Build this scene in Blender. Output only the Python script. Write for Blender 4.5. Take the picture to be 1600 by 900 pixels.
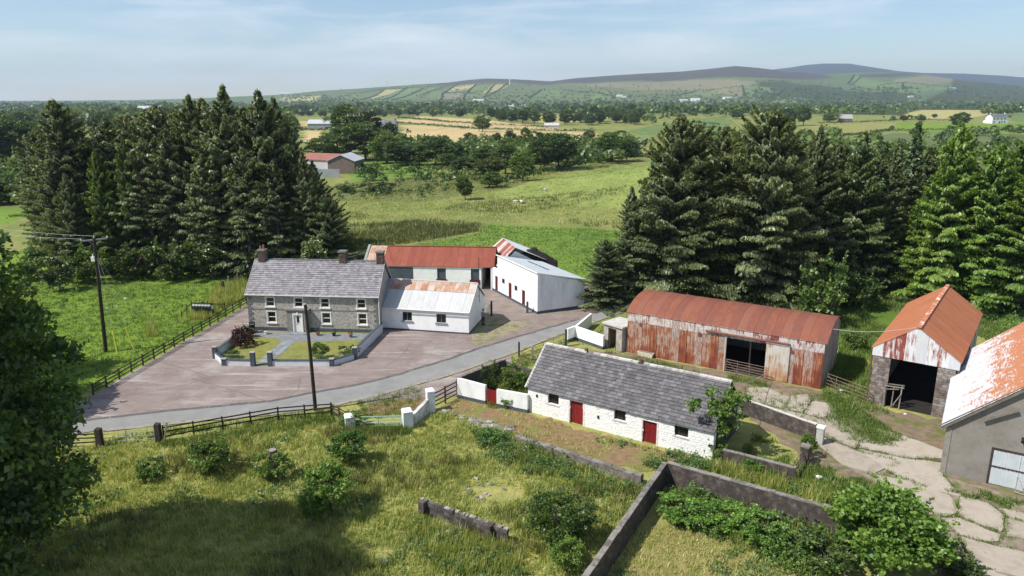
import bpy, bmesh, math, random
import numpy as np
from mathutils import Vector, Matrix
from mathutils.geometry import delaunay_2d_cdt
for o in list(bpy.data.objects): bpy.data.objects.remove(o)
SC = bpy.context.scene; COL = SC.collection
RNG = np.random.default_rng(7); random.seed(7)
rad = math.radians
# ------------------------------------------------------------------ camera, sky, sun, exposure
F_PX, PITCH, CAM_H = 1148., rad(14.4), 24.
cam = bpy.data.cameras.new('camera'); cam.sensor_width = 36; cam.lens = F_PX/1600*36
cam.clip_start = .5; cam.clip_end = 60000
co = bpy.data.objects.new('camera', cam); COL.objects.link(co)
co.location = (0, 0, CAM_H); co.rotation_euler = (math.pi/2-PITCH, 0, 0); SC.camera = co
SUN_DIR = Vector((-math.cos(rad(22))*math.cos(rad(51)), -math.sin(rad(22))*math.cos(rad(51)), math.sin(rad(51))))
sl = bpy.data.lights.new('sun', 'SUN'); sl.energy = 5.0; sl.angle = rad(.53); sl.color = (1, .955, .88)
so = bpy.data.objects.new('sun', sl); COL.objects.link(so); so.location = (-60, -20, 80)
so.rotation_euler = (-SUN_DIR).to_track_quat('-Z', 'Y').to_euler()
W = bpy.data.worlds.new('World'); SC.world = W; W.use_nodes = True
nt = W.node_tree; nt.nodes.clear()
def N(nt, t, **k):
    n = nt.nodes.new(t)
    for a, b in k.items(): setattr(n, a, b)
    return n
wo = N(nt, 'ShaderNodeOutputWorld'); bg = N(nt, 'ShaderNodeBackground'); sky = N(nt, 'ShaderNodeTexSky')
sky.sky_type = 'NISHITA'; sky.sun_disc = False; sky.sun_elevation = rad(51)
sky.sun_rotation = math.atan2(SUN_DIR.x, SUN_DIR.y) % (2*math.pi); sky.altitude = 150; sky.dust_density = .1; sky.ozone_density = 3.2
SKY_S = .108; HAZE = 8e-5
bg.inputs['Strength'].default_value = SKY_S
tc = N(nt, 'ShaderNodeTexCoord'); mp = N(nt, 'ShaderNodeMapping'); mp.inputs['Scale'].default_value = (2.2, 1.2, 13); mp.inputs['Rotation'].default_value = (0, rad(4), 0)
n1 = N(nt, 'ShaderNodeTexNoise'); n1.inputs['Scale'].default_value = 1.35; n1.inputs['Detail'].default_value = 9; n1.inputs['Roughness'].default_value = .58
n1.inputs['Distortion'].default_value = .35
cr = N(nt, 'ShaderNodeValToRGB'); cr.color_ramp.elements[0].position = .46; cr.color_ramp.elements[1].position = .70
mp2 = N(nt, 'ShaderNodeMapping'); mp2.inputs['Scale'].default_value = (1, 1, 3.2); mp2.inputs['Location'].default_value = (3.1, .4, .2)
n2 = N(nt, 'ShaderNodeTexNoise'); n2.inputs['Scale'].default_value = 2.1; n2.inputs['Detail'].default_value = 3
cr2 = N(nt, 'ShaderNodeValToRGB'); cr2.color_ramp.elements[0].position = .36; cr2.color_ramp.elements[1].position = .66
mul = N(nt, 'ShaderNodeMath', operation='MULTIPLY'); mul2 = N(nt, 'ShaderNodeMath', operation='MULTIPLY'); mul2.inputs[1].default_value = .8
mx = N(nt, 'ShaderNodeMixRGB'); mx.inputs[2].default_value = (7.6, 8.0, 8.4, 1)
L = nt.links.new
L(tc.outputs['Generated'], mp.inputs[0]); L(mp.outputs[0], n1.inputs['Vector']); L(n1.outputs['Fac'], cr.inputs[0])
L(tc.outputs['Generated'], mp2.inputs[0]); L(mp2.outputs[0], n2.inputs['Vector']); L(n2.outputs['Fac'], cr2.inputs[0])
L(cr.outputs[0], mul.inputs[0]); mul.inputs[1].default_value = 1.0; L(mul.outputs[0], mul2.inputs[0])
L(mul2.outputs[0], mx.inputs[0]); L(sky.outputs[0], mx.inputs[1]); L(mx.outputs[0], bg.inputs[0]); L(bg.outputs[0], wo.inputs[0])
SC.view_settings.view_transform = 'Standard'; SC.view_settings.look = 'None'; SC.view_settings.exposure = 0.28; SC.view_settings.gamma = 1
SC.render.engine = 'CYCLES'
SC.cycles.max_bounces = 6; SC.cycles.diffuse_bounces = 3; SC.cycles.glossy_bounces = 2; SC.cycles.transmission_bounces = 3; SC.cycles.transparent_max_bounces = 4
SC.cycles.volume_bounces = 0; SC.cycles.caustics_reflective = False; SC.cycles.caustics_refractive = False
# ------------------------------------------------------------------ measuring helpers: where a sight line meets the land
_F = np.array([0, math.cos(PITCH), -math.sin(PITCH)]); _U = np.array([0, math.sin(PITCH), math.cos(PITCH)]); _C = np.array([0, 0, CAM_H])
def ray(u, v): return _F+np.array([1, 0, 0])*(u-800)/F_PX+_U*(450-v)/F_PX
def at0(u, v, z=0.):
    d = ray(u, v); return _C+d*(z-CAM_H)/d[2]
def G(u, v): p = at0(u, v); return (float(p[0]), float(p[1]))
def GP(*pts): return [G(*p) for p in pts]
def interp(x, tab):
    a = np.array(tab, float); return np.interp(x, a[:, 0], a[:, 1])
SK1 = [(-900, 160), (0, 158), (200, 156.5), (300, 154), (440, 148), (500, 142), (560, 138.5), (640, 133), (700, 129), (735, 124.5), (760, 122.5), (796, 123.5), (860, 127), (900, 122), (960, 117.5), (1010, 114.5), (1060, 112), (1110, 107), (1145, 103), (1180, 106), (1230, 112), (1280, 116), (1340, 113), (1400, 113), (1440, 117), (1500, 126), (1560, 131), (1600, 135), (1900, 146), (2600, 156)]
SK2 = [(-900, 170), (1020, 170), (1100, 130), (1180, 112), (1230, 106), (1255, 102), (1280, 100), (1320, 100), (1360, 106), (1400, 112), (1440, 114.5), (1500, 115.5), (1560, 118.5), (1600, 122), (1800, 130), (2600, 158)]
def sstep(a, b, x):
    t = np.clip((x-a)/(b-a), 0, 1); return t*t*(3-2*t)
def vz(v, Y): return CAM_H-Y*np.tan(PITCH+np.arctan((v-450)/F_PX))
def zt(x, y):
    x = np.asarray(x, float); y = np.asarray(y, float)
    z = 10.5*np.exp(-((x-74)/45)**2-((y-212)/np.where(y < 212, 40, 14))**2)*sstep(120, 165, y)
    z = z+1.2*np.exp(-((x+8)/9)**2-((y-232)/8)**2)
    far = sstep(300, 900, y)
    z = z+far*(np.sin(x/130+y/210)*2.2+np.sin(x/310-y/170+1)*2.6-1.5)
    u = 800+F_PX*x/(y*.9686+CAM_H*.2487+1)
    vb = 450+F_PX*np.tan(np.arctan(CAM_H/2400.)-PITCH)
    wob = 1.2*np.sin(u/37+y/400)+.8*np.sin(u/17-y/300)
    s = sstep(2400, 5600, y); v1 = vb+(interp(u, SK1)-vb)*s+wob*np.sin(np.pi*np.clip((y-2400)/3200, 0, 1))*1.1
    h1 = np.where(y <= 5600, vz(v1, y), vz(interp(u, SK1), 5600.)*(1-.35*sstep(5600, 8000, y)))
    v2 = interp(u, SK2); h2 = vz(v2, 9500.)*sstep(5800, 9500, y)
    h = np.where(y > 5600, np.maximum(h1*(1-sstep(5800, 8200, y)*.6), h2), h1)
    return z*(1-sstep(2000, 2500, y))+np.where(y > 2400, h, 0)
def at(u, v):
    d = ray(u, v); d = d/d[1]; Y = 12*1.004**np.arange(1750)
    zz = _C[2]+d[2]*Y-zt(d[0]*Y, Y); k = np.argmax(zz < 0)
    if zz[k] >= 0: k = len(Y)-1
    a, b = Y[max(k-1, 0)], Y[k]
    for _ in range(20):
        m = (a+b)/2
        if _C[2]+d[2]*m-zt(d[0]*m, m) < 0: b = m
        else: a = m
    return (float(d[0]*b), float(b), float(zt(d[0]*b, b)))
def AP(*pts): return [at(*p)[:2] for p in pts]
def XU(u, Y, z=0.): return (u-800)/F_PX*(Y*math.cos(PITCH)+(CAM_H-z)*math.sin(PITCH))
def hz(v, Y): return float(vz(v, Y))
def inpoly(P, x, y):
    P = np.asarray(P); r = np.zeros(np.shape(x), bool); n = len(P)
    for i in range(n):
        x1, y1 = P[i]; x2, y2 = P[(i+1) % n]
        if y1 == y2: continue
        c = ((y1 > y) != (y2 > y)) & (x < (x2-x1)*(y-y1)/(y2-y1)+x1); r ^= c
    return r
def scatter(P, n, rng=RNG, holes=()):
    P = np.asarray(P); lo, hi = P.min(0), P.max(0); q = lo+rng.random((n, 2))*(hi-lo)
    k = inpoly(P, q[:, 0], q[:, 1])
    for h in holes: k &= ~inpoly(h, q[:, 0], q[:, 1])
    return q[k]
# ------------------------------------------------------------------ object helpers
def tag(o, label=None, cat=None, group=None, kind=None):
    if label: o['label'] = label
    if cat: o['category'] = cat
    if group: o['group'] = group
    if kind: o['kind'] = kind
    return o
def thing(name, label, cat, loc=(0, 0, 0), rz=0, group=None):
    o = bpy.data.objects.new(name, None); COL.objects.link(o); o.location = loc; o.rotation_euler = (0, 0, rz); o.empty_display_size = .3
    return tag(o, label, cat, group)
def link(name, me, parent=None, M=None):
    o = bpy.data.objects.new(name, me); COL.objects.link(o)
    if parent is not None: o.parent = parent
    if M is not None: o.matrix_local = M if parent is not None else M
    return o
def npmesh(name, V, Q, mat=None, tint=None, col=None, smooth=False, mi=None):
    me = bpy.data.meshes.new(name); V = np.asarray(V, np.float32); Q = np.asarray(Q, np.int32); k = Q.shape[1]
    me.vertices.add(len(V)); me.vertices.foreach_set('co', V.ravel())
    me.loops.add(Q.size); me.loops.foreach_set('vertex_index', Q.ravel())
    me.polygons.add(len(Q)); me.polygons.foreach_set('loop_start', np.arange(0, Q.size, k, dtype=np.int32))
    me.update(calc_edges=True)
    if tint is not None:
        a = me.attributes.new('tint', 'FLOAT', 'FACE'); a.data.foreach_set('value', np.asarray(tint, np.float32))
    if col is not None:
        a = me.attributes.new('landcol', 'FLOAT_COLOR', 'POINT'); c = np.ones((len(V), 4), np.float32); c[:, :3] = col; a.data.foreach_set('color', c.ravel())
    for m in (mat if isinstance(mat, (list, tuple)) else [mat]):
        if m: me.materials.append(m)
    if mi is not None: me.polygons.foreach_set('material_index', np.asarray(mi, np.int32))
    if smooth: me.polygons.foreach_set('use_smooth', np.ones(len(Q), bool))
    return me
class MB:
    def __init__(s): s.v = []; s.f = []
    def poly(s, *p):
        b = len(s.v); s.v += [tuple(map(float, q)) for q in p]; s.f.append(tuple(range(b, b+len(p)))); return s
    def hexa(s, p):
        b = len(s.v); s.v += [tuple(map(float, q)) for q in p]
        for f in ((0, 3, 2, 1), (4, 5, 6, 7), (0, 1, 5, 4), (1, 2, 6, 5), (2, 3, 7, 6), (3, 0, 4, 7)): s.f.append(tuple(b+i for i in f))
        return s
    def box(s, x0, x1, y0, y1, z0, z1):
        return s.hexa([(x0, y0, z0), (x1, y0, z0), (x1, y1, z0), (x0, y1, z0), (x0, y0, z1), (x1, y0, z1), (x1, y1, z1), (x0, y1, z1)])
    def beam(s, a, b, w, h):
        a = Vector(a); b = Vector(b); d = (b-a).normalized(); up = Vector((0, 0, 1)) if abs(d.z) < .9 else Vector((1, 0, 0))
        r = d.cross(up).normalized()*w/2; t = r.cross(d).normalized()*h/2
        return s.hexa([a-r-t, b-r-t, b+r-t, a+r-t, a-r+t, b-r+t, b+r+t, a+r+t])
    def tube(s, pts, rads, n=6, cap=True):
        pts = [Vector(p) for p in pts]; m = len(pts); rads = rads if hasattr(rads, '__len__') else [rads]*m; b = len(s.v)
        for i, p in enumerate(pts):
            d = (pts[min(i+1, m-1)]-pts[max(i-1, 0)]).normalized(); up = Vector((0, 0, 1)) if abs(d.z) < .95 else Vector((1, 0, 0))
            r = d.cross(up).normalized(); t = r.cross(d)
            for k in range(n):
                a = 2*math.pi*k/n; s.v.append(tuple(p+(r*math.cos(a)+t*math.sin(a))*rads[i]))
        for i in range(m-1):
            for k in range(n): s.f.append((b+i*n+k, b+i*n+(k+1) % n, b+(i+1)*n+(k+1) % n, b+(i+1)*n+k))
        if cap: s.f.append(tuple(b+k for k in range(n))[::-1]); s.f.append(tuple(b+(m-1)*n+k for k in range(n)))
        return s
    def mesh(s, name, mat, smooth=False):
        me = bpy.data.meshes.new(name); me.from_pydata(s.v, [], s.f); me.update()
        if mat: me.materials.append(mat)
        if smooth: me.polygons.foreach_set('use_smooth', np.ones(len(s.f), bool))
        return me
    def build(s, name, mat, parent=None, M=None, smooth=False): return link(name, s.mesh(name, mat, smooth), parent, M)
def copy_tree(o, parent=None):
    c = o.copy(); COL.objects.link(c); c.parent = parent
    for ch in o.children: copy_tree(ch, c)
    return c
def basis(o, ux, uy, uz):
    M = Matrix.Identity(4)
    for i, q in enumerate((ux, uy, uz)):
        for j in range(3): M[j][i] = q[j]
    for j in range(3): M[j][3] = o[j]
    return M
# ------------------------------------------------------------------ materials
MATS = {}
def ramp(nt, fac, stops):
    r = N(nt, 'ShaderNodeValToRGB'); e = r.color_ramp.elements
    while len(e) > 1: e.remove(e[-1])
    for i, (p, c) in enumerate(stops):
        q = e[0] if i == 0 else e.new(p)
        q.position = p; q.color = (*c, 1) if len(c) == 3 else c
    nt.links.new(fac, r.inputs[0]); return r.outputs[0]
def noise(nt, vec, scale, detail=4, rough=.6, stretch=None, rot=None):
    if stretch or rot:
        m = N(nt, 'ShaderNodeMapping')
        if stretch: m.inputs['Scale'].default_value = stretch
        if rot: m.inputs['Rotation'].default_value = rot
        nt.links.new(vec, m.inputs[0]); vec = m.outputs[0]
    n = N(nt, 'ShaderNodeTexNoise'); n.inputs['Scale'].default_value = scale; n.inputs['Detail'].default_value = detail; n.inputs['Roughness'].default_value = rough
    nt.links.new(vec, n.inputs['Vector']); return n.outputs['Fac']
def mixc(nt, fac, a, b, mode='MIX'):
    m = N(nt, 'ShaderNodeMixRGB', blend_type=mode)
    for s, q in ((0, fac), (1, a), (2, b)):
        if isinstance(q, (int, float)): m.inputs[s].default_value = q
        elif isinstance(q, tuple): m.inputs[s].default_value = (*q, 1)
        else: nt.links.new(q, m.inputs[s])
    return m.outputs[0]
def mth(nt, op, a, b=0., c=None):
    m = N(nt, 'ShaderNodeMath', operation=op)
    for s, q in enumerate((a, b) if c is None else (a, b, c)):
        if isinstance(q, (int, float)): m.inputs[s].default_value = q
        else: nt.links.new(q, m.inputs[s])
    return m.outputs[0]
def newmat(name):
    m = bpy.data.materials.new(name); m.use_nodes = True; nt = m.node_tree; nt.nodes.clear()
    out = N(nt, 'ShaderNodeOutputMaterial'); b = N(nt, 'ShaderNodeBsdfPrincipled'); nt.links.new(b.outputs[0], out.inputs[0])
    b.inputs['Specular IOR Level'].default_value = .3
    MATS[name] = m; return m, nt, b
def surf(name, stops, scale=3, rough=.85, obj=.0, big=None, bigscale=.3, bump=0, bumpscale=None, stretch=None, local=False, spec=.3, metal=0, detail=5):
    """noise-coloured surface; obj = brightness difference from piece to piece; big = (colour, from, to) stains"""
    m, nt, b = newmat(name)
    if local: v = N(nt, 'ShaderNodeTexCoord').outputs['Object']
    else: v = N(nt, 'ShaderNodeNewGeometry').outputs['Position']
    n = noise(nt, v, scale, detail, .65, stretch)
    if obj:
        oi = N(nt, 'ShaderNodeObjectInfo').outputs['Random']; at_ = N(nt, 'ShaderNodeAttribute'); at_.attribute_name = 'tint'
        rnd = mth(nt, 'FRACT', mth(nt, 'ADD', oi, at_.outputs['Fac']))
        n = mth(nt, 'ADD', n, mth(nt, 'MULTIPLY', mth(nt, 'SUBTRACT', rnd, .5), obj))
    c = ramp(nt, n, stops)
    if big:
        for col, lo, hi, sc in (big if isinstance(big, list) else [big]):
            f = N(nt, 'ShaderNodeMapRange'); f.inputs[1].default_value = lo; f.inputs[2].default_value = hi
            nt.links.new(noise(nt, v, sc, 6, .68, stretch), f.inputs[0]); c = mixc(nt, f.outputs[0], c, col)
    nt.links.new(c, b.inputs['Base Color']); b.inputs['Roughness'].default_value = rough; b.inputs['Specular IOR Level'].default_value = spec; b.inputs['Metallic'].default_value = metal
    if bump:
        bp = N(nt, 'ShaderNodeBump'); bp.inputs['Strength'].default_value = bump; bp.inputs['Distance'].default_value = .05
        nt.links.new(noise(nt, v, bumpscale or scale*2, 4), bp.inputs['Height']); nt.links.new(bp.outputs[0], b.inputs['Normal'])
    return m
def leafmat(name, stops, trans=.28, var=.25):
    m, nt, b = newmat(name); nt.nodes.remove(b); out = nt.nodes[0]
    a = N(nt, 'ShaderNodeAttribute'); a.attribute_name = 'tint'
    oi = N(nt, 'ShaderNodeObjectInfo'); f = mth(nt, 'ADD', a.outputs['Fac'], mth(nt, 'MULTIPLY', mth(nt, 'SUBTRACT', oi.outputs['Random'], .5), var))
    c = ramp(nt, f, stops); c = mixc(nt, 1., c, oi.outputs['Color'], 'MULTIPLY')
    d = N(nt, 'ShaderNodeBsdfDiffuse'); t = N(nt, 'ShaderNodeBsdfTranslucent'); g = N(nt, 'ShaderNodeBsdfGlossy'); g.inputs['Roughness'].default_value = .45
    g.inputs['Color'].default_value = (.8, .85, .9, 1)
    m1 = N(nt, 'ShaderNodeMixShader'); m1.inputs[0].default_value = trans; m2 = N(nt, 'ShaderNodeMixShader'); m2.inputs[0].default_value = .035
    nt.links.new(c, d.inputs[0]); nt.links.new(mixc(nt, 1., c, (1.25, 1.2, .6), 'MULTIPLY'), t.inputs[0])
    nt.links.new(d.outputs[0], m1.inputs[1]); nt.links.new(t.outputs[0], m1.inputs[2]); nt.links.new(m1.outputs[0], m2.inputs[1]); nt.links.new(g.outputs[0], m2.inputs[2])
    nt.links.new(m2.outputs[0], out.inputs[0]); return m
def rustmat(name, stops, streak=(9, 9, .7), scale=1.0, obj=.35, rough=.75, big=None, grad=None):
    m, nt, b = newmat(name); vo = N(nt, 'ShaderNodeTexCoord').outputs['Object']
    oi = N(nt, 'ShaderNodeObjectInfo').outputs['Random']
    va = N(nt, 'ShaderNodeVectorMath', operation='ADD'); nt.links.new(vo, va.inputs[0]); nt.links.new(mth(nt, 'MULTIPLY', oi, 57.), va.inputs[1]); v = va.outputs[0]
    a = noise(nt, v, scale, 6, .7, streak); c2 = noise(nt, v, scale*.7, 4, .6)
    n = mth(nt, 'ADD', mth(nt, 'MULTIPLY', a, .6), mth(nt, 'MULTIPLY', c2, .4)); n = mth(nt, 'ADD', n, mth(nt, 'MULTIPLY', mth(nt, 'SUBTRACT', oi, .5), obj))
    if grad:
        sp = N(nt, 'ShaderNodeSeparateXYZ'); nt.links.new(vo, sp.inputs[0]); n = mth(nt, 'ADD', n, mth(nt, 'MULTIPLY', sp.outputs[grad[0]], grad[1]))
    c = ramp(nt, n, stops)
    if big:
        for col, lo, hi, sc, st in big:
            f = N(nt, 'ShaderNodeMapRange'); f.inputs[1].default_value = lo; f.inputs[2].default_value = hi
            nt.links.new(noise(nt, v, sc, 6, .7, st), f.inputs[0]); c = mixc(nt, f.outputs[0], c, col)
    nt.links.new(c, b.inputs['Base Color']); b.inputs['Roughness'].default_value = rough
    return m
WHITE = surf('white_paint', [(.25, (.74, .74, .72)), (.5, (.86, .86, .85))], 1.5, .8, big=((.60, .59, .56), .66, .95, .9), bump=.1, bumpscale=8)
WHITEGREY = surf('white_render_streaked', [(.3, (.64, .64, .64)), (.6, (.80, .80, .79))], 1.1, .8, big=((.38, .38, .37), .55, .85, .9), stretch=(1, 1, .35))
LIME = surf('whitewash_stone', [(.2, (.58, .56, .52)), (.42, (.80, .79, .76))], 4, .9, obj=.12, big=((.34, .31, .26), .57, .78, 2.2), bump=.4, bumpscale=10)
PLINTH = surf('slate_blue_plinth', [(.3, (.055, .07, .085)), (.7, (.085, .105, .125))], 2, .7)
DASH = surf('pebble_dash', [(.25, (.14, .122, .105)), (.42, (.31, .283, .25)), (.6, (.48, .445, .40)), (.78, (.26, .23, .20))], 5.2, .95, big=((.17, .15, .13), .55, .75, .9), bump=.9, bumpscale=11, detail=3)
QUOIN = surf('quoin_cement', [(.3, (.13, .13, .13)), (.7, (.21, .21, .205))], 3, .9, obj=.2)
SLATE = surf('welsh_slate', [(.05, (.09, .085, .095)), (.35, (.19, .18, .195)), (.6, (.25, .238, .255)), (.95, (.36, .345, .355))], 2.4, .6, obj=.42, big=[((.38, .36, .35), .62, .85, 1.5), ((.09, .085, .085), .63, .74, .6)], spec=.5)
SLATED = surf('dark_old_slate', [(.05, (.045, .042, .046)), (.35, (.084, .079, .084)), (.65, (.12, .114, .12)), (.95, (.215, .208, .213))], 2.6, .6, obj=.5, big=[((.25, .24, .235), .66, .80, 2.8), ((.055, .05, .053), .58, .72, .5)], spec=.5)
RIDGE = surf('ridge_mortar', [(.3, (.34, .32, .30)), (.6, (.58, .56, .53))], 4, .9, obj=.4)
BRICKC = surf('chimney_brick', [(.3, (.075, .05, .045)), (.7, (.15, .10, .085))], 5, .9, obj=.5)
POT = surf('clay_pot', [(.3, (.25, .10, .06)), (.7, (.36, .16, .10))], 4, .8)
REDPAINT = surf('red_paint', [(.3, (.15, .010, .012)), (.7, (.25, .018, .018))], 3, .6, obj=.25)
MAROON = surf('maroon_paint', [(.3, (.08, .012, .014)), (.7, (.13, .02, .02))], 3, .6)
GLASS = surf('window_glass', [(.3, (.008, .009, .010)), (.7, (.016, .018, .02))], 1, .12, spec=.6)
DARK = surf('dark_interior', [(.3, (.012, .011, .010)), (.7, (.03, .027, .024))], 1, .95)  # near-black: the darkness of unlit insides is put into the colour
UPVC = surf('white_window_paint', [(.3, (.74, .72, .66)), (.7, (.80, .78, .73))], 2, .5)
GREYTIN = rustmat('grey_tin', [(.25, (.40, .40, .40)), (.6, (.54, .54, .54)), (.8, (.47, .455, .44))], obj=.15, streak=(7, 1, 1))
PATCHTIN = rustmat('patchy_rust_tin', [(.30, (.52, .50, .48)), (.42, (.50, .44, .40)), (.50, (.44, .29, .21)), (.60, (.34, .15, .08)), (.85, (.46, .40, .36))], obj=.07, streak=(9, .9, .9), scale=1.2)
REDTIN = rustmat('red_oxide_tin', [(.2, (.17, .05, .034)), (.5, (.25, .07, .043)), (.75, (.32, .10, .06))], obj=.14, streak=(6, 1, 1), big=[((.55, .46, .36), .66, .72, .9, (5, 1.2, 1.2))])
BARNTOP = rustmat('rust_barn_roof', [(.3, (.165, .072, .058)), (.44, (.20, .070, .046)), (.55, (.245, .088, .050)), (.7, (.20, .095, .078))], obj=.2, scale=.9, streak=(6, 1.5, 1.5))
BARNWALL = rustmat('rust_barn_wall', [(.28, (.10, .030, .024)), (.40, (.17, .042, .027)), (.47, (.25, .072, .036)), (.525, (.30, .14, .08)), (.565, (.46, .41, .37)), (.60, (.19, .06, .043)), (.66, (.45, .42, .40)), (.8, (.13, .04, .03))], streak=(9, 9, .55), obj=.22, scale=1.0, grad=(2, .03), big=[((.36, .13, .05), .55, .72, .8, (2, 2, .8))])
BARNUP = rustmat('flaking_white_tin', [(.30, (.17, .045, .035)), (.42, (.25, .085, .07)), (.47, (.47, .43, .41)), (.55, (.60, .575, .555)), (.60, (.28, .13, .11)), (.68, (.54, .51, .49))], streak=(7, 7, 1.5), obj=.16, scale=1.4)
BARNGREY = rustmat('grey_side_tin', [(.30, (.20, .10, .08)), (.42, (.38, .36, .34)), (.53, (.50, .49, .48)), (.57, (.24, .10, .075)), (.64, (.43, .42, .41))], streak=(7, 7, .5), obj=.2)
ORANGETIN = rustmat('orange_rust_roof', [(.3, (.31, .11, .055)), (.5, (.385, .14, .065)), (.7, (.43, .175, .09))], obj=.12, scale=.8, streak=(2, 5, 2), big=[((.60, .50, .42), .70, .76, 2.6, (1, 1, 1))])
WHITETIN = rustmat('white_tin', [(.25, (.58, .59, .62)), (.7, (.68, .69, .72))], obj=.08)
GABLETIN = rustmat('gable_tin', [(.25, (.52, .53, .55)), (.57, (.66, .67, .68)), (.66, (.26, .07, .05)), (.85, (.16, .04, .035))], streak=(3, 3, .5), obj=.42, scale=1.0)
PEELTIN = rustmat('peeling_white_orange_tin', [(.38, (.56, .58, .62)), (.48, (.55, .54, .55)), (.53, (.44, .19, .10)), (.8, (.46, .165, .075))], streak=(7, 1.0, 2), obj=.06, scale=1.5, grad=(0, .06))
CEMENT = surf('grey_cement_render', [(.3, (.17, .155, .135)), (.6, (.245, .225, .20))], .9, .9, big=[((.12, .11, .10), .56, .76, .5), ((.33, .31, .28), .66, .8, .7)], bump=.25, bumpscale=6)
BLOCKM = surf('weathered_block', [(.25, (.11, .085, .075)), (.5, (.21, .175, .155)), (.75, (.34, .31, .285))], 3.2, .95, obj=.35, bump=.5, bumpscale=12)
DARKWALL = surf('lichened_wall', [(.3, (.042, .033, .029)), (.52, (.078, .063, .056)), (.66, (.14, .122, .108)), (.8, (.24, .22, .20))], 2.6, .95, big=[((.33, .31, .28), .67, .76, 4.5), ((.05, .04, .036), .5, .7, .6)], bump=.5, bumpscale=9)
COPE = surf('lichened_coping', [(.3, (.11, .095, .083)), (.6, (.25, .23, .205))], 4, .95, obj=.3, bump=.5)
STONE = surf('field_stone', [(.3, (.14, .125, .11)), (.7, (.34, .32, .29))], 4, .95, obj=.6, bump=.5)
ASPHALT = surf('worn_asphalt', [(.3, (.195, .193, .186)), (.6, (.245, .242, .232))], .6, .95, big=[((.285, .28, .268), .52, .75, .25), ((.165, .163, .158), .62, .74, 1.4)], bump=.2, bumpscale=20, detail=8)
PINKCON = surf('pink_worn_concrete', [(.3, (.178, .136, .122)), (.5, (.228, .180, .162)), (.7, (.26, .218, .20))], .35, .92, big=[((.37, .33, .305), .52, .74, .2), ((.36, .32, .30), .62, .70, 2.5), ((.14, .115, .105), .58, .72, .55)], bump=.2, bumpscale=14, detail=11)
def tracks(m):
    nt = m.node_tree; b = [n for n in nt.nodes if n.type == 'BSDF_PRINCIPLED'][0]; src = b.inputs['Base Color'].links[0].from_socket; v = N(nt, 'ShaderNodeNewGeometry').outputs['Position']
    w = noise(nt, v, .5, 7, .65, (.22, 1.9, 1), (0, 0, rad(-28))); c = mixc(nt, ramp(nt, w, [(.53, (0, 0, 0)), (.66, (.7, .7, .7))]), src, (.40, .355, .33)); w2 = noise(nt, v, .42, 6, .7, (.3, 2.4, 1), (0, 0, rad(-20))); c = mixc(nt, ramp(nt, w2, [(.56, (0, 0, 0)), (.68, (.7, .7, .7))]), c, (.16, .13, .12)); nt.links.new(c, b.inputs['Base Color'])
tracks(PINKCON)
BROWNCON = surf('brown_yard_concrete', [(.25, (.16, .125, .105)), (.55, (.235, .19, .165)), (.8, (.31, .265, .235))], .7, .95, big=[((.11, .09, .07), .58, .72, .5), ((.15, .15, .06), .66, .74, .9)], bump=.3, bumpscale=10, detail=9)
SLAB = surf('lane_concrete', [(.25, (.26, .22, .175)), (.5, (.355, .307, .25)), (.8, (.43, .38, .32))], 1.1, .95, obj=.18, big=[((.17, .13, .10), .60, .74, 1.1), ((.13, .13, .05), .68, .76, 1.8)], bump=.3, bumpscale=12, detail=9)
DIRT = surf('yard_dirt', [(.25, (.11, .075, .05)), (.5, (.19, .14, .095)), (.75, (.26, .21, .15))], 1.6, .95, big=[((.10, .13, .025), .50, .62, .55), ((.27, .23, .18), .62, .72, 3.)], bump=.5, bumpscale=9, detail=9)
BROWNGRASS = surf('dead_grass_strip', [(.25, (.13, .075, .04)), (.5, (.22, .14, .075)), (.75, (.27, .21, .10))], 2.2, .95, big=[((.16, .18, .045), .50, .62, .5)], bump=.6, bumpscale=9, detail=9)
LAWN = surf('mown_lawn', [(.3, (.15, .165, .035)), (.55, (.22, .215, .055)), (.8, (.28, .26, .075))], 2.2, .95, big=[((.10, .14, .02), .52, .7, .5)], bump=.4, bumpscale=20, detail=9)
PAVE = surf('blue_grey_paving', [(.3, (.17, .18, .195)), (.7, (.27, .285, .31))], 2, .85, obj=.3)
WOODD = surf('dark_fence_wood', [(.3, (.035, .026, .020)), (.7, (.075, .058, .045))], 6, .85, obj=.25, stretch=(1, 1, .2))
WOODG = surf('weathered_wood', [(.3, (.15, .13, .11)), (.7, (.30, .27, .24))], 6, .9, obj=.3)
POLEW = surf('tarred_pole', [(.3, (.020, .016, .014)), (.7, (.048, .038, .030))], 3, .8)
GALV = surf('galvanised_steel', [(.3, (.30, .30, .30)), (.7, (.42, .42, .42))], 4, .5, metal=.3)
RUSTBAR = surf('rusty_gate_tube', [(.3, (.13, .075, .055)), (.7, (.30, .22, .18))], 5, .8)
GREENBAR = surf('pale_green_gate_tube', [(.3, (.25, .42, .34)), (.7, (.38, .55, .46))], 3, .6)
WIRE = surf('overhead_wire', [(.3, (.35, .35, .34)), (.7, (.45, .45, .44))], 3, .6)
BLACKP = surf('black_plastic', [(.3, (.012, .014, .016)), (.7, (.025, .028, .03))], 3, .4)
YELLOWP = surf('yellow_guard', [(.3, (.75, .75, .06)), (.7, (.85, .85, .1))], 3, .5)
BARK = surf('bark', [(.3, (.06, .048, .038)), (.7, (.14, .115, .09))], 4, .95, stretch=(1, 1, .25))
BARKP = surf('pale_bark', [(.3, (.16, .15, .13)), (.7, (.32, .30, .27))], 4, .95, stretch=(1, 1, .25))
SPRUCE = leafmat('spruce_needles', [(0, (.052, .066, .028)), (.35, (.118, .150, .058)), (.7, (.20, .242, .095)), (1, (.30, .325, .15))], .34)
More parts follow.
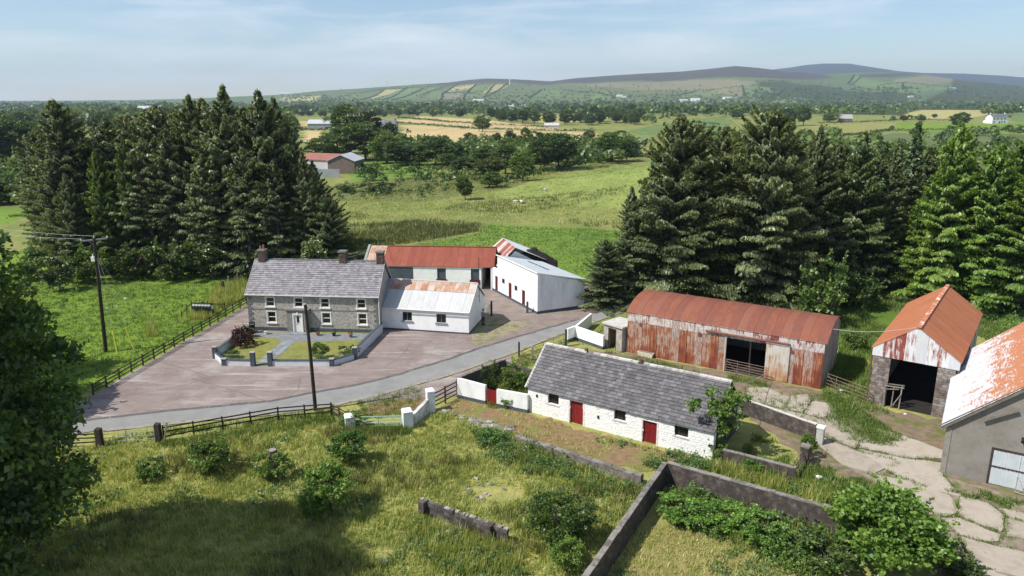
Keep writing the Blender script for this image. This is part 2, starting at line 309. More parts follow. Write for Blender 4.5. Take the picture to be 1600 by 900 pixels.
FRESH = leafmat('fresh_needles', [(0, (.065, .11, .02)), (.4, (.15, .245, .04)), (.75, (.25, .37, .065)), (1, (.34, .45, .10))], .38)
DEADTWIG = leafmat('dead_twigs', [(0, (.035, .026, .02)), (1, (.10, .08, .065))], .1)
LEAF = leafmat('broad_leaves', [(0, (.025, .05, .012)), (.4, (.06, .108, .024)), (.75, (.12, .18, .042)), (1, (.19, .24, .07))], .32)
HAWLEAF = leafmat('bright_leaves', [(0, (.045, .095, .018)), (.45, (.115, .20, .035)), (.8, (.19, .29, .055)), (1, (.28, .36, .09))], .34)
FLOWER = leafmat('cream_flowers', [(0, (.50, .50, .40)), (1, (.75, .75, .62))], .2)
PURPLE = leafmat('purple_leaves', [(0, (.025, .008, .010)), (.6, (.075, .02, .024)), (1, (.15, .045, .04))], .25)
GRASSB = leafmat('grass_blades', [(0, (.14, .19, .032)), (.35, (.26, .325, .06)), (.65, (.40, .43, .11)), (1, (.60, .53, .27))], .38, 0)
GRASSG = leafmat('green_grass_blades', [(0, (.065, .115, .016)), (.5, (.13, .205, .034)), (1, (.21, .28, .06))], .34, 0)
RUSH = leafmat('rush_blades', [(0, (.085, .105, .028)), (.5, (.155, .18, .05)), (1, (.28, .255, .11))], .28, 0)
NETTLE = leafmat('nettle_leaves', [(0, (.03, .07, .018)), (.5, (.075, .145, .036)), (1, (.15, .23, .06))], .3, 0)
# ------------------------------------------------------------------ the land
m, nt, b = newmat('land')
a = N(nt, 'ShaderNodeAttribute'); a.attribute_name = 'landcol'; v = N(nt, 'ShaderNodeNewGeometry').outputs['Position']
f = mth(nt, 'MULTIPLY', noise(nt, v, .9, 8, .78), .75); f = mth(nt, 'ADD', f, mth(nt, 'MULTIPLY', noise(nt, v, .11, 7, .7, (1, .5, 1)), .65)); f = mth(nt, 'ADD', f, mth(nt, 'MULTIPLY', noise(nt, v, .012, 6, .68, (1, .6, 1)), .4))
c = mixc(nt, 1., a.outputs['Color'], ramp(nt, f, [(.66, (.46, .54, .42)), (.84, (.86, .89, .82)), (1.0, (1.12, 1.08, 1.0))]), 'MULTIPLY')
c = mixc(nt, ramp(nt, noise(nt, v, .32, 7, .72, (1, .7, 1)), [(.5, (0, 0, 0)), (.68, (.5, .5, .5))]), c, mixc(nt, 1., c, (1.55, 1.25, 1.3), 'MULTIPLY'))
nt.links.new(c, b.inputs['Base Color']); b.inputs['Roughness'].default_value = .95; b.inputs['Specular IOR Level'].default_value = .1
bp = N(nt, 'ShaderNodeBump'); bp.inputs['Strength'].default_value = .8; bp.inputs['Distance'].default_value = .25
nt.links.new(noise(nt, v, 2.2, 5, .7), bp.inputs['Height']); nt.links.new(bp.outputs[0], b.inputs['Normal']); LAND = m
C_BRIGHT = (.145, .235, .042); C_PAD = (.15, .235, .035); C_ROUGH = (.23, .235, .085); C_RUSHY = (.145, .16, .058); C_MEAD = (.30, .30, .105); C_KNOLL = (.235, .285, .085)
C_GOLD = (.47, .365, .20); C_PALE = (.36, .33, .145); C_WOODF = (.05, .065, .022); C_HEATH = (.072, .068, .062); C_HPAST = (.12, .15, .064); C_HGREEN = (.135, .19, .07); C_HBUFF = (.205, .19, .115)
ZONES = [
 (C_WOODF, [(0, 182), (440, 168), (760, 172), (1000, 178), (1600, 176), (1900, 180), (1900, 166), (0, 162), (-300, 162), (-300, 184)]),
 # mid valley
 (C_RUSHY, [(-300, 330), (60, 300), (300, 300), (480, 300), (480, 230), (0, 215), (-300, 230)]),
 (C_BRIGHT, [(-300, 362), (0, 352), (50, 338), (52, 328), (0, 326), (-300, 330)]),
 (C_PAD, [(-300, 262), (0, 262), (62, 256), (60, 248), (0, 250), (-300, 252)]),
 (C_BRIGHT, [(560, 282), (660, 277), (700, 262), (660, 252), (560, 252), (545, 268)]),
 (C_RUSHY, [(480, 300), (560, 284), (700, 270), (800, 272), (860, 288), (760, 300), (640, 318), (520, 312)]),
 (C_RUSHY, [(520, 385), (560, 392), (640, 380), (745, 362), (745, 348), (680, 343), (560, 352), (500, 345)]),
 (C_BRIGHT, [(560, 400), (640, 385), (745, 366), (760, 350), (900, 356), (1000, 362), (1000, 470), (700, 460), (560, 440)]),
 (C_GOLD, [(470, 222), (505, 220), (507, 204), (470, 204)]), (C_GOLD, [(462, 197), (495, 197), (497, 189), (462, 190)]),
 (C_GOLD, [(612, 222), (700, 224), (760, 224), (900, 222), (938, 216), (930, 206), (860, 205), (740, 202), (655, 195), (632, 196), (628, 208)]),
 (C_GOLD, [(594, 189), (640, 186), (700, 190), (820, 196), (905, 202), (858, 203), (740, 199), (655, 192)]),
 (C_GOLD, [(622, 184), (660, 181), (745, 187), (830, 196), (760, 193), (690, 188)]),
 (C_BRIGHT, [(897, 232), (912, 230), (912, 222), (896, 224)]), (C_PAD, [(700, 240), (730, 244), (726, 232), (704, 230)]),
 (C_HGREEN, [(765, 172), (800, 178), (832, 176), (820, 168), (775, 168)]), (C_PALE, [(790, 184), (850, 192), (930, 190), (960, 182), (870, 180), (800, 180)]),
 (C_HGREEN, [(975, 206), (1000, 212), (1050, 210), (1120, 204), (1150, 190), (1130, 182), (1060, 188), (1000, 200)]),
 (C_HGREEN, [(965, 186), (1010, 184), (1000, 178), (970, 180)]),
 (C_ROUGH, [(1225, 214), (1300, 212), (1390, 202), (1400, 192), (1330, 190), (1230, 196)]),
 (C_PALE, [(1390, 184), (1470, 186), (1560, 176), (1590, 174), (1480, 171), (1420, 176)]),
 (C_HGREEN, [(1580, 190), (1700, 196), (1700, 172), (1582, 178)]),
 (C_PAD, [(1395, 204), (1600, 208), (1700, 210), (1700, 192), (1540, 194), (1400, 192)]),
 (C_HPAST, [(1300, 262), (1700, 262), (1700, 210), (1395, 208), (1300, 218)]),
 (C_HGREEN, [(1430, 214), (1520, 212), (1500, 204), (1435, 206)]),
 (C_KNOLL, [(765, 304), (840, 281), (900, 269), (990, 256), (1060, 262), (1060, 320), (960, 326), (860, 318), (800, 316)]),
 # hill slopes
 (C_HPAST, [(300, 166), (520, 166), (720, 163), (900, 163), (1100, 163), (1250, 158), (1250, 120), (1000, 120), (900, 127), (800, 128), (640, 138), (440, 150)]),
 (C_HBUFF, [(980, 140), (1160, 138), (1185, 128), (1100, 124), (1000, 128), (900, 132)]),
 (C_HEATH, [(640, 133), (735, 125), (760, 123), (860, 127), (960, 117), (1050, 112), (1110, 107), (1145, 102), (1230, 111), (1300, 121), (1180, 121), (1000, 126), (900, 129), (800, 129), (700, 134)]),
 (C_HEATH, [(1340, 117), (1400, 114), (1440, 117), (1395, 121), (1350, 121)]),
 (C_HBUFF, [(1400, 124), (1440, 119), (1480, 120), (1488, 128), (1440, 134), (1395, 130)]),
 (C_WOODF, [(1190, 160), (1240, 152), (1420, 158), (1425, 146), (1340, 144), (1290, 134), (1225, 127), (1185, 129)]),
 (C_WOODF, [(1440, 158), (1600, 160), (1900, 164), (1900, 148), (1600, 136), (1500, 124), (1488, 130), (1480, 142)]),
 (C_HGREEN, [(1335, 118), (1330, 133), (1370, 138), (1420, 146), (1480, 140), (1486, 132), (1400, 131)]),
 (C_HGREEN, [(1056, 151), (1120, 148), (1126, 144), (1090, 142)]), (C_HBUFF, [(1100, 141), (1124, 146), (1163, 152), (1158, 136), (1104, 138)]), (C_HGREEN, [(1162, 144), (1222, 144), (1200, 136), (1160, 134)]),
 (C_HGREEN, [(1060, 163), (1150, 161), (1150, 157), (1080, 159)]), (C_HGREEN, [(1200, 162), (1262, 160), (1258, 156), (1204, 158)]),
 (C_HGREEN, [(826, 154), (866, 155), (878, 146), (880, 141), (846, 141)]), (C_HGREEN, [(885, 160), (950, 156), (955, 147), (930, 145), (928, 152)]),
 (C_HGREEN, [(575, 157), (600, 157), (660, 138), (636, 138)]), (C_PALE, [(568, 157), (590, 152), (628, 139), (602, 140)]), (C_HGREEN, [(520, 156), (556, 154), (560, 148), (540, 147)]), (C_HGREEN, [(610, 157), (660, 148), (690, 137), (664, 138)]),
 (C_HGREEN, [(670, 154), (690, 153), (694, 142), (672, 143)]), (C_PALE, [(694, 144), (738, 140), (742, 132), (715, 133)]), (C_HBUFF, [(690, 156), (724, 155), (728, 145), (694, 146)]), (C_HGREEN, [(728, 154), (768, 148), (772, 133), (744, 133)]), (C_PALE, [(752, 147), (780, 141), (794, 134), (770, 132)]),
 (C_HGREEN, [(500, 164), (540, 164), (548, 159), (505, 160)]), (C_PALE, [(440, 160), (500, 158), (498, 150), (440, 152)]),
]
def build_land():
    u = np.concatenate([np.linspace(-1500, -80, 60), np.arange(-60, 1662, 5.), np.linspace(1680, 3100, 60)]); t = (u-800)/F_PX
    Y = [4.]
    while Y[-1] < 11500: Y.append(Y[-1]+max(.5, Y[-1]*.0122) if Y[-1] < 2400 else Y[-1]*1.013)
    Y = np.array(Y); X, YY = np.meshgrid(t, Y); X = X*(YY+10)*.9686/1; Z = zt(X, YY)
    rng = np.random.default_rng(3)
    nz = np.zeros_like(X)
    for k, (sx, sy, p) in enumerate([(1/9., 1/13., 0), (1/4.1, -1/5., 1), (1/23., 1/17., 2), (-1/61., 1/83., .5)]): nz += np.sin(X*sx*2+YY*sy*2+p)*np.cos(X*sy*1.3-YY*sx*1.7+p*2)
    col = np.empty(X.shape+(3,)); k = np.clip(.5+nz*.25, 0, 1)[..., None]
    col[:] = np.array(C_ROUGH)*k+np.array((.18, .215, .065))*(1-k)
    near = YY < 75
    col[near] = np.array(C_MEAD)
    fz = YY > 2000; k2 = np.clip(.5+nz*.3, 0, 1)
    col[fz] = (np.array(C_HPAST)*k2[fz][:, None]+np.array((.075, .125, .045))*(1-k2[fz][:, None]))
    col[YY > 5800] = (.045, .055, .065)
    jx = X+nz*np.minimum(.6+YY*.008, 12)*.35+rng.normal(0, .12, X.shape)*np.minimum(YY/40, 3); jy = YY+nz*np.minimum(.6+YY*.01, 25)*.35
    for c, px in ZONES:
        P = AP(*px); P = np.array(P); sel = (YY > P[:, 1].min()-30) & (YY < P[:, 1].max()+30); q = np.zeros(X.shape, bool)
        q[sel] = inpoly(P, jx[sel], jy[sel]); col[q] = c
    pad = np.array(GP((-200, 640), (150, 614), (388, 470), (470, 420), (460, 395), (-200, 395))); q = inpoly(pad, jx, jy); col[q] = C_PAD
    grn = np.array(GP((1290, 600), (1345, 640), (1360, 560), (1480, 470), (1700, 540), (1700, 400), (1250, 380), (1270, 470))); q = inpoly(grn, jx, jy); col[q] = (.10, .165, .03)
    ncol = len(t); nrow = len(Y); idx = np.arange(nrow*ncol).reshape(nrow, ncol)
    Q = np.stack([idx[:-1, :-1], idx[:-1, 1:], idx[1:, 1:], idx[1:, :-1]], -1).reshape(-1, 4)
    V = np.stack([X, YY, Z], -1).reshape(-1, 3)
    tag(link('ground', npmesh('ground', V, Q, LAND, col=col.reshape(-1, 3), smooth=True)), 'rolling green farmland running out to the hills', kind='structure')
build_land()
def sheet(name, P, z, mat, label=None, parent=None):
    P = [tuple(p[:2]) for p in P]
    a = sum(P[i][0]*P[(i+1) % len(P)][1]-P[(i+1) % len(P)][0]*P[i][1] for i in range(len(P)))
    if a < 0: P = P[::-1]
    q = delaunay_2d_cdt([Vector(p) for p in P], [], [list(range(len(P)))], 1, 1e-5); me = bpy.data.meshes.new(name); me.from_pydata([(p.x, p.y, z) for p in q[0]], [], [tuple(f) for f in q[2]]); me.update(); me.materials.append(mat)
    return tag(link(name, me, parent), label, kind=None if parent else 'structure')
def rough_edge(P, amp=.25, step=.7, rng=RNG):
    out = []
    for i in range(len(P)):
        a = np.array(P[i]); b = np.array(P[(i+1) % len(P)]); d = b-a; l = np.linalg.norm(d); n = max(1, int(l/step)); nn = np.array([-d[1], d[0]])/max(l, 1e-6)
        for k in range(n):
            q = a+d*k/n
            if k: q = q+nn*rng.normal(0, amp)
            out.append(tuple(q))
    return out
ROAD_N = [(-400, 700), (60, 670), (150, 655), (300, 639), (420, 628), (500, 612), (560, 601), (600, 592), (650, 577), (700, 562), (745, 546), (800, 529), (860, 512), (905, 499), (960, 480), (1010, 465)]
ROAD_S = [(1020, 472), (975, 486), (925, 504), (880, 521), (800, 552), (720, 580), (640, 604), (600, 615), (520, 634), (430, 647), (300, 659), (150, 674), (60, 688), (-400, 722)]
ROADP = GP(*ROAD_N)+GP(*ROAD_S)
sheet('road', ROADP, .05, ASPHALT, 'narrow grey tarmac lane curving past the farmhouse')
YARD1 = GP((20, 668), (100, 640), (152, 613), (386, 478), (430, 470), (600, 480), (740, 490), (746, 527), (752, 541), (800, 531))+GP(*ROAD_N[1:10])[::-1]
def strip(name, px, w, z, mat, label):
    P = [np.array(G(*p)) for p in px]; L_, R_ = [], []
    for i, p in enumerate(P):
        d = P[min(i+1, len(P)-1)]-P[max(i-1, 0)]; n = np.array([-d[1], d[0]])/np.linalg.norm(d); j = RNG.normal(0, .05); L_.append(tuple(p+n*(w/2+j))); R_.append(tuple(p-n*(w/2-j)))
    return sheet(name, L_+R_[::-1], z, mat, label)
fine = lambda tab, m: [(a[0]+(b[0]-a[0])*k/m, a[1]+(b[1]-a[1])*k/m) for a, b in zip(tab[:-1], tab[1:]) for k in range(m)]+[tab[-1]]
strip('road_edge', fine(ROAD_N[1:14], 4), .42, .056, surf('broken_tar_edge', [(.3, (.075, .072, .07)), (.7, (.135, .13, .125))], 2.5, .95, big=((.24, .21, .195), .55, .66, 1.2)), 'dark broken tar edge between lane and pink yard')
strip('road_verge', fine(ROAD_S[1:12], 4), .5, .057, surf('gritty_road_edge', [(.3, (.22, .20, .17)), (.7, (.32, .295, .255))], 2.5, .95, big=((.15, .17, .05), .55, .62, 1.)), 'pale gritty edge of the lane')
for k, (p0, p1) in enumerate((((300, 592), (420, 628)), ((230, 560), (330, 590)), ((620, 545), (700, 560)), ((600, 575), (640, 540)), ((180, 620), (300, 600)), ((470, 590), (452, 622)), ((640, 552), (735, 532)))):
    strip('yard_crack', fine([p0, ((p0[0]+p1[0])/2+6, (p0[1]+p1[1])/2+1), p1], 6), .07, .036, surf('crack_fill', [(.3, (.11, .09, .08)), (.7, (.17, .145, .13))], 3, .95) if k == 0 else MATS['crack_fill'], 'dark crack in the pink concrete yard')
sheet('concrete_yard', rough_edge(YARD1, .03, 1.5), .03, PINKCON, 'pink worn concrete yard around the farmhouse')
YARD2 = GP((741, 540), (736, 520), (740, 470), (735, 440), (775, 436), (850, 440), (985, 445), (985, 470))+GP(*ROAD_N[10:15])[::-1]
sheet('farmyard', rough_edge(YARD2, .06, 1.2), .034, BROWNCON, 'brown concrete farmyard between the white annexe and white shed')
GRAV = GP((738, 532), (737, 524), (757, 490), (790, 500), (835, 505), (800, 521), (765, 533), (745, 541))
sheet('gravel_patch', rough_edge(GRAV, .12, .5), .042, surf('weedy_gravel', [(.3, (.14, .11, .07)), (.5, (.27, .23, .16)), (.75, (.36, .31, .22))], 5, .95, big=((.13, .15, .03), .48, .62, .8), bump=.5), 'weedy gravel beside the annexe gable')
LAYBY = GP((545, 622), (565, 612), (640, 606), (700, 590), (780, 561), (800, 556), (800, 566), (788, 592), (716, 620), (690, 622), (660, 622), (612, 626), (570, 632))
sheet('layby', rough_edge(LAYBY, .12, .6), .026, PINKCON, 'cracked concrete lay-by beside the lane')
RUBB = GP((560, 632), (600, 624), (640, 618), (672, 612), (668, 640), (640, 648), (570, 652))
sheet('dirt_patch', rough_edge(RUBB, .3, .5), .016, BROWNGRASS, 'brown stony patch before the white gate piers')
STRIP = GP((690, 640), (720, 622), (770, 636), (830, 648), (910, 672), (1015, 698), (1100, 718), (1110, 735), (1010, 738), (880, 705), (800, 676), (740, 662))
sheet('cottage_path', rough_edge(STRIP, .25, .5), .018, BROWNGRASS, 'strip of brown dead grass before the white cottage')
ENC = GP((985, 830), (1080, 810), (1240, 850), (1250, 950), (930, 950))
sheet('dry_grass_patch', rough_edge(ENC, .3, .5), .014, surf('straw_grass', [(.3, (.17, .15, .05)), (.55, (.25, .21, .08)), (.8, (.33, .27, .12))], 2.5, .95, big=((.13, .15, .03), .5, .64, .6), bump=.6, bumpscale=10), 'straw coloured grass inside the dark walls')
YARD3 = GP((905, 545), (985, 552), (1285, 612), (1340, 632), (1500, 660), (1640, 730), (1900, 800), (1900, 1100), (1500, 1100), (1440, 800), (1290, 735), (1170, 655), (1165, 630), (1140, 600), (870, 540))
sheet('barn_yard', rough_edge(YARD3, .25, .7), .012, DIRT, 'weedy dirt of the yard between the barns')
def patch_grass(): pass
# broken concrete slabs: each one a piece of the lane
LANE = tag(link('concrete_lane', MB().poly(*[(x, y, .02) for x, y in GP((1168, 618), (1200, 606), (1300, 632), (1340, 660), (1440, 700), (1480, 745), (1660, 800), (1660, 1000), (1540, 1000), (1500, 860), (1440, 790), (1330, 735), (1290, 690), (1170, 650))]).mesh('concrete_lane', surf('lane_dirt', [(.3, (.15, .115, .08)), (.55, (.24, .20, .15)), (.75, (.31, .27, .215))], 1.6, .95, big=((.11, .13, .03), .52, .62, .9), bump=.4, bumpscale=9))), 'broken pale concrete lane between the barns', kind='structure')
SLABS = [[(1168, 608), (1196, 607), (1231, 622), (1222, 640), (1184, 630), (1169, 622)], [(1237, 621), (1262, 618), (1268, 626), (1254, 645), (1226, 640)], [(1271, 628), (1296, 632), (1307, 644), (1282, 653), (1257, 646)],
 [(1166, 627), (1184, 633), (1260, 650), (1290, 660), (1272, 668), (1230, 657), (1168, 642)], [(1296, 655), (1345, 664), (1352, 676), (1334, 700), (1294, 680), (1276, 669)], [(1357, 668), (1415, 684), (1470, 705), (1474, 716), (1420, 716), (1345, 700)],
 [(1290, 686), (1332, 704), (1400, 722), (1360, 740), (1318, 726), (1284, 700)], [(1345, 705), (1420, 720), (1470, 726), (1470, 745), (1500, 775), (1455, 765), (1405, 745)],
 [(1368, 744), (1420, 754), (1480, 776), (1495, 800), (1470, 806), (1435, 785), (1385, 758)], [(1503, 780), (1545, 790), (1566, 808), (1562, 830), (1500, 806)], [(1476, 812), (1500, 812), (1560, 836), (1556, 846), (1530, 844), (1500, 836)],
 [(1572, 812), (1620, 822), (1640, 850), (1575, 838)], [(1506, 842), (1556, 856), (1630, 872), (1640, 910), (1540, 890), (1518, 866)], [(1526, 880), (1560, 900), (1640, 925), (1640, 980), (1560, 980)],
 [(1300, 644), (1345, 655), (1338, 662), (1294, 652)], [(1560, 795), (1610, 806), (1640, 826), (1580, 812)]]
for i, px in enumerate(SLABS):
    P0 = np.array(GP(*px)); P0 = P0.mean(0)+(P0-P0.mean(0))*1.08; P = rough_edge([tuple(q) for q in P0], .05, .45); a = sum(P[k][0]*P[(k+1) % len(P)][1]-P[(k+1) % len(P)][0]*P[k][1] for k in range(len(P)))
    if a < 0: P = P[::-1]
    h = .075+.006*(i % 5); mb = MB(); mb.poly(*[(x, y, h) for x, y in P])
    for k in range(len(P)): p, q = P[k], P[(k+1) % len(P)]; mb.poly((*p, .015), (*q, .015), (*q, h), (*p, h))
    mb.build('concrete_slab', SLAB, LANE)
# ------------------------------------------------------------------ building kit
def wall_mb(x0, x1, z0, z1, y0, th, ops=(), mb=None, M=None):
    """a wall standing along x with rectangular openings (x0,x1,z0,z1), front face at y0, back at y0+th"""
    mb = mb or MB(); xs = sorted({x0, x1, *[o[0] for o in ops], *[o[1] for o in ops]}); zs = sorted({z0, z1, *[o[2] for o in ops], *[o[3] for o in ops]})
    xs = [x for x in xs if x0 <= x <= x1]; zs = [z for z in zs if z0 <= z <= z1]
    def solid(i, k):
        if not (0 <= i < len(xs)-1 and 0 <= k < len(zs)-1): return False
        cx, cz = (xs[i]+xs[i+1])/2, (zs[k]+zs[k+1])/2
        return not any(o[0] < cx < o[1] and o[2] < cz < o[3] for o in ops)
    y1 = y0+th; T = (lambda p: p) if M is None else M
    def P(*p): mb.poly(*[T(q) for q in p])
    for i in range(len(xs)-1):
        for k in range(len(zs)-1):
            if not solid(i, k): continue
            a, b, c, d = xs[i], xs[i+1], zs[k], zs[k+1]
            P((a, y0, c), (b, y0, c), (b, y0, d), (a, y0, d)); P((b, y1, c), (a, y1, c), (a, y1, d), (b, y1, d))
            if not solid(i-1, k): P((a, y1, c), (a, y0, c), (a, y0, d), (a, y1, d))
            if not solid(i+1, k): P((b, y0, c), (b, y1, c), (b, y1, d), (b, y0, d))
            if not solid(i, k-1): P((a, y1, c), (b, y1, c), (b, y0, c), (a, y0, c))
            if not solid(i, k+1): P((a, y0, d), (b, y0, d), (b, y1, d), (a, y1, d))
    return mb
def prism_wall(x0, x1, prof):
    """solid slab between planes x0,x1 with outline prof [(y,z)...] counter-clockwise seen from +x"""
    mb = MB(); mb.poly(*[(x1, y, z) for y, z in prof]); mb.poly(*[(x0, y, z) for y, z in prof[::-1]])
    for i in range(len(prof)): (a, b), (c, d) = prof[i], prof[(i+1) % len(prof)]; mb.poly((x0, a, b), (x0, c, d), (x1, c, d), (x1, a, b))
    return mb
def csheets(parent, name, mat, n, w, fn, nseg=1, pitch=.16, amp=.022, t0=0., t1=1., x0=0., kind=None, pts=None, skip=(), jit=.0):
    """n corrugated sheets side by side; fn(x, t) gives the point and the outward normal"""
    out = []
    for i in range(n):
        if i in skip: continue
        m = max(4, int(round(w/pitch*2))); V = []; Q = []; lift = .012*(i % 2)+random.uniform(0, jit); a, b = (t0, t1) if pts is None else pts(x0+i*w, x0+(i+1)*w)
        for j in range(m+1):
            x = x0+i*w+w*1.02*j/m; wv = amp*(1 if j % 2 else -1)
            ta, tb = (a, b) if pts is None else pts(x, x)
            for k in range(nseg+1):
                p, nn = fn(x, ta+(tb-ta)*k/nseg); V.append(Vector(p)+Vector(nn)*(wv+lift))
        for j in range(m):
            for k in range(nseg): q = j*(nseg+1)+k; Q.append((q, q+nseg+1, q+nseg+2, q+1))
        c = sum((Vector(q) for q in V), Vector())/len(V)
        out.append(link(name, npmesh(name, [q-c for q in V], Q, mat), parent, Matrix.Translation(c)))
    return out
def slope(x_dir, base, up):
    """plane roof: base point + x*x_dir + t*up"""
    xd, bp, u = Vector(x_dir), Vector(base), Vector(up); nn = xd.cross(u).normalized()
    return lambda x, t: (bp+xd*x+u*t, nn)
def slates(parent, mat, x0, x1, base, up, w, rows, n_parts, seed, gaps=(), near_first=True, swap=.02):
    """courses of slates on a slope: the n_parts biggest in view singly, the rest joined"""
    rng = random.Random(seed); up = Vector(up); Ls = up.length; ud = up/Ls; xd = Vector((1, 0, 0)); nn = xd.cross(ud).normalized(); e = Ls/rows; b0 = Vector(base)
    th = .032
    def geo(mb, ww):
        mb.poly((0, 0, th*2), (ww, 0, th*2), (ww, e*1.12, .004), (0, e*1.12, .004)); mb.poly((0, 0, 0), (ww, 0, 0), (ww, 0, th*2), (0, 0, th*2)); mb.poly((0, 0, 0), (0, 0, th*2), (0, e*1.12, .004)); mb.poly((ww, 0, th*2), (ww, 0, 0), (ww, e*1.12, .004))
    ms = []
    for k in range(5):
        mb = MB(); geo(mb, w*.968); ms.append(mb.mesh('slate', mat))
    stuff = MB(); tints = []; cnt = 0
    for r in range(rows):
        x = x0-(w/2 if r % 2 else 0)
        while x < x1-.02:
            a, b = max(x, x0), min(x+w, x1); x += w
            if b-a < .06: continue
            if any(g[0] < (a+b)/2 < g[1] and g[2] <= r <= g[3] for g in gaps): continue
            o = b0+xd*a+ud*(r*e)+nn*(.012+rng.uniform(0, .01)); tilt = rng.gauss(0, swap)
            ux = (xd+ud*tilt).normalized(); uy = nn.cross(ux)
            if cnt < n_parts and b-a > w*.95:
                link('slate', ms[cnt % 5], parent, basis(o, ux, uy, nn)); cnt += 1
            else:
                l0 = len(stuff.v); q = MB(); geo(q, (b-a)*.968); M = basis(o, ux, uy, nn)
                stuff.v += [tuple(M @ Vector(p)) for p in q.v]; stuff.f += [tuple(l0+i for i in f) for f in q.f]; tints += [rng.random()]*len(q.f)
    me = stuff.mesh('slate_courses', mat); a_ = me.attributes.new('tint', 'FLOAT', 'FACE'); a_.data.foreach_set('value', tints)
    tag(link('slate_courses', me, parent), kind='stuff')
def sash(parent, x, z, w, h, y=0., mat=UPVC, cols=1, rows=2, sill=True, sur=0.0, fw=.07, lab=None, dep=.09):
    """window in an opening: frame with bars, dark panes behind, sill below"""
    f = MB(); y0, y1 = y+dep-.05, y+dep+.02
    f.box(x, x+fw, y0, y1, z, z+h); f.box(x+w-fw, x+w, y0, y1, z, z+h); f.box(x+fw, x+w-fw, y0, y1, z, z+fw); f.box(x+fw, x+w-fw, y0, y1, z+h-fw, z+h)
    for r in range(1, rows): zz = z+h*r/rows; f.box(x+fw, x+w-fw, y0+.01, y1, zz-.03, zz+.03)
    for c in range(1, cols): xx = x+w*c/cols; f.box(xx-.018, xx+.018, y0+.015, y1-.003, z+fw, z+h-fw)
    if sur:
        s = sur; f.box(x-s, x, y-.03, y+.05, z, z+h+s); f.box(x+w, x+w+s, y-.03, y+.05, z, z+h+s); f.box(x, x+w, y-.03, y+.05, z+h, z+h+s)
    o = f.build('window', mat, parent)
    if lab: o['label'] = lab
    for r in range(rows):
        MB().box(x+fw, x+w-fw, y1, y1+.012, z+h*r/rows+(.03 if r else fw), z+h*(r+1)/rows-(.03 if r < rows-1 else fw)).build('pane', GLASS, o)
    if sill: MB().box(x-.14, x+w+.14, y-.10, y+.06, z-.13, z-.003).build('sill', mat, o)
    MB().poly((x, y+.25, z), (x+w, y+.25, z), (x+w, y+.25, z+h), (x, y+.25, z+h)).build('unlit_backing', DARK, o)  # near-black backing sheet, painted as the unlit room behind the panes
    return o
def plank_door(parent, x, z, w, h, y, mat, n, name='door', frame=None):
    d = MB().box(x, x+w, y+.05, y+.08, z, z+h).build(name, mat, parent); pw = w/n
    for i in range(n): MB().box(x+i*pw+.008, x+(i+1)*pw-.008, y+.015, y+.048, z+.01, z+h-.01-(.02 if i % 2 else 0)).build('plank', mat, d)
    return d
def frame(px_or_xy, ang): return (*px_or_xy[:2], 0), rad(ang)
# ================================================================== farmhouse
H = thing('farmhouse', 'two storey pebble dashed farmhouse with grey slate roof and three chimneys', 'house', (-28.09, 75.25, 0), rad(-4.6))
HL, HD, HE, HR, HY = 14.1, 6.2, 4.05, 7.15, 3.1
WX = [2.05, 5.15, 8.0, 11.9]
ops = []
for i, x in enumerate(WX):
    ops.append((x-.05, x+.85, 2.72, 3.72))
    if i != 1: ops.append((x, x+.92, .95, 2.15))
w = wall_mb(0, HL, 0, HE, 0, .35, ops); wall_mb(0, HL, 0, HE, HD-.35, .35, (), w)
wl = w.build('wall', DASH, H)
for x0, x1 in ((0.003, .35), (HL-.35, HL-.003)): prism_wall(x0, x1, [(.35, 0), (HD-.35, 0), (HD-.35, HE), (HY, HR-.35), (.35, HE)]).build('gable_wall', DASH if x0 < 1 else surf('gable_render', [(.3, (.30, .28, .26)), (.7, (.40, .38, .35))], 1.2, .9, big=((.20, .19, .17), .55, .75, .8)), H)
MB().box(-.03, HL+.03, -.04, -.002, 0, .42).build('plinth', PLINTH, H)
MB().box(.0, HL, -.025, -.003, 2.36, 2.46).build('string_course', QUOIN, H)
for i, x in enumerate(WX):
    sash(H, x-.05, 2.72, .9, 1.0, 0, sur=.09)
    if i != 1: sash(H, x, .95, .92, 1.2, 0, sur=.09)
for side in (0, 1):
    for k in range(13):
        l = .52 if k % 2 else .30; z = .43+k*.278; x0 = -.035 if side == 0 else HL+.035-l
        MB().box(x0, x0+l, -.045, .3, z+.012, z+.266).build('quoin', QUOIN, H)
# doorway with its cement surround
d = wall_mb(4.35, 6.65, 0, 2.5, -.55, .20, [(5.02, 6.08, 0.1, 2.12)]); d.box(4.35, 4.55, -.35, -.005, 0, 2.5); d.box(6.45, 6.65, -.35, -.005, 0, 2.5)
po = d.build('porch', surf('porch_render', [(.3, (.19, .175, .155)), (.7, (.30, .28, .255))], 4, .95, bump=.5), H)
MB().box(4.22, 6.78, -.68, -.003, 2.5, 2.62).build('porch_roof', QUOIN, H)
dr = MB().box(5.12, 5.98, -.5, -.44, .12, 2.0).build('door', UPVC, H)
MB().box(5.42, 5.68, -.515, -.502, 1.15, 1.85).build('pane', GLASS, dr); MB().box(5.35, 5.6, -.515, -.502, .98, 1.03).build('letterbox', BLACKP, dr)
MB().box(5.0, 5.115, -.60, -.42, 0.1, 2.15).box(5.985, 6.1, -.60, -.42, .1, 2.15).box(5.115, 5.985, -.60, -.42, 2.005, 2.15).box(5.45, 5.65, -.63, -.601, 2.0, 2.28).build('door_frame', UPVC, dr)
MB().box(4.6, 6.5, -1.25, -.56, 0.0, .12).build('doorstep', PAVE, H)
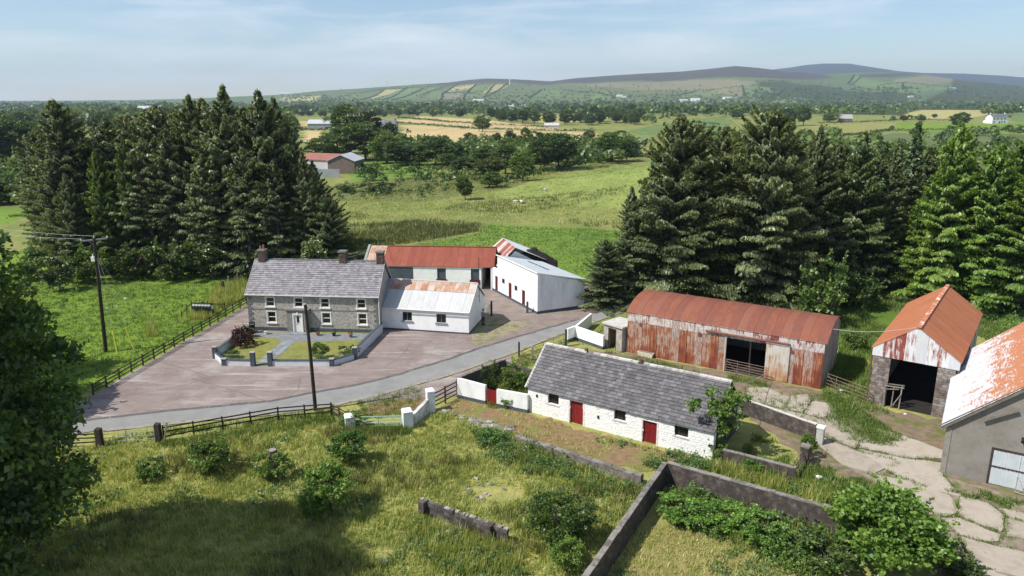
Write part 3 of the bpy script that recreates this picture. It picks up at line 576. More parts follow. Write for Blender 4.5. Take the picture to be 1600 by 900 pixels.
rf = MB().poly((-.12, -.18, HE-.06), (HL+.12, -.18, HE-.06), (HL+.12, HY, HR), (-.12, HY, HR)).poly((-.12, HY, HR), (HL+.12, HY, HR), (HL+.12, HD+.2, HE-.06), (-.12, HD+.2, HE-.06)).build('roof', SLATE, H)
slates(rf, SLATE, -.12, HL+.12, (0, -.18, HE-.06), (0, HY+.18, HR-HE+.06), .36, 17, 0, 1)
for i in range(30): MB().beam((-.1+i*.475, HY, HR+.03), (-.1+i*.475+.46, HY, HR+.03), .28, .09).build('ridge_tile', QUOIN, rf)
VERGE = surf('verge_mortar', [(.3, (.28, .27, .26)), (.7, (.38, .37, .35))], 3, .9)
MB().beam((-.15, -.2, HE-.08), (-.15, HY, HR-.02), .06, .18).build('verge', VERGE, rf); MB().beam((HL+.15, -.2, HE-.08), (HL+.15, HY, HR-.02), .06, .18).build('verge', VERGE, rf); MB().beam((HL+.15, HY, HR-.02), (HL+.15, HD+.2, HE-.08), .06, .18).build('verge', VERGE, rf)
MB().tube([(-.2, -.27, HE-.06), (HL+.2, -.27, HE-.06)], .065, 8).build('gutter', surf('pale_gutter', [(.3, (.42, .42, .40)), (.7, (.52, .52, .5))], 3, .5), H)
MB().tube([(HL+.12, -.12, HE-.1), (HL+.12, -.12, .1)], .05, 8).build('downpipe', UPVC, H)
for (cx, nm, lab, nb, hp) in ((.35, 'chimney', 'chimney with red clay pots at the left end', 2, 1), (9.3, 'chimney', 'short middle chimney', 0, 0), (13.4, 'chimney', 'right hand end chimney', 0, 0)):
    ch = MB().box(cx, cx+.72, HY-.38, HY+.38, HR-.55, HR+.95).build('chimney', BRICKC, H); ch['label'] = lab
    MB().box(cx-.07, cx+.79, HY-.45, HY+.45, HR+.95, HR+1.1).build('chimney_cap', QUOIN, ch)
    for row in range(9):
        for k in range(3): MB().box(cx-.012+k*.25+.01, cx-.012+(k+1)*.25-.01, HY-.395, HY-.384, HR-.2+row*.125, HR-.2+row*.125+.105).build('brick', BRICKC, ch)
    for k in range(nb): MB().tube([(cx+.2+.34*k, HY, HR+1.1), (cx+.2+.34*k, HY, HR+1.45+.12*k)], [.12, .1], 8).build('chimney_pot', POT, ch)
# ================================================================== white annexe
A = thing('annexe', 'low white annexe with grey tin roof and rusty upper sheets against the farmhouse', 'outbuilding', (-14.02, 75.7, 0), rad(-11.9))
AL, AD, AE, AR, AY = 9.7, 6.8, 2.5, 4.75, 3.4
aw = wall_mb(0, AL, 0, AE, 0, .3, [(2.38, 3.45, 1.1, 2.08), (6.16, 7.22, 1.1, 2.08)]); wall_mb(0, AL, 0, AE, AD-.3, .3, (), aw)
aw.build('wall', WHITE, A)
prism_wall(AL-.3, AL-.003, [(.3, 0), (AD-.3, 0), (AD-.3, AE), (AY, AR-.2), (.3, AE)]).build('gable_wall', WHITE, A)
MB().box(0.1, AL+.02, -.035, -.002, 0, .2).box(AL+.002, AL+.035, -.035, AD, 0, .2).build('plinth', PLINTH, A)
for x in (2.38, 6.16): sash(A, x, 1.1, 1.06, .98, 0, mat=surf('grey_sash', [(.3, (.20, .20, .20)), (.7, (.30, .30, .29))], 2, .6), cols=2, rows=1, fw=.04)
up = (0, AY+.2, AR-AE+.08)
csheets(A, 'roof_sheet', GREYTIN, 13, .76, slope((1, 0, 0), (-.1, -.2, AE-.05), up), t0=0, t1=.66, x0=0, amp=.028)
csheets(A, 'roof_sheet', PATCHTIN, 13, .76, slope((1, 0, 0), (-.1, -.2, AE-.01), up), t0=.64, t1=1, x0=0)
csheets(A, 'roof_sheet', GREYTIN, 13, .76, slope((-1, 0, 0), (AL+.1, AD+.2, AE-.05), (0, -AY-.2, AR-AE+.06)), x0=0)
MB().beam((-.1, AY, AR+.03), (AL+.1, AY, AR+.03), .3, .06).build('ridge_cap', GREYTIN, A)
MB().beam((AL+.13, -.25, AE-.1), (AL+.13, AY, AR-.03), .05, .16).beam((AL+.13, AY, AR-.03), (AL+.13, AD+.2, AE-.1), .05, .16).build('barge_board', UPVC, A)
MB().beam((-.02, -.2, AE+.02), (-.02, AY, AR+.06), .5, .03).build('flashing', surf('lead_flashing', [(.3, (.28, .29, .31)), (.7, (.36, .37, .39))], 2, .6), A)
MB().tube([(0, -.28, AE-.05), (AL+.1, -.28, AE-.05)], .05, 8).build('gutter', UPVC, A); MB().tube([(.12, -.1, AE-.1), (.12, -.1, .1)], .05, 8).build('downpipe', UPVC, A)
MB().tube([(AL+.25, AY+.1, 2.6), (AL+.25, AY+.1, 7.6)], .035, 6).beam((AL+.02, AY+.1, 3.3), (AL+.25, AY+.1, 3.3), .04, .04).build('aerial_mast', POLEW, A)
# ================================================================== red roofed byre behind
B = thing('byre', 'long white byre with red oxide tin roof behind the annexe', 'outbuilding', (-3.99, 92.47, 0), rad(-4))
BL = 12.6
bops = [(-5.75, -4.6, .2, 2.8), (-1.35, -.3, .2, 2.8)]
wall_mb(-BL, 0, 0, 2.95, 0, .35, bops).build('wall', WHITE, B)
wall_mb(-BL-3, 1.4, 0, 2.95, 6.5, .35, ()).build('rear_wall', WHITE, B)
MB().box(-BL-.0, -8.9, -.02, -.003, 0, 2.9).build('grey_panel', PLINTH, B)
for x0, x1, _, _ in bops:
    MB().box(x0, x1, .12, .16, 1.2, 2.8).build('shutter', PLINTH, B); MB().box(x0-.15, x1+.15, -.05, .2, .2, 1.35).build('half_door', MAROON, B)
MB().box(1.25, 1.45, -.1, .1, 0, 2.95).build('post', WHITEGREY, B)
MB().poly((0, 6.4, 0), (1.4, 6.4, 0), (1.4, 6.4, 2.95), (0, 6.4, 2.95)).build('passage_shade', DARK, B)  # dark sheet before the rear wall; its colour paints the passage's shade
prism_wall(-.3, 0, [(.35, 0), (6.5, 0), (6.5, 2.95), (3.6, 4.7), (.35, 2.95)]).build('gable_wall', WHITE, B)
fs = slope((1, 0, 0), (-13.0, -.14, 3.02), (0, 3.94, 1.9))
csheets(B, 'roof_sheet', REDTIN, 18, .815, fs, x0=0)
csheets(B, 'roof_sheet', PATCHTIN, 3, .8, slope((1, 0, 0), (-15.4, -.3, 2.9), (0, 4.0, 2.05)), x0=0)
csheets(B, 'roof_sheet', REDTIN, 21, .815, slope((-1, 0, 0), (1.7, 7.2, 2.9), (0, -3.4, 2.02)), x0=0)
prism_wall(-15.6, -15.3, [(-.2, 0), (7, 0), (7, 2.95), (3.7, 5.1), (-.2, 2.95)]).build('end_wall', surf('old_stone_gable', [(.3, (.24, .23, .21)), (.7, (.36, .35, .33))], 3, .95, bump=.5), B)
MB().beam((-13, 3.8, 4.95), (1.7, 3.8, 4.95), .3, .06).build('ridge_cap', REDTIN, B)
# ================================================================== lean store between byre and white shed
S = thing('stone_store', 'small store with striped rust and white roof beside the red roofed byre', 'outbuilding', (-2.67, 92.64, 0), 0)
pA, pB, pC, pD = Vector((-.9, 9.4, 3.1)), Vector((.75, -.35, 3.1)), Vector((1.3, 9.9, 5.05)), Vector((3.1, 2.6, 5.05))
STRIPE = rustmat('striped_rust_tin', [(.3, (.22, .075, .055)), (.48, (.33, .12, .08)), (.56, (.55, .50, .47)), (.8, (.36, .17, .13))], streak=(3.5, .4, 2), obj=.6)
for i in range(10):
    f0, f1 = i/10, (i+1)/10; a, b2, c2, d2 = pA.lerp(pB, f0), pA.lerp(pB, f1), pC.lerp(pD, f0), pC.lerp(pD, f1); mb = MB()
    for j in range(4):
        q0, q1 = j/4, (j+1)/4; off = Vector((0, 0, .02*(j % 2))); o2 = Vector((0, 0, .02*((j+1) % 2)))
        mb.poly(a.lerp(b2, q0)+off, a.lerp(b2, q1)+o2, c2.lerp(d2, q1)+o2, c2.lerp(d2, q0)+off)
    mb.build('roof_sheet', STRIPE, S)
for i in range(6):
    f0, f1 = i/6, (i+1)/6; c2, d2 = pC.lerp(pD, f0), pC.lerp(pD, f1); e0, e1 = c2+Vector((4.2, .6, -1.8)), d2+Vector((4.2, .6, -1.8)); MB().poly(c2, d2, e1, e0).build('roof_sheet', WHITETIN, S)
MB().hexa([(-.7, 9.2, 0), (.95, -.1, 0), (1.25, -.05, 0), (-.4, 9.2, 0), (-.7, 9.2, 3.05), (.95, -.1, 3.05), (1.25, -.05, 3.05), (-.4, 9.2, 3.05)]).build('wall', WHITE, S)
MB().poly((.98, -.2, 0), (6.5, 2.5, 0), (6.5, 2.5, 2.9), (3.1, .8, 4.95), (.98, -.2, 3.02)).build('gable_wall', WHITE, S); MB().poly((-.7, 9.2, 0), (4.5, 10.2, 0), (4.5, 10.2, 3.1), (1.4, 9.6, 4.95), (-.7, 9.2, 3.05)).build('gable_wall', WHITE, S)
sg = MB()
for k in range(46):
    t_ = k/45; px_ = 4.0+4.6*t_; zt_ = 4.75-abs(t_-.35)*2.6; sg.box(px_-.16, px_+.17, 4.2-1.0*t_+random.uniform(-.1, .1), 4.9-1.0*t_, 2, zt_+random.uniform(-.15, .12))
sg.build('stone_gable', surf('black_stone', [(.3, (.02, .02, .018)), (.6, (.055, .05, .045)), (.8, (.16, .155, .14))], 3, .95, bump=.8), S)
# ================================================================== white monopitch shed
Wd = thing('white_shed', 'tall white monopitch shed with pale grey roof and dark red doors', 'shed', (-2.67, 92.64, 0), rad(-63.9))
wops = [(1.15, 1.95, .1, 2.15), (5.1, 5.95, .05, 2.15), (8.75, 9.6, .05, 2.05), (3.2, 4.0, 1.6, 2.25), (6.75, 7.55, 1.5, 2.15)]
wf = wall_mb(0, 12.7, 0, 2.6, 0, .3, wops); wf.hexa([(1.9, 0, 2.6), (12.7, 0, 2.6), (12.7, .3, 2.6), (1.9, .3, 2.6), (1.9, 0, 4.9), (12.7, 0, 4.8), (12.7, .3, 4.75), (1.9, .3, 4.85)]); wf.box(0, 1.9, 0, .3, 2.6, 3.05)
wf.build('wall', WHITE, Wd)
prism_wall(12.4, 12.697, [(.3, 0), (6.3, 0), (6.3, 3.3), (.3, 4.72)]).build('end_wall', WHITEGREY, Wd); prism_wall(1.9, 2.2, [(.3, 2.6), (6.3, 2.6), (6.3, 3.3), (.3, 4.72)]).build('end_wall', WHITEGREY, Wd)
wall_mb(0, 12.4, 0, 3.25, 6.0, .3).build('rear_wall', WHITE, Wd)
MB().box(0, 12.73, -.03, -.003, 0, .32).box(12.7, 12.735, -.03, 6.3, 0, .35).build('plinth', PLINTH, Wd)
for x0, x1, z0, z1 in wops[:3]: plank_door(Wd, x0, z0, x1-x0, z1-z0, .06, MAROON, 5)
for x0, x1, z0, z1 in wops[3:]: sash(Wd, x0, z0, x1-x0, z1-z0, 0, mat=surf('dull_grey_window', [(.3, (.12, .12, .12)), (.7, (.2, .2, .2))], 2, .6), cols=2, rows=1, sill=False, fw=.05)
csheets(Wd, 'roof_sheet', surf('pale_blue_grey_tin', [(.3, (.46, .50, .53)), (.7, (.56, .60, .62))], .8, .6, obj=.1), 14, .785, slope((1, 0, 0), (1.8, -.1, 4.95), (0, 6.6, -1.5)), x0=0)
for q in (4.0, 6.9): MB().beam((q, 3.2, 4.31), (q+2.6, 3.2, 4.31), .09, .05).build('roof_vent', PLINTH, Wd)
MB().beam((1.7, -.12, 4.96), (12.85, -.12, 4.9), .06, .14).build('fascia', UPVC, Wd); MB().beam((12.78, -.12, 4.88), (12.78, 6.5, 3.42), .06, .12).build('fascia', UPVC, Wd)
gpost = tag(MB().box(-.13, .13, -.13, .13, 0, 1.35).build('gate_post', PLINTH, None, Matrix.Translation((*G(824, 489), 0))), 'dark stone gate post against the white shed', 'gate post')
# ================================================================== white stone cottage
K = thing('cottage', 'long low whitewashed stone cottage with dark slate roof and red doors', 'cottage', (1.27, 54.05, 0), rad(-33.2))
KL, KD, KE, KR, KY = 14.9, 5.9, 2.12, 4.78, 2.95
kops = [(1.8, 2.77, 1.15, 2.02), (3.75, 4.9, 0, 1.85), (7.43, 8.38, 1.2, 2.0), (9.72, 10.8, 0, 1.72), (12.05, 13.1, 1.15, 1.92)]
kw = wall_mb(0, KL, 0, KE, 0, .5, kops); wall_mb(0, KL, 0, KE, KD-.5, .5, (), kw); kw.build('wall', LIME, K)
prism_wall(0.004, .5, [(.5, 0), (KD-.5, 0), (KD-.5, KE), (KY, KR-.2), (.5, KE)]).build('gable_wall', LIME, K)
prism_wall(KL-.5, KL-.004, [(.5, 0), (KD-.5, 0), (KD-.5, KE), (KY, KR-.2), (.5, KE)]).build('gable_wall', DARKWALL, K)
st = MB(); rr = random.Random(4); tn = []
z = .02
while z < KE-.12:
    hh = rr.uniform(.13, .24); x = rr.uniform(0, .2)
    while x < KL-.1:
        ww = rr.uniform(.18, .48); x1 = min(x+ww, KL); cx, cz = (x+x1)/2, z+hh/2
        if not any(o[0]-.1 < cx < o[1]+.1 and o[2]-.1 < cz < o[3]+.12 for o in kops) and z+hh < KE:
            p = rr.uniform(.004, .024); j = lambda: rr.uniform(-.02, .02); g_ = .012; b_ = len(st.f)
            q = [(x+g_, -.004, z+g_), (x1-g_, -.004, z+g_), (x1-g_, -.004, z+hh-g_), (x+g_, -.004, z+hh-g_)]; r_ = [(a+(cx-a)*.3+j(), -p, c+(cz-c)*.3+j()) for a, _, c in q]
            st.poly(*r_)
            for k in range(4): st.poly(q[k], q[(k+1) % 4], r_[(k+1) % 4], r_[k])
            tn += [rr.random()]*5
        x = x1
    z += hh
me = st.mesh('wall_stones', LIME); a_ = me.attributes.new('tint', 'FLOAT', 'FACE'); a_.data.foreach_set('value', tn); tag(link('wall_stones', me, K), kind='stuff')
DBAR = surf('dark_bar', [(.3, (.03, .02, .02)), (.7, (.06, .045, .04))], 2, .6)
for i in (0, 2, 4): o = kops[i]; sash(K, o[0], o[2], o[1]-o[0], o[3]-o[2], .1, mat=DBAR, cols=3, rows=2, sill=False, fw=.05, dep=.14); MB().box(o[0]-.1, o[1]+.1, -.04, .3, o[2]-.1, o[2]-.002).build('sill', surf('pink_sill', [(.3, (.42, .34, .31)), (.7, (.6, .55, .5))], 4, .9), K)
for i in (1, 3):
    o = kops[i]; plank_door(K, o[0]+.04, .03, o[1]-o[0]-.08, o[3]-.06, .14, REDPAINT, 7)
    for sx in (o[0]-.12, o[1]-.002): MB().box(sx, sx+.122, -.02, .12, 0, o[3]+.05).build('door_surround', surf('pink_white_surround', [(.3, (.60, .50, .48)), (.7, (.78, .74, .72))], 4, .9), K)
for x, z_ in ((.75, 1.42), (6.1, .95)): MB().box(x, x+.16, -.055, .02, z_, z_+.22).build('vent_hole', DARK, K)
kr = MB().poly((-.12, -.16, KE-.06), (KL+.1, -.16, KE-.06), (KL+.1, KY, KR), (-.12, KY, KR)).poly((-.12, KY, KR), (KL+.1, KY, KR), (KL+.1, KD+.16, KE-.06), (-.12, KD+.16, KE-.06)).build('roof', SLATED, K)
slates(kr, SLATED, -.12, KL+.1, (0, -.16, KE-.06), (0, KY+.16, KR-KE+.06), .46, 15, 300, 2, gaps=((6.9, 7.2, 8, 8),), swap=.035)
slates(kr, SLATED, -KL-.1, .12, (0, 0, 0), (0, KY+.16, KR-KE+.06), .46, 15, 0, 3)
bk = kr.children[-1]; bk.matrix_local = Matrix.Translation((0, KD+.16, KE-.06)) @ Matrix.Rotation(math.pi, 4, 'Z')
x = -.12
while x < KL:
    l = random.uniform(.42, .62)
    if not (3.3 < x < 3.7 or 7.9 < x < 8.4): MB().beam((x+.01, KY, KR+.05), (min(x+l, KL+.1)-.01, KY, KR+.05+random.uniform(-.015, .015)), .30, .13).build('ridge_tile', RIDGE, kr)
    x += l
for x in (3.5, 8.15): MB().tube([(x, KY+.05, KR-.1), (x, KY+.05, KR+.32)], [.17, .15], 8).build('chimney_stub', BRICKC, kr)
MB().beam((-.15, -.18, KE-.04), (-.15, KY, KR+.02), .2, .06).build('verge', RIDGE, kr)
# ================================================================== rust barn
R_ = thing('rust_barn', 'long rusty corrugated barn with curved red roof and open sliding door', 'barn', (11.24, 68.23, 0), rad(-32.3))
RL, RD, RE, RH = 17.85, 7.6, 4.12, 5.3
DX0, DX1, DZ = 9.64, 13.2, 3.45
def arc(x, t):
    th0 = math.atan2(RH-RE, RD/2)*2; Rr = (RD/2)/math.sin(th0); a = -th0*1.03+2*th0*1.03*t; return (x, RD/2+Rr*math.sin(a), RE+Rr*math.cos(a)-Rr*math.cos(th0)+.04), (0, math.sin(a), math.cos(a))
csheets(R_, 'roof_sheet', BARNTOP, 24, .76, arc, nseg=8, x0=-.18, amp=.03)
fr = lambda x, t: ((x, 0, t), (0, -1, 0))
csheets(R_, 'wall_sheet', BARNWALL, 13, .742, fr, pts=lambda a, b: (.02, 3.3), x0=0, jit=.03)
csheets(R_, 'wall_sheet', BARNWALL, 6, .775, fr, pts=lambda a, b: (.02, 3.3), x0=13.2, jit=.03)
csheets(R_, 'wall_sheet', BARNUP, 24, .744, lambda x, t: ((x, -.03, t), (0, -1, 0)), pts=lambda a, b: (3.22, RE+.02), x0=0, jit=.02)
sd = csheets(R_, 'sliding_door', rustmat('door_tin', [(.30, (.26, .09, .05)), (.44, (.42, .25, .14)), (.52, (.50, .46, .40)), (.6, (.55, .53, .50)), (.68, (.36, .20, .12))], streak=(7, 7, .6), obj=.0, grad=(2, .06)), 1, 1.95, lambda x, t: ((x, -.13, t), (0, -1, 0)), pts=lambda a, b: (.05, 3.4), x0=13.15)
MB().box(7.7, 15.1, -.26, -.05, 3.52, 3.62).build('door_rail', surf('rusty_rail', [(.3, (.16, .06, .045)), (.7, (.30, .13, .10))], 4, .8), R_)
MB().box(13.1, 15.15, -.2, -.06, 3.38, 3.46).box(9.5, 9.64, -.08, .1, 0, 3.45).build('door_jamb', surf('faded_jamb', [(.3, (.36, .28, .25)), (.7, (.52, .46, .44))], 4, .9), R_)
def gz(y):
    th0 = math.atan2(RH-RE, RD/2)*2; Rr = (RD/2)/math.sin(th0); return RE+math.sqrt(max(Rr*Rr-(y-RD/2)**2, 0))-Rr*math.cos(th0)
csheets(R_, 'gable_sheet', BARNGREY, 10, RD/10, lambda y, t: ((RL, y, t), (1, 0, 0)), pts=lambda a, b: (.02, gz(min(a, RD)) if a == b else 4), x0=0, jit=.02)
csheets(R_, 'gable_sheet', BARNGREY, 10, RD/10, lambda y, t: ((0, RD-y, t), (-1, 0, 0)), pts=lambda a, b: (.02, gz(max(RD-a, 0)) if a == b else 4), x0=0)
wall_mb(0, RL, 0, RE, RD-.1, .1).build('rear_wall', BARNGREY, R_)
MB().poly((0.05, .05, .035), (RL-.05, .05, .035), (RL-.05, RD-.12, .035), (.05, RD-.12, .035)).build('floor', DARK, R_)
for k in range(7): MB().box(.3+k*2.85, .42+k*2.85, .06, .2, 0, RE).build('post', POLEW, R_)
for x0, x1, z0, z1 in ((14.9, 15.5, 2.75, 3.12), (7.0, 7.35, 2.85, 3.3), (1.2, 1.5, 2.9, 3.2)): MB().poly(*[(x0+(x1-x0)*a, -.085, z0+(z1-z0)*b_) for a, b_ in ((.1, 0), (.8, .1), (1, .6), (.6, 1), (.2, .85), (0, .5))]).poly(*[(x0+(x1-x0)*a, -.087, z0+(z1-z0)*b_) for a, b_ in ((0, .5), (.2, .85), (.6, 1), (1, .6), (.8, .1), (.1, 0))]).build('rust_patch', surf('deep_rust', [(.3, (.13, .04, .03)), (.7, (.22, .07, .045))], 4, .9), R_)
bal = tag(MB().hexa([(0, 0, 0), (3.2, 0, 0), (3.2, 1.2, 0), (0, 1.2, 0), (.1, .1, 1.0), (3.1, .1, .8), (3.1, 1.1, .7), (.1, 1.1, 1.1)]).build('timber_heap', WOODG, None, Matrix.Translation((24.0, 66.0, .04)) @ Matrix.Rotation(rad(-32), 4, 'Z')), 'low grey timber heap lying inside the open rusty barn', 'timber heap')
# ================================================================== concrete hut
T_ = thing('concrete_hut', 'small weathered concrete hut with flat roof and open doorway beside the rusty barn', 'hut', (9.16, 69.77, 0), rad(-47.5))
CONC = surf('hut_concrete', [(.3, (.25, .225, .20)), (.55, (.40, .37, .335)), (.75, (.52, .49, .455))], 2, .95, big=((.17, .15, .13), .56, .72, 1.2), bump=.4)
wall_mb(0, 2.3, 0, 2.45, 0, .18, [(.62, 1.5, 0, 2.1)]).box(0, .18, .18, 2.4, 0, 2.45).box(2.12, 2.3, .18, 2.4, 0, 2.45).box(.18, 2.12, 2.22, 2.4, 0, 2.45).build('wall', CONC, T_)
MB().box(-.15, 2.45, -.18, 2.55, 2.453, 2.62).build('roof', surf('hut_slab_roof', [(.3, (.42, .40, .37)), (.7, (.56, .53, .50))], 2, .95, big=((.27, .25, .2), .58, .7, 1.5)), T_)
MB().box(.56, .62, -.02, .1, 0, 2.12).box(1.5, 1.56, -.02, .1, 0, 2.12).box(.56, 1.56, -.02, .1, 2.12, 2.18).build('door_frame', MAROON, T_)
# ================================================================== orange roofed shed
O_ = thing('orange_shed', 'open fronted shed with orange rust roof and block piers', 'shed', (29.14, 55.88, 0), rad(-36.5))
OW, OD, OE, OR_ = 5.75, 16.5, 4.75, 6.95
for i, (x0, x1) in enumerate(((.0, 1.22), (4.5, 5.72))):
    c = MB().box(x0+.03, x1-.03, .02, .4, 0, 4.12).build('pier', BLOCKM, O_)
    for r in range(18):
        xs = [x0, x0+.45, x0+.9, x1] if r % 2 else [x0, x0+.32, x0+.77, x1]
        for k in range(3): MB().box(xs[k]+.008, xs[k+1]-.008, random.uniform(-.012, .004), .2, r*.228+.01, r*.228+.218).build('block', BLOCKM, c)
csheets(O_, 'gable_sheet', GABLETIN, 8, 6.1/8, lambda x, t: ((x, -.06, t), (0, -1, 0)), pts=lambda a, b: (4.1, OE+(OR_-OE)*(1-abs(min(max(a, -.18), 5.93)-2.87)/3.06) if a == b else 5), x0=-.18)
for sx, base, u_ in ((1, (-.28, -.15, OE-.03), (3.15, 0, OR_-OE+.06)), (-1, (6.03, -.15, OE-.03), (-3.15, 0, OR_-OE+.06))):
    xd = (0, -1, 0) if sx == 1 else (0, 1, 0); bs = (base[0], OD if sx == 1 else base[1], base[2])
    csheets(O_, 'roof_sheet', ORANGETIN, 21, .79, slope(xd, bs, u_), x0=0, amp=.018)
MB().beam((2.87, -.2, OR_+.04), (2.87, OD+.05, OR_+.04), .34, .05).build('ridge_cap', surf('flaked_ridge', [(.35, (.42, .15, .07)), (.55, (.48, .18, .09)), (.62, (.68, .62, .58))], 2.2, .8), O_)
MB().box(.1, .3, .4, OD-.2, 0, OE).build('side_wall', BLOCKM, O_); MB().box(0, OW, OD-.4, OD-.15, 0, OE).build('rear_wall', BLOCKM, O_)
SIDEG = rustmat('side_sheet', [(.3, (.30, .29, .27)), (.6, (.45, .44, .43)), (.8, (.25, .13, .1))], streak=(5, 5, .4), obj=.3)
csheets(O_, 'side_sheet', SIDEG, 21, .78, lambda y, t: ((5.85, y, t), (1, 0, 0)), pts=lambda a, b: (0.02, OE+.05), x0=.1, skip=(2, 3, 4, 9, 10, 11, 16, 17))
for k in range(6): MB().box(5.6, 5.78, .45+k*3.1, .63+k*3.1, 0, OE).build('post', POLEW, O_)
for sx in (-.22, 5.8): MB().box(sx, sx+.13, -.05, .05, 0, 4.7).build('post', surf('rusty_stanchion', [(.3, (.07, .045, .04)), (.7, (.15, .09, .075))], 4, .8), O_)
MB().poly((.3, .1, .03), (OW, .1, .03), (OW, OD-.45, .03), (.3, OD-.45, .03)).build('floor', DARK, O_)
for k in range(7): MB().beam((.2, 1+k*2.4, OE-.08), (5.7, 1+k*2.4, OE-.08), .1, .14).build('tie_beam', POLEW, O_)
# ================================================================== grey shed at the frame edge
Q_ = thing('grey_shed', 'grey cement rendered shed with peeling white and orange roof at the lane', 'shed', (28.4, 44.23, 0), rad(-33.1))
QW, QD, QE, QR = 9.2, 15.5, 3.5, 7.75
prof = [(0, 0), (QW, 0), (QW, QE), (QW/2, QR-.25), (0, QE)]
mb = MB(); qop = (2.66, 6.4, 0, 2.45)
wall_mb(0, QW, 0, QE, 0, .3, [qop], mb); mb.poly((0, 0, QE), (QW, 0, QE), (QW/2, 0, QR-.12)).poly((QW, .3, QE), (0, .3, QE), (QW/2, .3, QR-.12)); mb.build('front_wall', CEMENT, Q_)
MB().box(.002, .3, .3, QD, 0, QE).box(QW-.3, QW-.002, .3, QD, 0, QE).box(.3, QW-.3, QD-.3, QD-.002, 0, QE).build('wall', CEMENT, Q_)
MB().poly((0, QD-.1, QE), (QW/2, QD-.1, QR-.12), (QW, QD-.1, QE)).build('rear_gable', CEMENT, Q_)
l_ = QW/2+.3
csheets(Q_, 'roof_sheet', PEELTIN, 20, .79, slope((0, -1, 0), (-.3, QD, QE-.1), (l_, 0, QR-QE+.1)), x0=0)
csheets(Q_, 'roof_sheet', PEELTIN, 20, .79, slope((0, 1, 0), (QW+.3, -.2, QE-.1), (-l_, 0, QR-QE+.1)), x0=0)
MB().beam((-.32, -.24, QE-.2), (QW/2, -.24, QR-.12), .07, .3).beam((QW/2, -.24, QR-.12), (QW+.32, -.24, QE-.2), .07, .3).build('barge_board', surf('grey_barge', [(.3, (.10, .09, .08)), (.7, (.2, .19, .17))], 3, .9), Q_)
csheets(Q_, 'tin_door', surf('pale_door_tin', [(.3, (.40, .44, .47)), (.7, (.52, .56, .58))], 1.2, .6, obj=.15), 5, .73, lambda x, t: ((x, .03, t), (0, -1, 0)), pts=lambda a, b: (.06, 2.4), x0=2.72, pitch=.2)
MB().box(2.6, 2.7, -.03, .1, 0, 2.5).box(2.6, 6.5, -.03, .1, 2.45, 2.56).box(2.7, 6.4, -.02, .03, 1.25, 1.33).build('door_frame', surf('dark_rust_frame', [(.3, (.035, .025, .022)), (.7, (.08, .05, .04))], 4, .8), Q_)
MB().beam((1.9, -.2, 4.3), (3.6, -.2, 5.4), .1, .16).build('hanging_board', WOODG, Q_)
MB().box(4.3, 4.9, -.04, .05, 5.5, 6.1).build('louvre_vent', DARK, Q_)
MB().box(4.02, 4.2, -.2, -.01, 3.45, 3.62).tube([(4.11, -.2, 3.5), (4.11, -.36, 3.42)], [.1, .12], 8).build('floodlight', BLACKP, Q_)
MB().box(-.01, .32, -.04, -.003, 0, QE-.2).build('corner_pilaster', COPE, Q_)
# ------------------------------------------------------------------ walls, piers, fences, gates
def run(P): return [np.array(p, float) for p in P]
def block_of(name, a, b, w, z0, z1, mat=None):
    a = Vector((*a, 0)); b = Vector((*b, 0)); d = (b-a).normalized(); n = Vector((-d.y, d.x, 0))*w/2
    z1a, z1b = z1 if isinstance(z1, tuple) else (z1, z1); z0v = Vector((0, 0, z0)); zu = lambda q: Vector((0, 0, q))
    return MB().hexa([a-n+z0v, b-n+z0v, b+n+z0v, a+n+z0v, a-n+zu(z1a), b-n+zu(z1b), b+n+zu(z1b), a+n+zu(z1a)])
def rough_wall(name, label, cat, a, b, h, w, mat, cope=None, cl=.6, hvar=.0, seed=1):
    """long wall as a gridded slab with an uneven top, coping stones as parts"""
    rng = random.Random(seed); a = np.array(a); b = np.array(b); L_ = np.linalg.norm(b-a); ang = math.atan2(*(b-a)[::-1]); n = max(2, int(L_/.5)); T = thing(name, label, cat, (*a, 0), ang); mb = MB()
    tops = [h+rng.uniform(-hvar, hvar) for _ in range(n+1)]; off = [rng.uniform(-.012, .012) for _ in range(n+1)]
    for i in range(n):
        x0, x1 = L_*i/n, L_*(i+1)/n; t0, t1 = tops[i], tops[i+1]; f0, f1 = off[i], off[i+1]
        for k in range(3):
            z0, z1 = k/3, (k+1)/3; mb.poly((x0, -w/2+f0*(k > 0), t0*z0), (x1, -w/2+f1*(k > 0), t1*z0), (x1, -w/2+f1, t1*z1), (x0, -w/2+f0, t0*z1)); mb.poly((x1, w/2, t1*z0), (x0, w/2, t0*z0), (x0, w/2, t0*z1), (x1, w/2, t1*z1))
        mb.poly((x0, -w/2+f0, t0), (x1, -w/2+f1, t1), (x1, w/2, t1), (x0, w/2, t0))
    mb.poly((0, w/2, 0), (0, -w/2, 0), (0, -w/2+off[0], tops[0]), (0, w/2, tops[0])); mb.poly((L_, -w/2, 0), (L_, w/2, 0), (L_, w/2, tops[-1]), (L_, -w/2+off[-1], tops[-1])); mb.build('wall_face', mat, T)
    if cope:
        x = 0
        while x < L_-.05:
            l = min(cl*rng.uniform(.8, 1.25), L_-x); q = np.interp(x+l/2, np.linspace(0, L_, n+1), tops); j = rng.uniform(-.012, .012)
            MB().box(x+.006, x+l-.006, -w/2-.008+j, w/2+.008+j, q-.02, q+.04+rng.uniform(-.012, .012)).build('coping_stone', cope, T); x += l
    return T
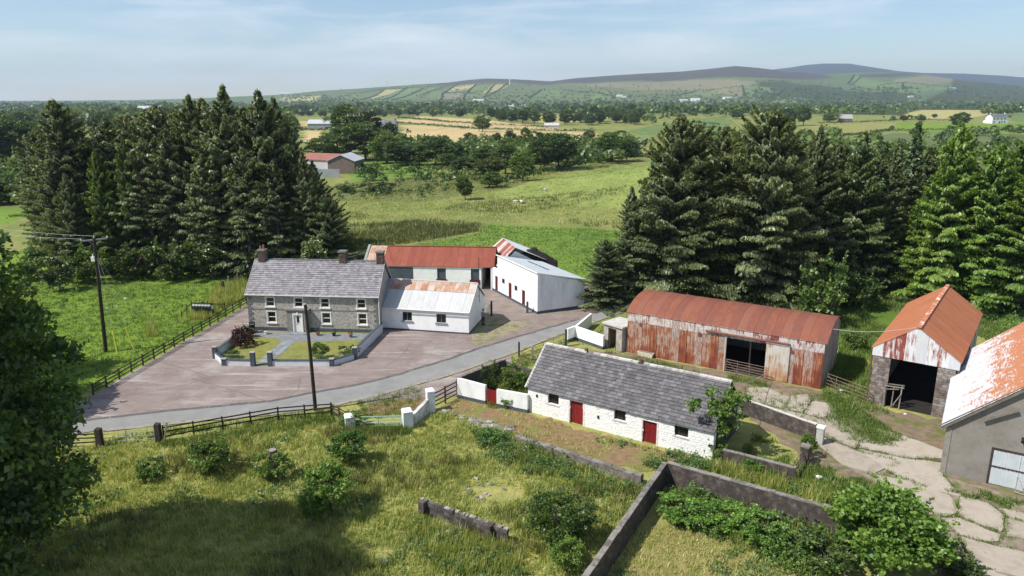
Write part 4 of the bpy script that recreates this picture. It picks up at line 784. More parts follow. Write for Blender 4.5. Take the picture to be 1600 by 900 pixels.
# garden wall round the farmhouse lawn
GW = GP((388, 520), (337, 560), (351, 571), (396, 572), (423, 572), (519, 572), (555, 561), (597, 519))
gw = thing('garden_wall', 'low white garden wall with slate blue caps and pillars before the farmhouse', 'garden wall', (*GW[2], 0))
inv = Matrix.Translation((-GW[2][0], -GW[2][1], 0))
WBLUE = surf('faded_white_wall', [(.3, (.56, .58, .61)), (.7, (.68, .70, .73))], 2, .9)
def seg(i, h, cap, fence):
    a, b = np.array(GW[i]), np.array(GW[i+1]); block_of('w', a, b, .2, 0, h, None).build('wall_face', WBLUE, gw, inv); block_of('c', a, b, .28, h, h+.07, None).build('coping', PLINTH, gw, inv)
    if fence:
        r = MB(); n = max(2, int(np.linalg.norm(b-a)/.14)); z0, z1 = h+.07, h+.55; r.beam((*a, z1), (*b, z1), .03, .03); r.beam((*a, z0+.06), (*b, z0+.06), .02, .02)
        for k in range(1, n): p = a+(b-a)*k/n; r.beam((*p, z0), (*p, z1), .014, .014)
        tag(r.build('railing', fence, gw, inv), kind='stuff')
FERN = surf('pale_green_railing', [(.3, (.20, .25, .14)), (.7, (.32, .38, .22))], 3, .6); FERND = surf('dark_railing', [(.3, (.03, .04, .04)), (.7, (.06, .07, .07))], 3, .6)
for i, h, fc in ((0, .75, None), (1, .62, FERND), (2, .55, FERN), (4, .55, FERN), (5, .55, FERN), (6, 1.0, None)): seg(i, h, .07, fc)
for i, h in ((1, 1.15), (2, .66), (3, 1.35), (4, 1.35), (5, .72), (6, 1.15)):
    x, y = GW[i]; p = MB().box(x-.2, x+.2, y-.2, y+.2, 0, h).build('pillar', PLINTH, gw, inv); MB().box(x-.24, x+.24, y-.24, y+.24, h, h+.06).build('pillar_cap', surf('stone_cap', [(.3, (.25, .25, .22)), (.7, (.36, .35, .31))], 3, .9) if 'stone_cap' not in MATS else MATS['stone_cap'], p)
tag(MB().beam((*GW[3], .35), (*GW[4], .35), .03, .03).beam((*GW[3], .75), (*GW[4], .75), .03, .03).build('garden_gate', FERN), 'small low railing gate between two slate blue pillars', 'gate')
LAWNP = [GW[i] for i in range(8)]
sheet('lawn', LAWNP, .062, LAWN, 'mown yellow green lawn in front of the farmhouse')
PATHP = GP((399, 570), (420, 570), (462, 535), (590, 531), (594, 523), (393, 520), (393, 526), (432, 529), (440, 534), (428, 545))
pv = sheet('garden_path', PATHP, .068, PAVE, 'blue grey paved path from the gate to the white door')
a, b = np.array(G(409, 570)), np.array(G(455, 532)); d = (b-a)/np.linalg.norm(b-a); n_ = np.array([-d[1], d[0]]); L_ = np.linalg.norm(b-a)
for i in range(int(L_/.62)):
    for s in (-1, 0):
        o = a+d*i*.62+n_*s*.62; P = [o+d*.01+n_*.01, o+d*.61+n_*.01, o+d*.61+n_*.61, o+d*.01+n_*.61]; q = MB().poly(*[(*p, .085) for p in P])
        for k in range(4): q.poly((*P[k], .06), (*P[(k+1) % 4], .06), (*P[(k+1) % 4], .085), (*P[k], .085))
        q.build('paving_slab', PAVE, pv)
for i, (u, v, lab, mt) in enumerate(((416, 523, 'white and black flower pot under the left window of the farmhouse', UPVC), (497, 525, 'terracotta flower pot just right of the white front door', POT), (522, 526, 'dark flower pot below the third lower window', BLACKP), (548, 528, 'brown flower pot under the last lower window', POT))):
    x, y = G(u, v); t = thing('flower_pot', lab, 'flower pot', (x, y, .068)); MB().tube([(0, 0, 0), (0, 0, .3)], [.14, .2], 10).tube([(0, 0, .28), (0, 0, .34)], [.23, .23], 10).build('pot', mt, t)
    mb = MB()
    for k in range(26):
        an, ll = random.uniform(0, 6.28), random.uniform(.1, .3); c_, s_ = math.cos(an)*ll, math.sin(an)*ll; z = .34+random.uniform(.05, .35); mb.poly((c_*.3, s_*.3, z-.06), (c_+.05, s_-.05, z), (c_*1.4, s_*1.4, z-.03), (c_-.05, s_+.05, z+.03))
    mb.build('plant', LEAF, t)
x, y = G(398, 522); t = thing('wheelie_bin', 'black wheelie bin with a white label by the farmhouse corner', 'bin', (x-.3, y+.3, .04), rad(20))
MB().hexa([(-.22, -.25, .1), (.22, -.25, .1), (.22, .25, .1), (-.22, .25, .1), (-.29, -.34, 1.0), (.29, -.34, 1.0), (.29, .36, 1.0), (-.29, .36, 1.0)]).build('body', BLACKP, t); MB().hexa([(-.31, -.38, 1.0), (.31, -.38, 1.0), (.31, .4, 1.0), (-.31, .4, 1.0), (-.29, -.34, 1.07), (.29, -.34, 1.07), (.29, .4, 1.13), (-.29, .4, 1.13)]).build('lid', BLACKP, t)
for s in (-1, 1): MB().tube([(s*.24, .3, .1), (s*.3, .3, .1)], .1, 10).build('wheel', BLACKP, t)
MB().box(-.18, .18, -.385, -.36, 1.02, 1.06).build('sticker', UPVC, t)
# timber fences: posts and rails are parts
def rail_fence(name, label, pts, step, h, rails, mat, post=.11, rw=.032, rh=.1, group=None, cat='fence', skip_first=False):
    P = run(pts); T = thing(name, label, cat, (*P[0], 0)); O = P[0]
    for a, b in zip(P[:-1], P[1:]):
        L_ = np.linalg.norm(b-a); n = max(1, round(L_/step)); d = (b-a)/L_; nn = np.array([d[1], -d[0]])
        for i in range(n+1):
            if i == 0 and a is not P[0]: continue
            q = a+d*L_*i/n-O; j = random.uniform(-.02, .02); lean = random.gauss(0, .012); MB().hexa([(q[0]+sx*post/2*d[0]-sy*post/2*d[1]+zz*lean*h, q[1]+sx*post/2*d[1]+sy*post/2*d[0]+zz*random.gauss(0, .004), zz*(h+j)) for zz in (0, 1) for sx, sy in ((-1, -1), (1, -1), (1, 1), (-1, 1))]).build('post', mat, T)
        for i in range(n):
            for z in rails:
                p, q = a+d*(L_*i/n)-O+nn*(post/2+rw/2), a+d*(L_*(i+1)/n)-O+nn*(post/2+rw/2); MB().beam((*p, z+random.gauss(0, .012)), (*q, z+random.gauss(0, .012)), rw, rh).build('rail', mat, T)
    return T
rail_fence('timber_fence', 'long dark three rail timber fence between the green paddock and the pink yard', GP((146, 618), (386, 476), (398, 468)), 1.75, 1.1, (.35, .68, 1.0), WOODD)
rail_fence('roadside_fence', 'dark timber fence along the rough grass below the lane', GP((257, 689), (435, 657), (518, 650)), 2.0, 1.15, (.4, .75, 1.05), WOODD)
rail_fence('fence_return', 'short dark fence dropping from the roadside fence to the first white pier', GP((519, 649), (542, 662)), 1.3, 1.0, (.4, .75, .98), WOODD)
rail_fence('fence_end', 'short dark fence running under the big shady tree by the lane', GP((20, 704), (152, 697)), 2.0, 1.1, (.35, .7, 1.0), WOODD)
rail_fence('pier_fence', 'brown four bar timber fence from the tall white pier to the cottage yard wall', GP((676, 641), (715, 620)), 1.6, 1.5, (.35, .7, 1.05, 1.4), surf('brown_fence_wood', [(.3, (.05, .03, .025)), (.7, (.10, .065, .05))], 5, .85, obj=.2))
def pole_post(name, label, xy, h, r, mat, cat='gate post', rz=0):
    return tag(MB().hexa([(-r, -r, 0), (r, -r, 0), (r, r, 0), (-r, r, 0), (-r*.95, -r*.9, h), (r*.9, -r*.95, h*.98), (r, r*.9, h), (-r*.9, r, h*1.02)]).build(name, mat, None, Matrix.Translation((*xy, 0)) @ Matrix.Rotation(rz, 4, 'Z')), label, cat)
pole_post('gate_post', 'thick dark sleeper gate post at the left end of the wire gate', G(157, 698), 1.4, .2, WOODD); pole_post('gate_post', 'thick dark sleeper gate post at the right end of the wire gate', G(249, 691), 1.45, .19, WOODD)
tag(MB().beam((0, 0, 0), (.32, .15, 1.55), .1, .09).build('leaning_stake', WOODG, None, Matrix.Translation((*G(256, 693), 0))), 'pale stake leaning beside the right sleeper gate post', 'stake')
def tube_gate(name, label, a, b, h, bars, mat, stiles=(0, .33, .66, 1), r=.028, z0=.15, brace=True, cat='gate'):
    a = np.array(a); b = np.array(b); L_ = np.linalg.norm(b-a); T = thing(name, label, cat, (*a, 0), math.atan2(*(b-a)[::-1]))
    for i in range(bars): z = z0+(h-z0)*i/(bars-1); MB().tube([(0, 0, z), (L_, 0, z)], r, 6).build('bar', mat, T)
    for s in stiles: MB().tube([(L_*s, -.002, z0-.03), (L_*s, -.002, h+.02)], r*1.1, 6).build('stile', mat, T)
    if brace: MB().tube([(0, .02, h), (L_*.33, .02, z0)], r*.8, 5).build('brace', mat, T)
    return T
tube_gate('wire_gate', 'light wire and tube field gate between two thick sleeper posts', GP((161, 696))[0], GP((243, 690))[0], 1.15, 4, GALV, (0, .45, 1), .022, .25, False)
wp = lambda name, label, u, v, w, h: (lambda t: (MB().box(-w/2, w/2, -w/2, w/2, 0, h).build('pier_shaft', WHITEGREY, t), MB().hexa([(-w/2-.03, -w/2-.03, h), (w/2+.03, -w/2-.03, h), (w/2+.03, w/2+.03, h), (-w/2-.03, w/2+.03, h), (-w*.4, -w*.4, h+.12), (w*.4, -w*.4, h+.12), (w*.4, w*.4, h+.12), (-w*.4, w*.4, h+.12)]).build('pier_cap', WHITE, t)))(thing(name, label, 'gate pier', (*G(u, v), 0), rad(20)))
wp('gate_pier', 'short white gate pier at the left of the pale green gate', 547, 670, .7, 1.05); wp('gate_pier', 'white gate pier at the right of the pale green gate', 637, 668, .72, 1.38); wp('gate_pier', 'tallest white gate pier at the end of the brown four bar fence', 673, 642, .62, 1.75)
tube_gate('green_gate', 'pale green tube gate half hidden in grass between white piers', G(556, 671), G(627, 669), 1.0, 4, GREENBAR, (0, .5, 1), .03, .25, False)
pr = thing('white_wing_wall', 'sloping white wing wall between the two right white piers', 'wall', (*G(643, 665), 0)); o_ = np.array(G(643, 665)); block_of('x', (0, 0), tuple(np.array(G(668, 645))-o_), .28, 0, (.8, 1.15)).build('wall_face', surf('mouldy_white', [(.3, (.26, .255, .24)), (.48, (.50, .495, .48)), (.62, (.74, .735, .72))], 1.6, .9, big=((.20, .20, .18), .58, .72, 2.2)), pr)
# cottage yard walls
q0, q1, q2 = G(716, 621), G(825, 645), G(789, 590)
yl = thing('yard_wall', 'white wall with a grey foot left of the cottage', 'wall', (*q0, 0)); o_ = np.array(q0); gp0, gp1 = np.array(G(759.5, 631)), np.array(G(777, 635)); M_ = None
for a, b, h in ((q0, gp0, (1.75, 1.62)), (gp1, q1, (1.5, 1.55))):
    a = np.array(a)-o_; b = np.array(b)-o_; block_of('w', a, b, .25, .3, h).build('wall_face', WHITEGREY, yl); block_of('f', a, b, .29, 0, .3).build('plinth', PLINTH, yl)
t = thing('red_gate', 'small red boarded gate in the white yard wall', 'gate', (*gp0, 0), math.atan2(*(gp1-gp0)[::-1])); gl = np.linalg.norm(gp1-gp0)
for k in range(6): MB().box(.04+k*(gl-.08)/6+.006, .04+(k+1)*(gl-.08)/6-.006, -.03, .0, .08, 1.32+.03*(k % 2)).build('plank', REDPAINT, t)
MB().box(.04, gl-.04, .002, .05, .3, .4).box(.04, gl-.04, .002, .05, 1.0, 1.1).build('ledge', REDPAINT, t)
rough_wall('yard_side_wall', 'inner wall of the cottage yard beside the lane, shade painted dark', 'wall', q0, q2, 1.75, .25, surf('shade_dark_wall', [(.3, (.05, .046, .042)), (.7, (.11, .10, .09))], 2, .95), COPE, .8, .01, 4)  # inner face lies in shadow; that shade is put into the near-black colour
rough_wall('yard_back_wall', 'shaded ivy grown back wall of the cottage yard', 'wall', q2, G(838, 606), 1.5, .25, DARKWALL, None, seed=5)
# roadside gates and white wall at the barn
tube_gate('field_gate', 'rusty tube gate nearer the cottage along the lane', G(800, 577), G(831, 562), 1.3, 5, RUSTBAR, (0, .5, 1), .022)
tube_gate('field_gate', 'second rusty tube gate ending at the tall dark post by the white wall', G(833, 561), G(880, 541), 1.35, 5, RUSTBAR, (0, .33, .66, 1), .022)
pole_post('gate_post', 'dark slender post between the lane gates', G(811, 557), 1.45, .09, POLEW); pole_post('gate_post', 'tall dark post where the lane gate meets the white wall', G(884, 541), 1.75, .13, PLINTH); pole_post('gate_post', 'thin steel post between the two lane gates', G(832, 562), 1.3, .06, GALV)
o_ = np.array(G(886, 535)); ww = thing('white_yard_wall', 'white wall with slate grey foot between lane and concrete hut', 'wall', (*o_, 0))
for a, b in ((G(886, 535), G(898, 530)), (G(898, 530), G(943, 546))):
    a = np.array(a)-o_; b = np.array(b)-o_; block_of('w', a, b, .22, .32, 1.45).build('wall_face', WHITE, ww); block_of('f', a, b, .27, 0, .32).build('plinth', PLINTH, ww)
tag(block_of('lane_white_wall', G(898, 530), G(923, 508), .22, 0, 1.35).build('lane_white_wall', WHITE), 'white wall running back along the lane under the spruce', 'wall')
tube_gate('barn_gate', 'rusty bar gate across the open door of the rusty barn', G(1133, 583), G(1195, 597), 1.35, 6, RUSTBAR, (0, .3, .6, 1), .025)
tube_gate('side_gate', 'leaning rusty bar gate between the barn and the orange roofed shed', G(1289, 606), G(1356, 632), 1.35, 5, RUSTBAR, (0, .25, .62, 1), .025)
tube_gate('propped_gate', 'small grey gate leaning on the pale tin door of the grey shed', np.array(G(1585, 772)), np.array(G(1640, 788)), 1.2, 6, GALV, (0, .5, 1), .02)
# dark walls in the foreground
cA, cB, cC = G(1037, 757), G(1300, 824), G(942, 900)
dv = np.array(cC)-np.array(cA); cC = tuple(np.array(cA)+dv*1.5)
rough_wall('dark_wall', 'long dark lichened wall running down to the bottom edge', 'wall', cC, cA, 1.55, .3, DARKWALL, COPE, .7, .02, 7)
rough_wall('dark_wall', 'dark lichened wall behind the brambles ending at the bright sapling', 'wall', (cA[0]+.18, cA[1]-.05), G(1380, 858), 1.6, .3, DARKWALL, COPE, .7, .03, 8)
rough_wall('low_stone_wall', 'low broken stone wall in the nettles before the cottage', 'wall', G(806, 693), G(1003, 757), .62, .38, surf('pale_dark_wall', [(.3, (.10, .085, .075)), (.7, (.24, .215, .19))], 3, .95, bump=.5), COPE, .5, .05, 9)
rough_wall('pen_wall', 'dark wall of the small pen right of the cottage with a pale coping', 'wall', G(1160, 646), G(1274, 688), 1.25, .25, DARKWALL, surf('pale_coping', [(.3, (.45, .42, .38)), (.7, (.6, .57, .53))], 3, .9, obj=.2), .9, .01, 10)
rough_wall('pen_wall', 'low lichened wall of the small pen beside the leaning rusty gate', 'wall', G(1128, 722), G(1242, 752), .95, .28, DARKWALL, COPE, .6, .02, 11)
t = thing('pen_pier', 'white washed pier at the end of the pale coped pen wall', 'gate pier', (*G(1280, 694), 0), rad(-35)); MB().box(-.24, .24, -.24, .24, 0, 1.3).build('pier_shaft', surf('pier_grey', [(.3, (.32, .31, .29)), (.7, (.5, .49, .47))], 2, .9), t); MB().box(-.27, .27, -.27, .27, 1.3, 1.42).build('pier_cap', WHITE, t)
t = thing('pen_pier', 'dark concrete pier beside the leaning rusty gate', 'gate pier', (*G(1256, 724), 0), rad(-35)); MB().box(-.25, .25, -.25, .25, 0, 1.25).build('pier_shaft', DARKWALL, t); MB().box(-.29, .29, -.29, .29, 1.25, 1.36).build('pier_cap', COPE, t)
lg = tube_gate('pen_gate', 'small rusty gate leaning between the pen walls', G(1242, 752), G(1257, 730), 1.1, 5, RUSTBAR, (0, .5, 1), .022); lg.rotation_euler = (rad(-14), 0, lg.rotation_euler[2])
# ruined block wall in the meadow
a, b = np.array(G(657, 800)), np.array(G(797, 851)); L_ = np.linalg.norm(b-a); t = thing('ruined_block_wall', 'short ruined dark block wall with two piers in the rough grass', 'wall', (*a, 0), math.atan2(*(b-a)[::-1]))
core = MB().box(.0, L_*.98, -.06, .06, 0, .78).build('core', DARKWALL, t); DBL = surf('dark_block', [(.3, (.05, .042, .04)), (.6, (.10, .085, .08)), (.8, (.18, .165, .155))], 3, .95, obj=.4, bump=.4)
nb = int(L_/.46)
for r in range(4):
    for k in range(nb):
        x = k*.46+(.23 if r % 2 else 0)
        if x+.45 > L_ or (r == 3 and random.random() < .22): continue
        MB().box(x, x+.445, -.11+random.uniform(-.012, .012), .11, r*.222+.004, r*.222+.216+(.02 if r == 3 else 0)*random.random()).build('block', DBL, t)
for x in (.18, L_*.77): MB().box(x, x+.4, -.42, .12, 0, .96).build('pier', DARKWALL, t)
for k in range(16): x = random.uniform(.1, L_-.2); MB().box(x, x+random.uniform(.1, .3), -.12, .1, .89, .93+random.random()*.06).build('rubble_stone', STONE, t)
# loose stones and rubble
def stone_mesh(seed):
    bm = bmesh.new(); bmesh.ops.create_icosphere(bm, subdivisions=1, radius=1); r = random.Random(seed)
    for v in bm.verts: v.co *= r.uniform(.72, 1.15); v.co.z *= .55
    me = bpy.data.meshes.new('stone'); bm.to_mesh(me); bm.free(); me.materials.append(STONE); return me
STM = [stone_mesh(k) for k in range(5)]
rs = np.random.default_rng(5)
line = [G(*p) for p in ((693, 643), (720, 652), (748, 660), (775, 668), (800, 676))]
for i in range(64):
    k = rs.random()*3.99; a, b = np.array(line[int(k)]), np.array(line[int(k)+1]); q = a+(b-a)*(k % 1)+rs.normal(0, .28, 2); s = rs.uniform(.10, .30)
    o = link('stone', STM[i % 5], None, Matrix.Translation((*q, s*.25)) @ Matrix.Rotation(rs.random()*6, 4, 'Z') @ Matrix.Diagonal((s*1.4, s, s, 1))); tag(o, 'grey field stone in the tumbled line before the cottage path', 'stone', 'tumbled field stones before the cottage')
for i in range(22):
    q = np.array(G(745+rs.normal(0, 26), 768+rs.normal(0, 8))); s = rs.uniform(.06, .2); o = link('stone', STM[i % 5], None, Matrix.Translation((*q, s*.3)) @ Matrix.Rotation(rs.random()*6, 4, 'Z') @ Matrix.Diagonal((s*1.3, s, s, 1))); tag(o, 'pale stone in the bare patch of the rough meadow', 'stone', 'stones in the bare meadow patch')
# ------------------------------------------------------------------ poles, wires
t = thing('utility_pole', 'tall dark utility pole with a pale crossarm in the green paddock', 'utility pole', (*G(165.5, 550), 0)); PH = 11.3; lean = .35
top = Vector((lean, .15, PH)); MB().tube([(0, 0, 0), (lean*.5, .07, PH*.5), top], [.19, .165, .135], 10).build('pole', POLEW, t)
ca, cb2 = top+Vector((-1.05, -.35, -.22)), top+Vector((1.05, .35, -.08)); MB().beam(ca, cb2, .12, .13).build('crossarm', GALV, t)
MB().beam(top+Vector((-.5, -.16, -.2)), top+Vector((0, 0, -.8)), .05, .05).beam(top+Vector((.5, .16, -.15)), top+Vector((0, 0, -.8)), .05, .05).build('crossarm_brace', GALV, t)
MB().box(lean-.42, lean-.1, -.15, .15, PH-2.2, PH-1.75).tube([(lean-.26, 0, PH-1.75), (lean-.26, 0, PH-1.5)], .06, 6).build('fuse_box', UPVC, t)
for e in (ca, cb2, top): MB().tube([e+Vector((0, 0, .05)), e+Vector((0, 0, .22))], [.05, .035], 6).build('insulator', UPVC, t)
MB().box(-.21, -.19, -.08, .08, 2.1, 2.4).build('warning_plate', YELLOWP, t)
base = Vector((*G(165.5, 550), 0))
def cable(name, label, a, b, sag, r=.018, cat='cable', mat=WIRE, n=16):
    a = Vector(a); b = Vector(b); return tag(MB().tube([a.lerp(b, k/n)-Vector((0, 0, sag*4*(k/n)*(1-k/n))) for k in range(n+1)], r, 4).build(name, mat), label, cat)
for e, lab in ((ca, 'lower overhead wire from the crossarm to the left edge'), (top, 'upper overhead wire from the pole top to the left edge')):
    far = Vector((-78, 86, 13.3)) + (e-top)*2; cable('overhead_wire', lab, base+e+Vector((0, 0, .2)), far, 1.0, .013, 'overhead wire')
for (u, v), lab in (((184, 555), 'left guy wire with a yellow guard from the paddock pole'), ((211, 549), 'middle guy wire with a yellow guard from the paddock pole'), ((232, 523), 'rear guy wire of the paddock pole')):
    g = Vector((*G(u, v), 0)); s = thing('guy_wire', lab, 'guy wire', g); tp = base+Vector((lean*.9, .1, PH-1.4))-g; MB().tube([(0, 0, 0), tp], .02, 4).build('strand', WIRE, s)
    MB().tube([tp*.02, tp*.25], .05, 6).build('guard', YELLOWP, s); MB().tube([tp*.46, tp*.47], .09, 6).build('insulator', UPVC, s)
t = thing('telegraph_pole', 'plain dark telegraph pole rising from the roadside fence', 'utility pole', (*G(493, 641), 0)); MB().tube([(0, 0, 0), (-.08, 0, 4.4), (-.22, .05, 8.75)], [.15, .13, .115], 10).build('pole', POLEW, t); MB().tube([(-.22, .05, 8.75), (-.22, .05, 8.82)], [.125, .10], 10).build('pole_cap', GALV, t)
bar = Vector((11.24, 68.23, 0)); rb = rad(-32.3); ex = Vector((math.cos(rb), math.sin(rb), 0)); ey = Vector((-ex.y, ex.x, 0))
rb2 = rad(-36.5); e2 = Vector((math.cos(rb2), math.sin(rb2), 0)); ap = Vector((29.14, 55.88, 7.0))+e2*2.87
cable('overhead_wire', 'sagging wire from the curved barn gable to the orange shed ridge', bar+ex*17.9+ey*2.0+Vector((0, 0, 4.9)), ap, .35, .02, 'overhead wire')
rk = rad(-33.2); ek = Vector((math.cos(rk), math.sin(rk), 0)); kp = Vector((1.27, 54.05, 4.0))+ek*14.6+Vector((-ek.y, ek.x, 0))*2.95
cable('overhead_wire', 'slack pale rope from the cottage gable to the barn gate', kp, Vector((*G(1196, 598), .9)), .12, .025, 'overhead wire')
cable('overhead_wire', 'thin wire from the farmhouse roof up to the byre gable', (-18.3, 78, 7.3), (-17.0, 96.5, 5.4), .25, .02, 'overhead wire'); cable('overhead_wire', 'thin wire from the white shed towards the spruce', (8.9, 88.6, 3.6), (13.5, 86, 4.6), .1, .018, 'overhead wire')
# ------------------------------------------------------------------ yard things
x, y = G(318, 494); t = thing('oil_tank', 'dark green ribbed oil tank on legs beside the paddock fence', 'oil tank', (x, y+.2, 0), rad(-6)); TANK = surf('tank_plastic', [(.3, (.012, .025, .022)), (.7, (.025, .045, .04))], 2, .35)
mb = MB()
for k in range(6): mb.tube([(-1.1+k*.36, 0, 1.05), (-1.1+k*.36+.30, 0, 1.05)], .48, 14)
mb.tube([(-1.08, 0, 1.05), (1.06, 0, 1.05)], .44, 14); mb.build('tank_body', TANK, t); MB().tube([(1.07, 0, 1.05), (1.1, 0, 1.05)], .26, 12).build('end_label', UPVC, t); MB().tube([(0, 0, 1.45), (0, 0, 1.62)], .12, 8).build('filler_cap', TANK, t)
for sx in (-.9, .9): MB().box(sx-.12, sx+.12, -.4, .4, 0, .6).build('leg', DARKWALL, t)
rail_fence('tank_fence', 'small low rail fence round the oil tank', GP((285, 502), (300, 484), (352, 487)), 2.2, 1.2, (.9,), WOODD, .08)
for i, (u, v) in enumerate(((349, 457), (358, 449), (372, 445), (391, 436))): pole_post('fence_post', ['thick dark post standing in long grass above the oil tank', 'thin grey post second above the oil tank', 'thin grey post third along the grove edge', 'thin grey post nearest the farmhouse chimney'][i], G(u, v), 1.5, (.16, .06, .06, .06)[i], WOODD if i == 0 else WOODG, 'post')
x, y = G(1009, 557); t = thing('feed_trough', 'pale feed trough beneath the rusty barn wall', 'trough', (x, y, .02), rad(-32)); MB().hexa([(-.7, -.25, 0), (.7, -.25, 0), (.7, .25, 0), (-.7, .25, 0), (-.8, -.3, .42), (.8, -.3, .42), (.8, .3, .42), (-.8, .3, .42)]).build('basin', surf('cream_trough', [(.3, (.55, .48, .36)), (.7, (.7, .63, .5))], 3, .8), t)
MB().box(-.72, .72, -.22, .22, .421, .44).build('rim', COPE, t)
x, y = G(1013, 552); t = thing('orange_crate', 'orange metal crate standing behind the pale trough', 'crate', (x+.1, y+.25, .02), rad(-32)); OC = surf('orange_paint', [(.3, (.42, .16, .04)), (.7, (.6, .26, .07))], 3, .7)
for xx in (-.6, .6):
    for yy in (-.2, .2): MB().box(xx-.03, xx+.03, yy-.03, yy+.03, 0, .8).build('leg', OC, t)
MB().box(-.63, .63, -.24, .24, .45, .52).build('tray', OC, t); MB().beam((-.6, .2, .78), (.6, .2, .78), .05, .05).beam((-.6, -.2, .78), (.6, -.2, .78), .05, .05).build('top_rail', OC, t)
for u, v, r_, lab in ((1315, 612, .22, 'white plastic drum lying in the grass by the side gate'), (1414, 648, .12, 'small white lump before the orange shed'), (1279, 748, .22, 'white stone in the grass below the pen')):
    o = link('white_lump', STM[2].copy(), None, Matrix.Translation((*G(u, v), r_*.5)) @ Matrix.Diagonal((r_*1.2, r_, r_*1.2, 1))); o.data.materials[0] = WHITE; tag(o, lab, 'lump')
x, y = G(1398, 640); t = thing('timber_rack', 'rickety grey timber rack standing in the orange shed doorway', 'rack', (x, y+.6, .035), rad(-30))
for xx, yy in ((-.55, -.3), (.55, -.3), (-.5, .35), (.55, .35), (0, -.3)): MB().beam((xx, yy, 0), (xx+random.uniform(-.06, .06), yy, 1.75), .09, .09).build('leg', WOODG, t)
for p, q in (((-.7, -.3, 1.76), (.75, -.3, 1.8)), ((-.7, .35, 1.7), (.75, .35, 1.78)), ((-.55, -.36, 1.5), (.4, -.36, 1.66)), ((.1, -.37, .25), (.6, -.37, 1.3)), ((-.6, .0, 1.84), (.7, .1, 1.86))): MB().beam(p, q, .1, .06).build('rail', WOODG, t)
tag(MB().tube([(0, 0, 0), (.06, 0, 1.0), (-.02, .03, 1.95)], [.12, .10, .05], 7).build('dead_stump', WOODG, None, Matrix.Translation((*G(1477, 884), 0))), 'pale dead tree stump beside the bright green sapling', 'stump')
t = thing('tree_stump', 'small dark cut stump poking out of a bush in the meadow', 'stump', (*G(428, 735), 0)); MB().tube([(0, 0, 0), (0, 0, 1.25), (.03, 0, 1.5)], [.3, .26, .28], 9).build('bole', BARK, t); MB().tube([(.03, 0, 1.5), (.03, 0, 1.53)], [.27, .25], 9).build('cut_top', WOODG, t)
